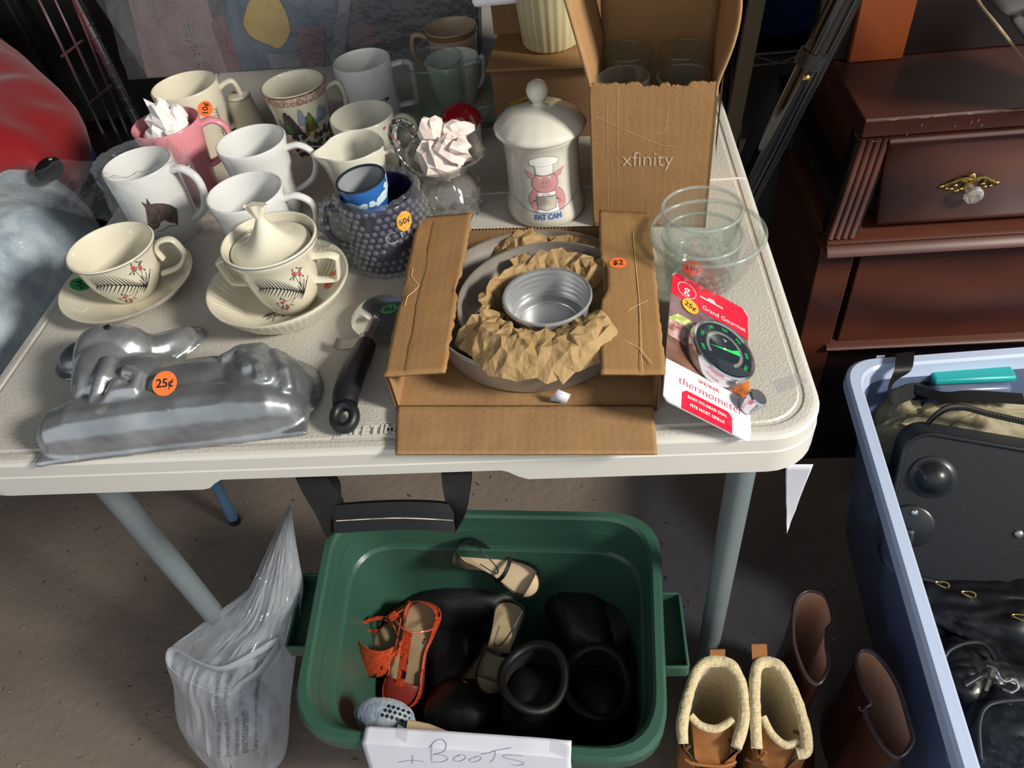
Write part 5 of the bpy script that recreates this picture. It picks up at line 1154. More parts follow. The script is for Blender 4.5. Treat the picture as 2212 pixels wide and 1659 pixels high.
# wire rack
RY = .93
def W_(px, py, y=RY): return atY(px, py, y)
pb = W_(292, 255); pt = W_(190, 0)
R0 = V(pb.x, pb.y, 0); o = thing('wire_rack', 'chrome wire shelving rack left of the mugs', 'rack', R0)
MB().tube([V(0, 0, .0), V(0, 0, 1.3)], .0085, 16).build('post', M['chrome'], o)
gb = MB()
for k in range(24): z_ = .45 + k * .022; gb.tube([V(0, 0, z_), V(0, 0, z_ + .003)], .0095, 16)
x = gb.build('post_groove', M['steel'], o); x['kind'] = 'stuff'
wp = [((85, 0), (242, 330)), ((120, 0), (268, 322)), ((158, 0), (280, 300))]; ws = []
for (x0, y0), (x1, y1) in wp:
    a = W_(x0, y0); c_ = W_(x1, y1); xm = (a.x + c_.x) / 2; ws.append(xm)
    MB().tube([V(a.x + (a.x - c_.x) * .3, RY, a.z + (a.z - c_.z) * .3) - R0, V(c_.x, RY, c_.z) - R0], .0028, 8).build('wire', M['chrome'], o)
for (q0, q1) in (((133, 122), (178, 88)), ((190, 228), (240, 185)), ((238, 325), (280, 290)), ((85, -10), (150, -60))):
    MB().tube([W_(*q0) - R0, W_(*q1) - R0], .0026, 8).build('cross_wire', M['chrome'], o)
MB().tube([V(0, .20, 0), V(0, .20, 1.3)], .0085, 12).build('post', M['chrome'], o)
for z_ in (.15, 1.25):
    b = MB(); b.tube([V(0, .0, z_), V(0, .20, z_)], .004, 8); b.tube([V(-.30, .0, z_), V(-.30, .20, z_)], .004, 8); b.tube([V(-.3, 0, z_), V(0, 0, z_)], .004, 8); b.tube([V(-.3, .20, z_), V(0, .20, z_)], .004, 8); b.build('shelf_frame', M['chrome'], o)
MB().tube([V(-.3, 0, 0), V(-.3, 0, 1.3)], .0085, 12).build('post', M['chrome'], o)
# red bag
def pillow(px, z, bulge, c0, depth=.10, nr=26, seed=1, fold=.01, fs=9, pw=.55, n=8):
    """soft rounded body: closed outline at level z (world points), domed above and rounded below; c0 = centre point of the dome"""
    O_ = cr([at(x, y, z) for x, y in px], n, True); c_ = at(c0[0], c0[1], z); k = len(O_); rg = []
    for j in range(nr + 1):
        t = j / nr; rr_ = 1 - t; zz_ = bulge * (1 - rr_ ** 2.2) ** pw
        rg.append([c_ + (p - c_) * max(rr_, .002) + V(0, 0, zz_ + fold * min(1, 6 * t) * (nz3(c_ + (p - c_) * rr_, fs, seed) + .5 * nz3(c_ + (p - c_) * rr_, fs * 2.6, seed + 4))) for p in O_])
    dn = []
    for j in range(1, 9): t = j / 8; dn.append([c_ + (p - c_) * (1 - t ** 2.5 * .97) + V(0, 0, -depth * math.sin(t * PI / 2)) for p in O_])
    return dn[::-1] + rg
o = thing('red_bag', 'big slumped red nylon bag with a black strap tab beside the table', 'bag', (-.74, .55, 0))
R_ = pillow([(-120, 40), (0, 92), (58, 135), (105, 178), (160, 228), (176, 262), (174, 300), (150, 345), (122, 395), (60, 420), (-60, 440), (-250, 430), (-330, 200)], .70, .10, (-60, 280), .105, seed=6, fold=.030, fs=5)
MB().loft([[p - o.location for p in r_] for r_ in R_], cap0=True, cap1=True).build('body', M['redcloth'], o, angle=70)
t0 = at(110, 372, .758) - o.location
tb_ = MB().ell(t0 + V(0, 0, .004), (.015, .032, .004), 20, 10, rot=Matrix.Rotation(math.radians(12), 3, 'Z') @ Matrix.Rotation(math.radians(30), 3, 'Y')).build('strap_tab', M['blacksat'], o)
MB().ell(t0 + V(-.003, .016, .010), (.003, .003, .002), 12, 8).build('rivet', M['chrome'], tb_)
x = MB().box(at(165, 350, .62), (.05, .07, .07), rot=Matrix.Rotation(math.radians(-20), 3, 'Z')).build('navy_pouch', mat('navy_cloth', '#16254a', .7, bump=(60, .3)), bevel=.02); tag(x, 'dark navy cloth pouch between the red bag and the wire rack', 'pouch')
# lilac-pink cloth under film
# fleece bundle in plastic bag beside table
FC = V(-.475, .30, .66)
o = thing('fleece_bundle', 'rolled blue grey fleece in a clear plastic bag against the left table edge', 'blanket', (FC.x, FC.y, 0))
FB = [(-120, 930), (-40, 840), (0, 786), (60, 706), (118, 632), (166, 575), (205, 530), (212, 495), (196, 455), (160, 422), (115, 408), (70, 420), (20, 470), (-30, 560), (-90, 680), (-160, 820)]
def dent(P_):
    q = at(95, 580, .745); return [[p - V(0, 0, .022 * math.exp(-((V(p.x, p.y, 0) - V(q.x, q.y, 0)).length / .035) ** 2)) for p in r_] for r_ in P_]
MB().loft([[p - o.location for p in r_] for r_ in dent(pillow(FB, .685, .085, (40, 610), .10, seed=3, fold=.012, fs=8))], cap0=True, cap1=True).build('roll', M['fuzz'], o, angle=80)
FB2 = [(x - 8 if x < 60 else x + 2, y + (8 if y > 600 else -8)) for x, y in FB]
MB().loft([[p - o.location for p in r_] for r_ in dent(pillow(FB2, .688, .090, (40, 610), .105, seed=8, fold=.016, fs=10))], cap0=True, cap1=True).build('plastic_bag', M['film2'], o, angle=80)
x = thing('side_table', 'dark side table left of the folding table carrying the fleece bundle and the red bag', 'table', (-.70, .62, 0)); MB().box((0, 0, .575), (.60, .74, .02)).build('tabletop', M['woodblack'], x, bevel=.003)
for sx in (-.25, .25):
    for sy in (.02, .34): MB().box((sx, sy, .2825), (.03, .03, .565)).build('leg', M['woodblack'], x, bevel=.002)
# loose film between bundle and horse mug
p0, p1, p2, p3 = at(-10, 420, .735), at(60, 500, .735), at(260, 480, .742), at(225, 330, .79)
q = [at(-20, 430, .76), at(262, 480, .748), at(232, 338, .80), at(110, 345, .80)]
def lf2(u, v):
    p = (Vector(q[0]) * (1 - u) + Vector(q[1]) * u) * (1 - v) + (Vector(q[3]) * (1 - u) + Vector(q[2]) * u) * v
    return p + V(0, 0, .012 * math.sin(PI * u) * math.sin(PI * v) + .008 * nz3(p, 14, 2) + .004 * nz3(p, 45, 5))
x = MB().grid(lf2, 50, 36).build('loose_plastic_bag', M['film2']); tag(x, 'loose clear plastic bag draped left of the horse mug over the table edge', 'plastic bag')
# ------------------------------------------------------------------ right side: leaning black stand
YS = .50; pt_ = atY(1822, -14, YS); pb_ = atY(1590, 452, YS); dr = (pt_ - pb_); bt_ = V(pb_.x + .005, .63, 0)
o = thing('black_stand', 'shiny black tubular stand leaning between the table and the dresser', 'stand', bt_)
MB().tube(cr([V(0, 0, 0), V(0, -.02, .12), pb_ - dr * .18 - bt_ + V(0, .01, 0), pb_ - bt_, pb_ + dr * .5 - bt_, pb_ + dr * 1.0 - bt_, pb_ + dr * 1.5 - bt_], 6), .0125, 20).build('tube', M['blackgloss'], o)
MB().tube([pb_ + dr * t - bt_ + V(.022, .012, 0) for t in (-.1, .5, 1, 1.5)], .0075, 16).build('tube', M['blackgloss'], o)
MB().lathe([(0, 0), (.05, 0), (.05, .006), (.015, .012), (0, .012)], 32).build('base', M['blackplastic'], o)
cc = atY(1733, 128, YS); kk = (cc.z - pb_.z) / dr.z; cc = pb_ + dr * kk - bt_; un_ = dr.normalized()
cl = MB().tube([cc - un_ * .008, cc + un_ * .008], .0165, 24).build('collar', M['blackplastic'], o)
x0 = atY(1742, 167, YS - .012) - bt_; MB().ell(x0, (.0045, .0045, .0045), 14, 10).build('clamp_screw', M['brass'], cl); MB().tube([cc, x0], .003, 10).build('screw_shank', M['blackplastic'], cl)
# back right shelf
o = thing('black_shelf_rack', 'black wire shelf rack behind the leaning stand', 'rack', (.55, 1.15, 0))
a = atY(1605, 60, 1.15) - o.location; MB().box((a.x, 0, .6), (.035, .035, 1.2)).build('post', M['blackgloss'], o, bevel=.004)
z1 = atY(1700, 112, 1.15).z; z2 = atY(1700, 135, 1.15).z
for zz_ in (z1, z2): MB().tube([(a.x, 0, zz_), (a.x + .7, 0, zz_)], .003, 8).build('rail', M['steel'], o)
for i in range(8): MB().tube([(a.x + .02 + i * .06, 0, z2 if i % 2 else z1), (a.x + .08 + i * .06, 0, z1 if i % 2 else z2)], .002, 8).build('brace_wire', M['steel'], o)
MB().box((a.x + .35, .2, z1 - .003), (.7, .4, .006)).build('shelf', M['blackgloss'], o)
bx = atY(1715, 40, 1.2); x = thing('blue_bin', 'dark blue plastic bin on the black wire shelf', 'bin', (bx.x, 1.32, z1 + .002)); MB().box((0, 0, .15), (.24, .24, .30)).build('body', M['bluebin'], x, bevel=.02); MB().box((0, 0, .295), (.26, .26, .02)).build('rim', M['bluebin'], x, bevel=.006)
pk = atY(1628, 60, 1.05); x = MB().box((0, 0, 0), (.030, .018, 1.0)).build('wooden_batten', M['woodplank'], loc=(pk.x + .002, 1.08, .60), rot=(math.radians(0), math.radians(4), 0), bevel=.002); tag(x, 'pale wooden batten standing beside the black shelf post', 'batten')
dk = atY(1620, 240, .95); x = MB().ell((0, 0, 0), (.10, .10, .30), 32, 24, nf=lambda d: 1 + .12 * nz3(d, 2, 3)).build('grey_sack', M['darkgrey'], loc=(dk.x + .10, 1.0, .26)); tag(x, 'slumped dark grey cloth sack on the floor right behind the table', 'sack')
# ------------------------------------------------------------------ dresser
YF = .55; zT = atY(1870, 258, YF).z; xL = atY(1868, 262, YF).x; DW = .75
o = thing('mahogany_dresser', 'dark mahogany dresser with reeded columns and a glass drawer knob', 'dresser', (xL, YF, 0))
def zz(px, py, y=YF): return atY(px, py, y).z
zt1 = zz(1872, 300); zd0 = zz(1910, 300, YF - .0); zm0 = zz(1800, 516, YF - .043); zm1 = zz(1800, 552, YF - .056); zl1 = zz(1800, 738, YF - .03)
def prof_bar(name, prof, x0, x1, m, par): # moulding: profile (dy,z)
    b = MB(); n = len(prof)
    b.add([(x0, y, z) for y, z in prof] + [(x1, y, z) for y, z in prof], [tuple(range(n)), tuple(range(n, 2 * n))[::-1]] + [(i, n + i, n + (i + 1) % n, (i + 1) % n) for i in range(n)]); return b.build(name, m, par, bevel=.0015)
# top slab with moulded edge
prof_bar('top_slab', [(.30, zT), (.0, zT), (-.003, zT - .003), (-.001, zT - .007), (-.001, zt1 + .002), (.004, zt1), (.30, zt1)], 0, DW, M['wood'], o)
b = MB(); b.box((DW / 2 - .01, .17, (zt1 + .02) / 2 + .0), (DW - .04, .30, zt1 - .02)); b.build('carcass', M['wood'], o, bevel=.002)
# bowed drawer front
def bow(z): t = (zt1 - z) / (zt1 - zm0); return .004 - .045 * t ** 1.7
def dfn(x0, x1, off):
    return lambda u, v: V(x0 + (x1 - x0) * u, bow(zt1 - .012 + (zm0 + .012 - zt1 + .012) * v) + off, zt1 - .012 + (zm0 - zt1 + .024) * v)
xd0 = .040
dw = MB().grid(dfn(xd0, DW - xd0, 0), 4, 24).build('drawer', M['wood'], o, thick=.02, offset=-1)
prof_bar('upper_bead', [(.006, zt1), (-.004, zt1), (-.007, zt1 - .006), (-.004, zt1 - .012), (.006, zt1 - .012)], xd0 - .004, DW - xd0, M['wood'], o)
for k in range(4):
    x_ = .004 + k * .0095; MB().tube([V(x_ - .030 * ((zt1 - z_) / (zt1 - zm0)) ** 1.6 * (1), bow(z_) - .003, z_) for z_ in [zt1 + (zm0 - zt1) * i / 20 for i in range(21)]], .0050, 10).build('reeded_column', M['wood'], o)
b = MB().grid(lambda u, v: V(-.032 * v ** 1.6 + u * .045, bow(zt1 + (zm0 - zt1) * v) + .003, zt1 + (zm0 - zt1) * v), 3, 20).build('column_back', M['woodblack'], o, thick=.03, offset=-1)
prof_bar('waist_moulding', [(.2, zm0), (-.046, zm0), (-.052, zm0 - .004), (-.046, zm0 - .008), (-.056, zm0 - .013), (-.060, zm0 - .022), (-.052, zm1 + .003), (-.044, zm1), (.2, zm1)], -.030, DW, M['wood'], o)
b = MB(); b.box((-.006, .10, zm1 / 2), (.050, .27, zm1)); b.build('stile', M['wood'], o, bevel=.002)
prof_bar('lower_drawer', [(.2, zm1), (-.030, zm1), (-.030, zl1), (.2, zl1)], .030, DW, M['wood'], o)
prof_bar('base_moulding', [(.2, zl1), (-.040, zl1), (-.046, zl1 - .005), (-.040, zl1 - .012), (-.034, zl1 - .016), (.2, zl1 - .016)], .010, DW, M['wood'], o)
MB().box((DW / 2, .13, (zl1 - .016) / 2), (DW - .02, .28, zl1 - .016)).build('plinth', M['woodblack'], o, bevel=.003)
# pale nicks along the worn edges
d = Decal(); rnd = random.Random(8)
for _ in range(34):
    x_ = rnd.uniform(.0, .42); y_ = rnd.choice([-.0012, -.0300]) + rnd.uniform(-.0006, .0006); d.line([(x_, y_), (x_ + rnd.uniform(.002, .014), y_ + rnd.uniform(-.0004, .0004))], rnd.uniform(.0003, .0009), 0)
for _ in range(9): x_ = rnd.uniform(.04, .42); y_ = -rnd.uniform(.008, .024); d.line([(x_, y_), (x_ + rnd.uniform(-.001, .001), y_ - rnd.uniform(.002, .005))], .0006, 0)
lab(d.build('edge_wear', on_plane(V(0, -.0032, zT), V(1, 0, 0), V(0, 0, 1)), mat('bare_wood', '#a5805c', .7), o), 'pale nicks along the worn top edge')
# knob
kz = zz(2112, 412, YF - .03); kx = atY(2108, 408, YF - .035).x - xL; ky = bow(kz)
bp = MB(); rnd = random.Random(2)
for s_ in (-1, 1):
    for (sx_, sz_, r_) in ((.006, .006, .0032), (.011, .008, .0028), (.016, .005, .0030), (.021, .003, .0026), (.026, .0005, .0030), (.016, -.003, .0026), (.010, -.006, .0030), (.021, -.002, .0022), (.013, .001, .0024), (.006, -.004, .003)):
        bp.ell((kx + s_ * sx_, ky - .003, kz + sz_), (r_, .0022, r_ * .8), 10, 8)
    bp.tube(cr([V(kx, ky - .004, kz + .007), V(kx + s_ * .009, ky - .004, kz + .009), V(kx + s_ * .018, ky - .004, kz + .005), V(kx + s_ * .027, ky - .003, kz)], 5), .0016, 8)
bp.ell((kx, ky - .003, kz + .011), (.0035, .0025, .0035), 10, 8); bp.lathe([(0, 0), (.008, 0), (.007, .003), (0, .003)], 20, (0, 0, 0))
bp.v = [(kx + (v[0] - kx) * 1.35, v[1], kz + (v[2] - kz) * 1.3) if i < len(bp.v) - 80 else v for i, v in enumerate(bp.v)]
bp.v = [v if i < len(bp.v) - 80 else (kx + v[0], ky - .002 - v[2], kz + v[1]) for i, v in enumerate(bp.v)]
pl = bp.build('backplate', M['brass'], dw)
b = MB().lathe([(0, 0), (.0055, 0), (.0055, .008), (.0095, .012), (.0125, .017), (.0115, .022), (.0060, .0255), (0, .0245)], 12); b.v = [(kx + v[0], ky - .004 - v[2], kz - .003 + v[1]) for v in b.v]
lab(b.build('glass_knob', mat('faceted_glass', '#f4f0ea', .04, trans=.85, coat=.5), dw, flat=True), 'clear faceted glass knob')
# hutch part on the dresser
yb = at(1828, 132, zT).y - YF; xb = at(1828, 132, zT).x - xL
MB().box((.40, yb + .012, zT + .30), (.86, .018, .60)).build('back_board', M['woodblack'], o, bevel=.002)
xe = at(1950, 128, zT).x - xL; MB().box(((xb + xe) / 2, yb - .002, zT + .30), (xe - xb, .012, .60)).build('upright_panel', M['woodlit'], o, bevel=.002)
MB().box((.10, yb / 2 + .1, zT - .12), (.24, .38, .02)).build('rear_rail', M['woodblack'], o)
# grey cloth hanging in the upper right corner
def gc(u, v):
    a = at(2095 + 200 * u, -60, zT + .16); e0 = [(2085, -60), (2112, 0), (2160, 62), (2178, 85), (2230, 150)]
    P = cr([at(x, y, zT + .16 - .02 * i) for i, (x, y) in enumerate(e0)], 6); p = P[min(len(P) - 1, int(v * (len(P) - 1)))]
    return p + V(.22 * u, .02 * u + .01 * math.sin(u * 9), .02 * math.sin(u * 7 + v * 2) - .06 * u * u)
x = MB().grid(gc, 24, 24).build('grey_bag', M['darkgrey'], thick=.004); tag(x, 'dark grey cloth bag with pale piped edge above the dresser top', 'bag')
P = cr([at(x_, y_, zT + .162 - .02 * i) for i, (x_, y_) in enumerate([(2085, -60), (2112, 0), (2160, 62), (2178, 85), (2230, 150)])], 6)
pe = MB().tube([p - x.location for p in P], .0018, 8).build('piping', M['woodplank'], x)
# ------------------------------------------------------------------ green bin
RZ = .33
qc = [at(712, 1092, RZ), at(1424, 1104, RZ), at(1446, 1652, RZ), at(618, 1592, RZ)]; qc = [V(p.x, p.y, 0) for p in qc]; GC = sum(qc, V(0, 0, 0)) / 4
def rquad(qc, ins, r, n=8):
    c = sum(qc, V(0, 0, 0)) / 4; k = len(qc); out = []
    lines = []
    for i in range(k):
        a, b = qc[i], qc[(i + 1) % k]; d = (b - a).normalized(); nn = V(-d.y, d.x, 0)
        if nn.dot(c - a) < 0: nn = -nn
        lines.append((a + nn * ins, d))
    cs = []
    for i in range(k):
        (p, d), (q, e) = lines[i - 1], lines[i]; cr_ = d.x * e.y - d.y * e.x; t = ((q.x - p.x) * e.y - (q.y - p.y) * e.x) / cr_; cs.append(p + d * t)
    for i in range(k):
        c0 = cs[i]; a = (cs[i - 1] - c0).normalized(); b = (cs[(i + 1) % k] - c0).normalized(); p0 = c0 + a * r; p1 = c0 + b * r
        for j in range(n + 1): t = j / n; out.append((p0 * (1 - t) + c0 * t) * (1 - t) + (c0 * (1 - t) + p1 * t) * t)
    return out
def binloft(qc, C0, prof, r, inward=True):
    b = MB(); b.loft([[V(p.x, p.y, z) - V(C0.x, C0.y, 0) for p in rquad(qc, ins, r)] for ins, z in prof], cap0=True, cap1=True); return b
o = thing('green_storage_tub', 'dark green plastic tub of shoes on the floor under the table front', 'tub', (GC.x, GC.y, 0))
binloft(qc, GC, [(.050, .0), (.048, .004), (.018, .300), (.004, .300), (.0, .303), (-.0005, .324), (.003, RZ), (.011, RZ), (.0145, .326), (.0150, .316), (.022, .262), (.0255, .2575), (.048, .016), (.052, .012)], .07).build('body', M['greenbin'], o, angle=32)
for s_, px_, ys in ((1, 1476, (1284, 1443)), (-1, 640, (1245, 1400))):
    p0, p1 = at(px_, ys[0], .285), at(px_, ys[1], .285); xo = (p0.x + p1.x) / 2 - GC.x; xi = xo - s_ * .028; y0, y1 = p1.y - GC.y, p0.y - GC.y
    h = MB().box((xo, (y0 + y1) / 2, .277), (.004, y1 - y0, .026))
    for y in (y0, y1): h.box(((xo + xi) / 2, y, .277), (abs(xo - xi), .004, .026))
    h.box(((xo + xi) / 2, (y0 + y1) / 2, .266), (abs(xo - xi), y1 - y0, .003)); hd_ = h.build('carry_handle', M['greenbin'], o, bevel=.0012)
# sign taped over the front rim
s0, s1 = at(791, 1570, RZ + .002), at(1235, 1601, RZ + .002); sx_ = (s1 - s0); SL = sx_.length; sxn = sx_.normalized(); sd = V(sxn.y, -sxn.x, 0)
def sg(u, v):
    w = v * .13; t = min(w, .019); rest = max(0, w - .019)
    return s0 + sxn * (u * SL) + sd * (t * .99 + rest * .25) + V(0, 0, .0025 - .05 * t - rest * .96 + .0025 * math.sin(u * PI) + .0012 * nz3((u * 4, v * 3, 0), 1.4, 2)) - s0
o = thing('paper_sign', 'white paper sign handwritten + BOOTS taped over the front of the green tub', 'sign', s0)
MB().grid(sg, 40, 40).build('sheet', M['paper'], o, thick=.0003)
def sgd(u, v, h): p = Vector(sg(u / SL, -v / .13)); a = Vector(sg(u / SL + .01, -v / .13)) - p; b_ = Vector(sg(u / SL, -v / .13 + .01)) - p; n_ = b_.cross(a).normalized(); n_ = n_ if n_.z > 0 or n_.y < 0 else -n_; return p + n_ * h
d = Decal(); G = .1 / 225
def stroke(pts): d.line([(p.x, p.y) for p in cr([(x, y, 0) for x, y in pts], 6)], .0007, 0, 0)
def sp_(pl):  # pixel points of the photograph relative to the sheet's upper left corner, in metres
    k_ = SL / 445; return [((x - 791) * k_, -((y - 1570) - (x - 791) * .07) * k_ * 1.15) for x, y in pl]
for pl in ([(945, 1607), (941, 1630), (939, 1652)], [(939, 1612), (950, 1600), (965, 1598), (975, 1608), (968, 1622), (945, 1631), (965, 1632), (975, 1644), (960, 1654), (936, 1656)],
           [(1003, 1630), (990, 1640), (988, 1648), (1000, 1651), (1014, 1640), (1012, 1631), (1003, 1630), (1000, 1636)], [(1040, 1634), (1024, 1642), (1022, 1650), (1034, 1651), (1047, 1641), (1045, 1633), (1036, 1633)],
           [(1048, 1627), (1075, 1619), (1112, 1614)], [(1080, 1619), (1076, 1636), (1066, 1651)], [(1137, 1628), (1112, 1626), (1095, 1630), (1105, 1638), (1130, 1645), (1138, 1652), (1125, 1658), (1110, 1656)],
           [(899, 1633), (896, 1650), (892, 1662)], [(862, 1659), (892, 1651), (920, 1655)]): stroke(sp_(pl))
lab(d.build('handwriting', sgd, M['pen'], o, maxlen=.004, base=.0006), 'purple pen letters BOOTS')
for (x, y, w_) in ((.045, -.006, .014), (SL - .012, -.010, .022)):
    d = Decal(); d.poly([(x - w_ / 2, y - .004), (x + w_ / 2, y - .010), (x + w_ / 2, y + .004), (x - w_ / 2, y + .010)], 0); d.build('tape', sgd, M['tape'], o, base=.0009)
# ------------------------------------------------------------------ shoes
def frame(hpx, hz, tpx, tz, roll=0):
    h, t = at(hpx[0], hpx[1], hz), at(tpx[0], tpx[1], tz); X = (t - h); Lh = X.length; X.normalize(); Y = V(0, 0, 1).cross(X).normalized(); Z = X.cross(Y)
    R = Matrix((X, Y, Z)).transposed() @ Matrix.Rotation(math.radians(roll), 3, 'X'); return h, R, Lh
SOLE = [(0, 0), (.03, .62), (.12, .86), (.30, .76), (.45, .66), (.60, .80), (.74, 1.0), (.86, .98), (.95, .68), (1, 0), (.95, -.60), (.86, -.86), (.74, -.88), (.60, -.78), (.45, -.72), (.30, -.78), (.12, -.86), (.03, -.62)]
def flat_shoe(name, label, cat, hpx, hz, tpx, tz, w, roll, mu, mi, mo, straps, group=None, heel_h=.032, toecap=.22, toe_m=None, L=None):
    h, R, Lh = frame(hpx, hz, tpx, tz, roll); Lh = L or Lh
    o = bpy.data.objects.new(name, None); COL.objects.link(o); o.location = h; o.rotation_euler = R.to_euler(); o['label'] = label; o['category'] = cat
    if group: o['group'] = group
    pts = cr([(x * Lh, y * w / 2, 0) for x, y in SOLE], 4, True); pl = [(p.x, p.y) for p in pts]
    MB().prism(pl, -.006, 0).build('sole', mo, o, bevel=.0015); ins = [(x * .965 + Lh * .017, y * .93) for x, y in pl]; MB().prism(ins, 0, .0015).build('insole', mi, o)
    # wall of the upper following the outline: heel cup high, low along the side, toe closed
    n = len(pts); rg = []; mb = MB()
    def hgt(x, side):
        t = x / Lh; a = heel_h * max(0, math.cos(PI / 2 * min(1, t / .42))) ** 1.3; return max(.007, a, .012 + .010 * (t - .6) if t > .62 else 0)
    for i, p in enumerate(pts):
        hh_ = hgt(p.x, 0); c_ = V(min(max(p.x, .1 * Lh), .9 * Lh), 0, 0); inn = (c_ - p) * .08
        rg.append([p + V(0, 0, -.002), p + V(0, 0, hh_ * .6) - inn * .3, p + V(0, 0, hh_) + inn, p + V(0, 0, hh_) + inn * 1.25, p + V(0, 0, .002) + inn * .7])
    k = 5; b = MB(); b.v = [tuple(q) for r_ in rg for q in r_]
    for i in range(n):
        i2 = (i + 1) % n
        for j in range(k - 1): b.f.append((i * k + j, i * k + j + 1, i2 * k + j + 1, i2 * k + j)); b.m.append(0)
    b.build('upper', mu, o, angle=60)
    # toe cap dome
    def tc(u, v):
        x = Lh * (1 - toecap * (1 - v * .98)); t = x / Lh; hw = None
        ww = w / 2 * .95 * (max(0, 1 - ((t - .74) / .262) ** 2) ** .5 if t > .74 else 1.0); y = ww * math.cos(PI * u); return V(x, y, .003 + .017 * math.sin(PI * u) ** .7 * (1 - .55 * v * v))
    MB().grid(tc, 18, 10).build('toe_cap', toe_m or mu, o, thick=.0012)
    for nm, P_, wd_, ww_ in straps: ribbon([V(x * Lh, y * w / 2, z) for x, y, z in P_], [V(*q) for q in wd_], ww_, .0016).build(nm, mu, o, angle=60)
    return o, Lh
up = V(0, 0, 1)
ankle = ('ankle_strap', [(.12, .85, .026), (.20, .95, .046), (.26, .3, .062), (.26, -.3, .062), (.20, -.95, .046), (.12, -.85, .026)], [(0, .2, 1)] * 6, .0065)
tstr = ('t_strap', [(.78, 0, .019), (.62, 0, .030), (.45, 0, .046), (.28, 0, .061)], [(0, 1, 0)] * 4, .013)
side1 = ('side_strap', [(.30, .80, .012), (.46, .55, .030), (.62, .1, .030), (.74, -.3, .022)], [(.5, 0, 1)] * 4, .008)
side2 = ('side_strap', [(.20, -.86, .024), (.40, -.78, .018), (.60, -.82, .014), (.72, -.7, .016)], [(0, .3, 1)] * 4, .014)
a, La = flat_shoe('snakeskin_sandal', 'orange snakeskin T-strap sandal, heel toward the left front of the green tub', 'sandal', (785, 1452, ), .155, (936, 1268), .095, .066, 8, M['snake'], M['insole'], M['leatherblack'], [ankle, tstr, side2], 'orange snakeskin sandals', .055, .26, M['darkred'])
MB().tube([V(.024 + .004 * math.cos(t * PI / 4), -.020, .045 + .005 * math.sin(t * PI / 4)) for t in range(8)], .0008, 6, closed=True).build('buckle', M['brass'], a)
a, La = flat_shoe('snakeskin_sandal', 'orange snakeskin T-strap sandal with looped ankle strap, toe pointing to the viewer', 'sandal', (925, 1300), .175, (856, 1530), .105, .062, -6, M['snake'], M['insole'], M['leatherblack'], [ankle, tstr, side2], 'orange snakeskin sandals', .030, .26, M['darkred'])
MB().tube([V(.05 + .004 * math.cos(t * PI / 4), .024, .052 + .005 * math.sin(t * PI / 4)) for t in range(8)], .0008, 6, closed=True).build('buckle', M['brass'], a)
lace = ('elastic_cord', [(.10, .7, .036), (.30, .5, .040), (.48, .1, .030), (.50, -.3, .020), (.30, -.3, .02)], [(0, .3, 1)] * 5, .0022)
bar = ('cross_strap', [(.55, .9, .004), (.58, .3, .018), (.58, -.3, .018), (.55, -.9, .004)], [(1, 0, 0)] * 4, .006)
flat_shoe('black_ballet_flat', 'black ballet flat with tan insole tipped up against the back of the tub', 'shoe', (995, 1172), .255, (1165, 1272), .205, .052, 38, M['leatherblack'], M['insoletan'], M['leatherblack'], [lace, bar], 'black ballet flats', .055, .12, M['insoletan'])
flat_shoe('black_ballet_flat', 'black ballet flat standing in the middle of the tub, heel away from viewer', 'shoe', (1108, 1300), .19, (1052, 1500), .15, .052, -10, M['leatherblack'], M['insole'], M['leatherblack'], [lace, bar], 'black ballet flats', .032, .14, M['insole'])
flat_shoe('black_ballet_flat', 'black ballet flat lying under and left of the middle flat, tan toe showing', 'shoe', (1085, 1370), .13, (1000, 1500), .12, .040, -34, M['leatherblack'], M['insole'], M['leatherblack'], [lace], 'black ballet flats', .03, .14, M['insole'])
# black ankle boots and shoes filling the tub
def lump_shoe(name, label, cx, cy, z, r, rz, m, collar=None, grp=None, tilt=0):
    p = at(cx, cy, z); o = thing(name, label, 'boot', (p.x, p.y, p.z), 0, grp, rot=(math.radians(tilt), 0, math.radians(rz)))
    MB().ell((0, 0, -.045 if collar else -.02), r, 32, 18, nf=lambda d: 1 + .08 * nz3(d, 1.6, cx) + .10 * max(0, d.z) * abs(d.x)).build('body', m, o)
    if collar:
        n = 40; P_ = [V(collar[0] * math.cos(2 * PI * i / n), collar[1] * math.sin(2 * PI * i / n), r[2] * .55 + .006 * math.sin(4 * PI * i / n)) for i in range(n)]
        MB().tube(P_, .0065, 12, closed=True).build('padded_collar', M['blacksat'], o)
        MB().loft([[q for q in P_], [V(q.x * .93, q.y * .93, q.z - .05) for q in P_]], cap1=True).build('lining', M['black'], o)
    return o
lump_shoe('black_ankle_boot', 'black padded ankle boot with open collar at the front of the tub', 1155, 1490, .20, (.048, .060, .055), -4, M['leatherblack'], (.042, .048), 'black ankle boots', -10)
lump_shoe('black_ankle_boot', 'black padded ankle boot in the dark right corner of the tub', 1290, 1500, .19, (.048, .060, .055), 8, M['leatherblack'], (.042, .050), 'black ankle boots', -8)
for i, (x_, y_, z_, r_, a_, lb) in enumerate(((1250, 1310, .13, (.05, .10, .05), 20, 'glossy black shoe lying at the back right of the tub'), (1340, 1300, .12, (.045, .10, .05), -10, 'plain black shoe against the right wall of the tub'), (960, 1400, .10, (.05, .09, .04), 10, 'black shoe in the middle of the tub below the sandals'), (800, 1330, .09, (.045, .08, .04), 40, 'black shoe at the left wall of the tub under the sandals'), (1000, 1290, .13, (.10, .05, .05), 5, 'black shoe lying across the back of the tub'), (1000, 1530, .12, (.06, .05, .05), 0, 'black shoe at the front of the tub behind the sign'))):
    x = lump_shoe('black_shoe', lb, x_, y_, z_, r_, a_, M['leatherblack'], None, 'black shoes at the bottom of the tub'); x['category'] = 'shoe'
p = at(826, 1540, .275)
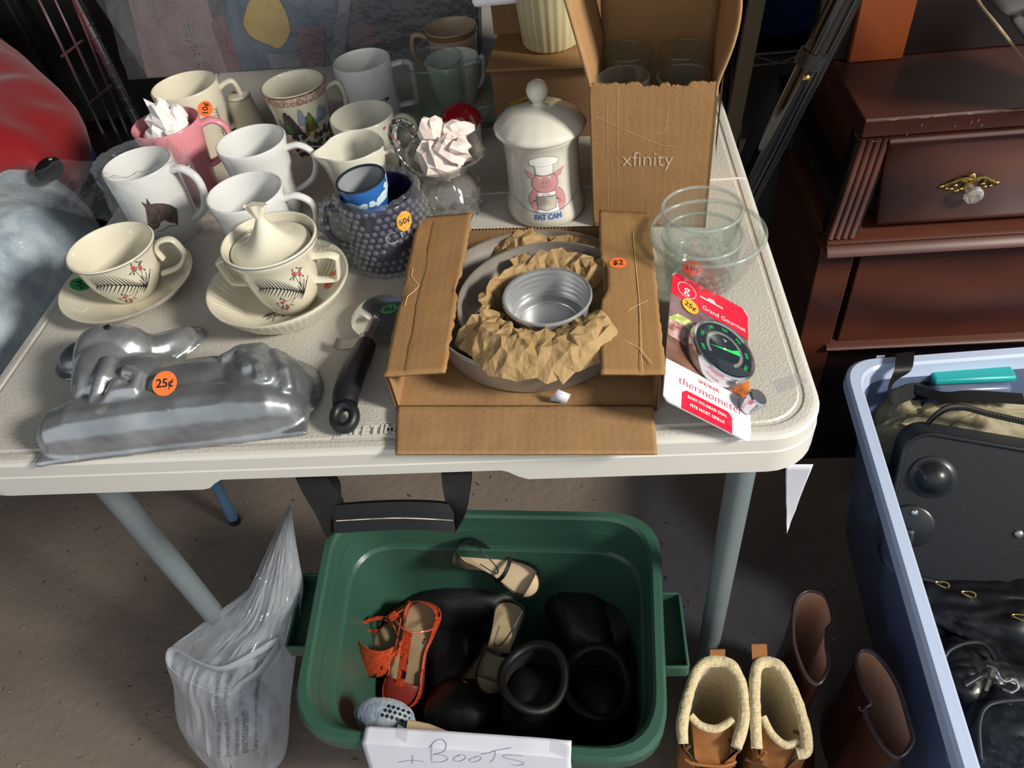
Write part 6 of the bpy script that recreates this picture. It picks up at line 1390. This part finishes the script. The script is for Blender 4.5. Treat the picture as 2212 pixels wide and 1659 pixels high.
o = thing('knitted_slipper', 'grey blue knitted slipper sock by the front rim of the tub', 'slipper', p, math.radians(-10))
MB().ell((0, 0, -.012), (.040, .022, .022), 40, 24, nf=lambda d: 1 + .05 * nz3(d, 3, 2)).build('knit_body', M['knit'], o)
d = Decal()
for i in range(6):
    for j in range(3): d.poly([(.002 + i * .006 + .002 * j, -.006 + j * .006), (.005 + i * .006 + .002 * j, -.008 + j * .006), (.007 + i * .006 + .002 * j, -.005 + j * .006), (.004 + i * .006 + .002 * j, -.003 + j * .006)], 0)
def kf(u, v, h): x_, y_ = min(max(u, -.036), .036), min(max(v, -.02), .02); s_ = max(.02, 1 - (x_ / .040) ** 2 - (y_ / .022) ** 2); return V(x_, y_, -.012 + .022 * s_ ** .5 * 1.03 + h)
lab(d.build('lace_pattern', kf, M['ink'], o), 'dark openwork holes in the knit')
p0, p1 = at(878, 1572, .29), at(975, 1588, .27); x = MB().tube([V(0, 0, 0), (p1 - p0) * .5 + V(0, 0, .003), p1 - p0], [.010, .008, .003], 14, sq=.4).build('shoe_tongue', M['insoletan'], loc=p0); tag(x, 'pale tan shoe edge between the knitted slipper and the paper sign', 'shoe')
# ------------------------------------------------------------------ boots
def loopw(px, z):
    return [at(x, y, z if not isinstance(z, (list, tuple)) else z[i]) for i, (x, y) in enumerate(px)]
def boot(name, label, rim, m, ml, me, grp, foot, open_=False, edge=.0028, tall=.25, fz=(.115, .05)):
    c = sum(rim, V(0, 0, 0)) / len(rim); o = thing(name, label, 'boot', (c.x, c.y, 0), 0, grp)
    base = V(c.x, c.y, 0); R_ = cr(rim, 4, True) ; R_ = [p - base for p in R_]
    def sc(p, k, z): return V(p.x * k, p.y * k, z)
    fx, fy = foot
    rings = [[p for p in R_]]
    for t, k, dx, dy in ((.85, .98, 0, 0), (.6, .96, .0, 0), (.42, .98, .0, -.002), (.30, 1.05, .05, -.010), (.18, 1.0, .25, -.05), (.08, .98, .35, -.06), (.0, .92, .35, -.06)):
        ring = []
        for p in R_:
            q = sc(p, k, p.z * t if t > .3 else t * .25); f = V(p.x, p.y, 0).normalized().dot(V(fx, fy, 0).normalized())
            ring.append(q + V(fx, fy, 0) * (max(0, f) * dx * 1.5) + V(0, 0, 0))
        rings.append(ring)
    MB().loft(rings, cap1=True).build('shaft', m, o, angle=70)
    inn = [[V(p.x * .97, p.y * .97, p.z) for p in R_]]
    for t, k in ((.8, .93), (.55, .86), (.35, .78)): inn.append([V(p.x * k, p.y * k, p.z * t) for p in R_])
    MB().loft(inn, cap1=True).build('lining', ml, o, angle=80)
    if edge: MB().tube([V(p.x * .985, p.y * .985, p.z + .0008) for p in R_], edge, 10, closed=True).build('collar_edge', me, o)
    return o, base
z_ = [.245, .242, .24, .238, .238, .238, .238, .24, .245, .248, .25, .25]
r3 = loopw([(1755, 1275), (1785, 1290), (1800, 1340), (1787, 1362), (1786, 1400), (1790, 1440), (1770, 1478), (1745, 1468), (1722, 1420), (1712, 1370), (1715, 1310), (1730, 1282)], .25)
o3, b3 = boot('russet_boot', 'reddish brown tall boot with fleece lining, between tan boots and clear tote', r3, M['brownboot'], M['brownfleece'], M['bootedge'], 'pair of reddish brown boots', (.02, -.12))
r4 = loopw([(1870, 1403), (1898, 1420), (1938, 1480), (1966, 1570), (1972, 1602), (1952, 1632), (1928, 1634), (1892, 1592), (1866, 1536), (1880, 1518), (1862, 1480), (1848, 1430), (1854, 1408)], .25)
o4, b4 = boot('russet_boot', 'reddish brown tall boot with zip notch, closest to the clear tote', r4, M['brownboot'], M['brownfleece'], M['bootedge'], 'pair of reddish brown boots', (-.04, -.12))
for oo, bb_, (zx, zy) in ((o3, b3, (1791, 1368)), (o4, b4, (1862, 1528))):
    p = at(zx, zy, .251) - bb_; b = MB()
    for k in range(5): b.ell(p + V(-.003 + .0015 * k, -.002 * k, -.002 * (k % 2)), (.0022, .0018, .0026), 8, 6)
    b.build('zipper_pull', M['bootedge'], oo)
def tanboot(label, rim, tongue, tab, lz, lacepts):
    rimw = [at(x, y, z) for x, y, z in rim]; c = sum(rimw, V(0, 0, 0)) / len(rimw); base = V(c.x, c.y, 0)
    o = thing('tan_boot', label, 'boot', base, 0, 'pair of tan lined boots')
    P_ = [p - base for p in cr(rimw, 6)]; n = len(P_)
    # padded sherpa collar
    rnd = random.Random(3)
    MB().tube(P_, [.0070 + .0012 * nz3(p, 90, 3) for p in P_], 14).build('sherpa_collar', M['sherpa'], o)
    cl = P_ + [P_[-1] * .80 + P_[0] * .20 + V(0, -.004, -.03), P_[-1] * .6 + P_[0] * .4 + V(0, -.012, -.06), P_[-1] * .4 + P_[0] * .6 + V(0, -.012, -.06), P_[-1] * .20 + P_[0] * .80 + V(0, -.004, -.03)]
    def ring(k, zf, push=0): return [V(p.x * k, p.y * k + (-push if p.y < 0 else 0), zf * p.z) for p in cl]
    MB().loft([ring(1.0, .985), ring(.90, .8), ring(.82, .6), ring(.75, .4)], cap1=True).build('lining', M['sherpa'], o, angle=80)
    MB().loft([ring(1.07, .985), ring(1.08, .8), ring(1.05, .55), ring(1.05, .35, .01), ring(1.1, .2, .08), ring(1.1, .06, .10), ring(1.02, .0, .095)], cap1=True).build('leather_shaft', M['tanboot'], o, angle=70)
    tg = [at(x, y, z) - base for x, y, z in tongue]
    def tf_(u, v):
        m_ = len(tg) // 2; t_ = cr(tg[:m_], 5); w_ = cr(tg[m_:], 5); i = min(int(u * (len(t_) - 1)), len(t_) - 1); j = min(int(u * (len(w_) - 1)), len(w_) - 1)
        return t_[i] * (1 - v) + w_[j] * v + V(0, 0, .004 * math.sin(u * PI))
    MB().grid(tf_, 15, 10).build('tongue', M['tanboot'], o, thick=.003)
    MB().tube([V(p.x, p.y + .002, p.z + .001) for p in cr(tg[:len(tg) // 2], 5)], .0048, 12).build('tongue_lining', M['sherpa'], o)
    ta = [at(x, y, z) - base for x, y, z in tab]; tl = ribbon([ta[0], (ta[0] + ta[1]) / 2 + V(0, .002, .003), ta[1], ta[1] + V(0, .006, -.012)], [V(1, 0, 0)] * 4, .019, .0022); tl.build('pull_tab', M['tanboot'], o)
    for i, pts in enumerate(lacepts): MB().tube(cr([at(x, y, z) - base for x, y, z in pts], 5), .0022, 8).build('lace', M['tanboot'] if i % 2 else mat('brown_lace_%d%d' % (i, int(lz)), '#4d3222', .8), o)
tanboot('tan leather boot with cream sherpa collar, the left one of the pair beside the tub', [(1476, 1606, .235), (1474, 1560, .24), (1490, 1490, .245), (1512, 1440, .25), (1545, 1428, .25), (1580, 1438, .25), (1602, 1480, .245), (1608, 1550, .24), (1590, 1615, .235)],
    [(1492, 1550, .235), (1515, 1572, .23), (1550, 1578, .23), (1585, 1558, .235), (1500, 1640, .20), (1515, 1655, .19), (1550, 1658, .19), (1575, 1640, .20)], [(1550, 1424, .25), (1550, 1404, .258)], 1,
    [[(1470, 1600, .22), (1480, 1618, .22), (1490, 1610, .22)], [(1480, 1640, .2), (1500, 1650, .2), (1560, 1655, .2), (1590, 1645, .2)], [(1575, 1600, .22), (1590, 1625, .22), (1600, 1615, .22)], [(1570, 1650, .19), (1580, 1640, .19), (1585, 1655, .19)]])
tanboot('tan leather boot with cream sherpa collar, the right one of the pair', [(1635, 1616, .235), (1632, 1560, .24), (1630, 1490, .245), (1636, 1440, .25), (1660, 1430, .25), (1688, 1445, .25), (1716, 1500, .245), (1738, 1570, .24), (1742, 1620, .235), (1722, 1628, .232)],
    [(1648, 1552, .235), (1668, 1590, .23), (1698, 1614, .228), (1726, 1606, .23), (1640, 1650, .20), (1655, 1662, .19), (1680, 1668, .19), (1700, 1655, .20)], [(1641, 1424, .25), (1639, 1392, .262)], 2,
    [[(1715, 1580, .23), (1735, 1590, .235), (1752, 1625, .22), (1730, 1640, .22)], [(1625, 1615, .22), (1640, 1635, .21), (1655, 1625, .22)], [(1610, 1640, .2), (1640, 1650, .2), (1650, 1640, .2)]])
# ------------------------------------------------------------------ clear storage tote
TZr = .35
tq = [at(1815, 775, TZr), at(1815, 775, TZr) + V(.50, .022, 0), at(2085, 1700, TZr) + V(.50, 0, 0), at(2085, 1700, TZr)]; tq = [V(p.x, p.y, 0) for p in tq]
ty = (tq[3] - tq[0]).normalized(); tq[3] = tq[0] + ty * .78; tq[2] = tq[3] + V(.50, .022, 0)
TC = sum(tq, V(0, 0, 0)) / 4
o = thing('clear_storage_tote', 'large translucent storage tote holding bags in front of the dresser', 'tote', (TC.x, TC.y, 0))
b = binloft(tq, TC, [(.060, .0), (.024, .325)], .05); b.f = b.f[:-1]; b.m = b.m[:-1]; b.build('outer_wall', M['tote'], o, angle=40)
b = binloft(tq, TC, [(.024, .325), (.004, .325), (.0, .329), (.001, .346), (.005, TZr), (.018, TZr), (.0215, .346), (.0225, .335), (.026, .325)], .05)
nr = 4 * 9; b.f = b.f[:-2]; b.m = b.m[:-2]; b.build('rim', M['toterim'], o, angle=35)
b = binloft(tq, TC, [(.026, .325), (.062, .006)], .05); b.f = b.f[:-2] + [b.f[-1]]; b.m = b.m[:-1]; b.build('inner_wall', M['tote'], o, angle=40)
g0, g1 = at(1893, 768, .345) - o.location, at(1880, 815, .32) - o.location
MB().slab([g0, g0 + V(.012, 0, 0), g1 + V(.010, .0, 0), g1], .003).build('gusset', M['toterim'], o)
# container with teal lid
cp = at(2095, 800, .325); o = thing('lidded_food_container', 'small clear container with a bright teal lid at the back of the tote', 'container', (cp.x, cp.y - .015, .26))
MB().box((0, 0, .028), (.112, .036, .056)).build('body', M['tote'], o, bevel=.008); MB().box((0, .012, .064), (.118, .040, .012)).build('lid', M['teal'], o, bevel=.004)
# strap
b = ribbon([at(1955, 762, .365), at(1950, 800, .36), at(1925, 835, .33), at(1930, 860, .31), at(1985, 835, .31), at(2005, 815, .315)], [V(1, 0, .1), V(1, .1, 0), V(.6, .8, 0), V(.2, 1, .2), V(0, 1, .3), V(0, 1, .3)], .026)
x = b.build('bag_strap', M['blacksat']); tag(x, 'black shoulder strap hanging over the back wall of the tote', 'strap')
# olive bag
oc = at(2080, 930, .26); o = thing('olive_bag', 'olive fabric bag with a black zipper between the container and the black suitcase', 'bag', (oc.x, oc.y, .26))
def ol(d): return 1 + .09 * nz3(d, 2.2, 4) + .14 * abs(nz3(d, 5.5, 6)) + .07 * abs(nz3(d, 13, 3)) + .010 * math.sin(d.x * 70) * (d.y > .1)
MB().ell((.02, .0, -.03), (.150, .055, .075), 90, 44, nf=ol).build('body', M['olive'], o)
e = at(1935, 905, .24) - o.location; MB().ell(e, (.035, .045, .06), 60, 36, nf=lambda d: 1 + .14 * nz3(d, 2, 9) + .12 * abs(nz3(d, 5, 2))).build('side_pocket', M['olive'], o)
e = at(2065, 822, .30) - o.location; MB().ell(e, (.055, .016, .010), 40, 20, nf=ol).build('top_flap', M['olive'], o)
zp = cr([at(x_, y_, z__) for x_, y_, z__ in ((1985, 955, .295), (2005, 915, .325), (2040, 885, .342), (2080, 880, .345), (2140, 895, .345), (2230, 915, .34))], 8)
ribbon([zp[i] - o.location for i in range(0, len(zp), 8)], [V(.3, 1, -.3)] * len(range(0, len(zp), 8)), .017).build('zipper_tape', M['black'], o)
b = MB()
for i in range(0, len(zp)):
    for t in (0, .5):
        if i + 1 < len(zp): q = zp[i] * (1 - t) + zp[i + 1] * t; b.box(q - o.location + V(0, 0, .0022), (.0012, .004, .0014))
x = b.build('zipper_teeth', M['steel'], o, flat=True); x['kind'] = 'stuff'
for pts in (((1990, 815, .31), (1960, 850, .30), (2010, 850, .31)), ((1975, 840, .31), (2040, 858, .325), (2100, 855, .33), (2212, 862, .33))):
    ribbon([at(*p) - o.location for p in pts], [V(.1, 1, .1)] * len(pts), .020).build('strap', M['blacksat'], o)
# suitcase
sc_ = [at(1925, 958, .335), at(2330, 1030, .335), at(2330, 1400, .17), at(1890, 1230, .18)]
SX = (sc_[1] - sc_[0]).normalized(); SY = (sc_[0] - sc_[3]).normalized(); SN = SX.cross(SY).normalized(); SY = SN.cross(SX); SW = .27; SH = .215
o = thing('black_suitcase', 'black fabric suitcase lying in the tote with domed foot and wheel', 'suitcase', sc_[3]); o.rotation_euler = Matrix((SX, SY, SN)).transposed().to_euler()
oM = Matrix.Translation(sc_[3]) @ Matrix((SX, SY, SN)).transposed().to_4x4(); inv = oM.inverted()
def rrect(x0, y0, x1, y1, r, n=6):
    pts = []
    for cx_, cy_, a0 in ((x1 - r, y0 + r, -90), (x1 - r, y1 - r, 0), (x0 + r, y1 - r, 90), (x0 + r, y0 + r, 180)):
        for i in range(n + 1): a = math.radians(a0 + 90 * i / n); pts.append((cx_ + r * math.cos(a), cy_ + r * math.sin(a)))
    return pts
MB().prism(rrect(0, 0, SW, SH, .035), -.075, 0).build('body', M['suit'], o, bevel=.006)
MB().tube([(x_, y_, .000) for x_, y_ in rrect(.002, .002, SW - .002, SH - .002, .034)], .0035, 8, closed=True).build('piping', M['rubber'], o)
def onS(px, py): return inv @ atP(px, py, sc_[3], SN)
p = onS(2015, 1030); MB().lathe([(.030, 0), (.030, .003), (.0235, .0045), (.022, .006), (.017, .014), (.009, .019), (0, .0205)], 40).build('foot', M['rubber'], o, loc=p)
p = onS(1966, 1135); w_ = MB().lathe([(.031, 0), (.031, .004), (.028, .006), (0, .006)], 40).build('wheel_housing', M['rubber'], o, loc=p)
MB().box((-.003, -.022, .004), (.020, .040, .018)).build('wheel', M['blackplastic'], w_, bevel=.005); MB().ell((.000, .022, .007), (.005, .005, .003), 14, 8).build('rivet', M['chrome'], w_)
p = onS(2200, 1153); MB().ell(p + V(0, 0, .001), (.006, .006, .003), 14, 8).build('rivet', M['steel'], o)
# soft black bags below
def soft(name, label, cat, c, r, rz, m, seed, extra=0):
    o = thing(name, label, cat, c, math.radians(rz)); MB().ell((0, 0, 0), r, 80, 46, nf=lambda d: 1 + .10 * nz3(d, 1.8, seed) + .14 * abs(nz3(d, 3.6, seed + 2)) + extra * nz3(d, 9, seed)).build('body', m, o); return o
c_ = at(2140, 1330, .16); o = soft('black_satin_bag', 'slouchy black satin bag with small gilt clasps below the suitcase', 'bag', (c_.x + .035, c_.y, .13), (.135, .075, .075), -18, mat('black_satin_cloth', '#101115', .38, bump=(60, .25)), 5, .01)
for x_, y_ in ((2035, 1262), (2092, 1283), (2202, 1333)):
    p = o.matrix_basis.inverted() @ at(x_, y_, .205); MB().tube([p + V(.009 * math.cos(t), .004 * math.sin(t), .002 * math.sin(t * 2)) for t in [2 * PI * i / 14 for i in range(14)]], .0012, 6, closed=True).build('clasp', M['brass'], o)
c_ = at(2100, 1470, .16); o = soft('black_zip_pouch', 'black zipped pouch with rubber zip pull and a silver hook', 'pouch', (c_.x + .008, c_.y, .13), (.080, .058, .060), -30, M['leatherblack'], 9, .01)
im = o.matrix_basis.inverted()
MB().tube(cr([im @ at(*p) for p in ((2032, 1440, .185), (2050, 1405, .195), (2090, 1388, .20), (2125, 1392, .20), (2150, 1425, .20))], 6), .003, 8).build('piping', M['rubber'], o)
MB().tube([im @ at(2082, 1478, .20), im @ at(2118, 1458, .205)], [.005, .0035], 12, sq=.5).build('zip_pull', M['rubber'], o)
MB().tube(cr([im @ at(*p) for p in ((2132, 1438, .205), (2150, 1445, .21), (2160, 1462, .21), (2172, 1472, .21), (2190, 1468, .21), (2200, 1485, .205), (2185, 1495, .205), (2165, 1488, .205))], 6), .0016, 8).build('hook', M['chrome'], o)
b = MB(); zl_ = cr([im @ at(*p) for p in ((2146, 1448, .20), (2138, 1470, .20), (2130, 1492, .20))], 10)
for q in zl_: b.box(q, (.004, .0012, .0015))
x = b.build('zipper_teeth', M['steel'], o, flat=True); x['kind'] = 'stuff'
c_ = at(2200, 1600, .18); o = soft('herringbone_bag', 'shiny black herringbone textured bag at the bottom right of the tote', 'bag', (c_.x + .015, c_.y, .15), (.075, .07, .065), 10, mat('black_herringbone', '#24282c', .32, coat=.3, wave=(180, 'DIAGONAL', .5, 0)), 13)
im = o.matrix_basis.inverted(); MB().tube(cr([im @ at(*p) for p in ((2118, 1640, .20), (2115, 1560, .215), (2140, 1520, .22), (2220, 1510, .22))], 6), .003, 8).build('piping', M['rubber'], o)
fc_ = at(2100, 1625, .17); o = thing('felt_flower', 'lilac grey felt petals beside the herringbone bag in the tote', 'flower', fc_)
for a in range(5): an = a * 2 * PI / 5 + .9; MB().ell((.019 * math.cos(an), .019 * math.sin(an), 0), (.016, .010, .003), 20, 8, rot=Matrix.Rotation(an, 3, 'Z')).build('petal', M['flower'], o)
x = soft('black_lining_cloth', 'dark cloth filling the bottom of the tote', 'cloth', (TC.x + .03, TC.y - .03, .05), (.10, .22, .03), 0, M['black'], 21)
# ------------------------------------------------------------------ plastic bag on the floor
Lb = [(488, 1672, .0), (440, 1622, .01), (398, 1585, .04), (380, 1545, .07), (374, 1480, .11), (357, 1425, .155), (372, 1395, .17), (400, 1378, .175), (455, 1345, .19), (520, 1300, .215), (560, 1225, .25), (590, 1160, .285), (626, 1090, .33)]
Rb = [(575, 1672, .0), (612, 1640, .01), (622, 1600, .03), (625, 1560, .06), (628, 1510, .09), (634, 1460, .12), (640, 1410, .15), (645, 1360, .18), (650, 1310, .20), (655, 1262, .23), (646, 1210, .26), (636, 1150, .295), (627, 1091, .33)]
LIFT = lambda z: z + .085 * max(0, math.sin(PI * min(1, z / .33)))
Lw, Rw = cr([at(x, y, LIFT(z)) for x, y, z in Lb], 4), cr([at(x, y, LIFT(z)) for x, y, z in Rb], 4); B0 = at(520, 1560, 0)
o = thing('clear_plastic_bag', 'milky clear plastic bag with printed warning text standing on the floor beside the green tub', 'plastic bag', (B0.x, B0.y, 0))
def bg(side):
    def f(u, v):
        i = v * (len(Lw) - 1); j = int(min(i, len(Lw) - 2)); t = i - j; a_ = Lw[j] * (1 - t) + Lw[j + 1] * t; b_ = Rw[j] * (1 - t) + Rw[j + 1] * t
        p = a_ * (1 - u) + b_ * u; bul = math.sin(PI * u) ** .8 * (.045 if v < .75 else .045 * (1 - v) / .25)
        p = p + V(0, -1 if side else 1, .3) * bul * (1 if side else .8) + V(.5, -1, .6) * (.010 * nz3((u * 3, v * 5, side * 4), 1.5, 4) + .006 * abs(nz3((u * 9, v * 7, side), 1.5, 8)) + .004 * nz3((u * 22, v * 6, side), 1.4, 11)) * math.sin(PI * u) ** .5
        p.z = max(p.z, .002); return p - o.location
    return f
MB().grid(bg(1), 50, 80).build('front_sheet', M['bagfilm'], o)
MB().grid(bg(0), 50, 80).build('back_sheet', M['bagfilm'], o)
mo_ = cr([at(p[0], p[1], LIFT(p[2]) + .02) for p in ((372, 1398, .18), (358, 1418, .165), (368, 1442, .15), (410, 1470, .14), (480, 1498, .13), (520, 1470, .15), (560, 1440, .165), (600, 1380, .18), (560, 1400, .19), (480, 1440, .185), (420, 1425, .185))], 6, True)
b = MB(); b.loft([[p - o.location for p in mo_], [p * .97 + (sum(mo_, V(0, 0, 0)) / len(mo_)) * .03 - o.location - V(0, 0, .02) for p in mo_]]); b.build('folded_mouth', M['bagfilm'], o, thick=.001)
x = MB().ell((0, 0, 0), (.042, .035, .05), 50, 30, nf=lambda d: 1 + .12 * nz3(d, 2, 3) + .08 * abs(nz3(d, 5, 3)))  .build('shade_lump', M['cleargrey'], o, loc=at(540, 1560, .12) + V(.0, .02, 0) - o.location)  # grey lump added inside the bag for the dark shading at its lower right
fnb = bg(1)
def bt(u0, v0, du, dv, s):
    def f(u, v, h):
        uu = u0 + u * du[0] + v * dv[0]; vv = v0 + u * du[1] + v * dv[1]; p = Vector(fnb(min(max(uu, 0), 1), min(max(vv, 0), 1))); return p + V(.1, -.6, .7) * (.0025 + h)
    return f
d = Decal()
for i, (s_, sz) in enumerate((('WARNING: Keep this bag away from babies and children.', .008), ('Do not use in cribs, beds, carriages or playpens.', .008), ('This bag is not a toy.', .008), ('AVERTISSEMENT!', .010), ('Garder hors de la portée des bébés et des enfants.', .008))):
    d.text(s_, .0, -i * .0100, sz * .85, 0, 0, align='LEFT')
ob = d.build('warning_text', bt(.50, .22, (0, 2.3), (-7.0, .0), 1), M['greyink'], o, maxlen=None); lab(ob, 'lines of small printed warning text')
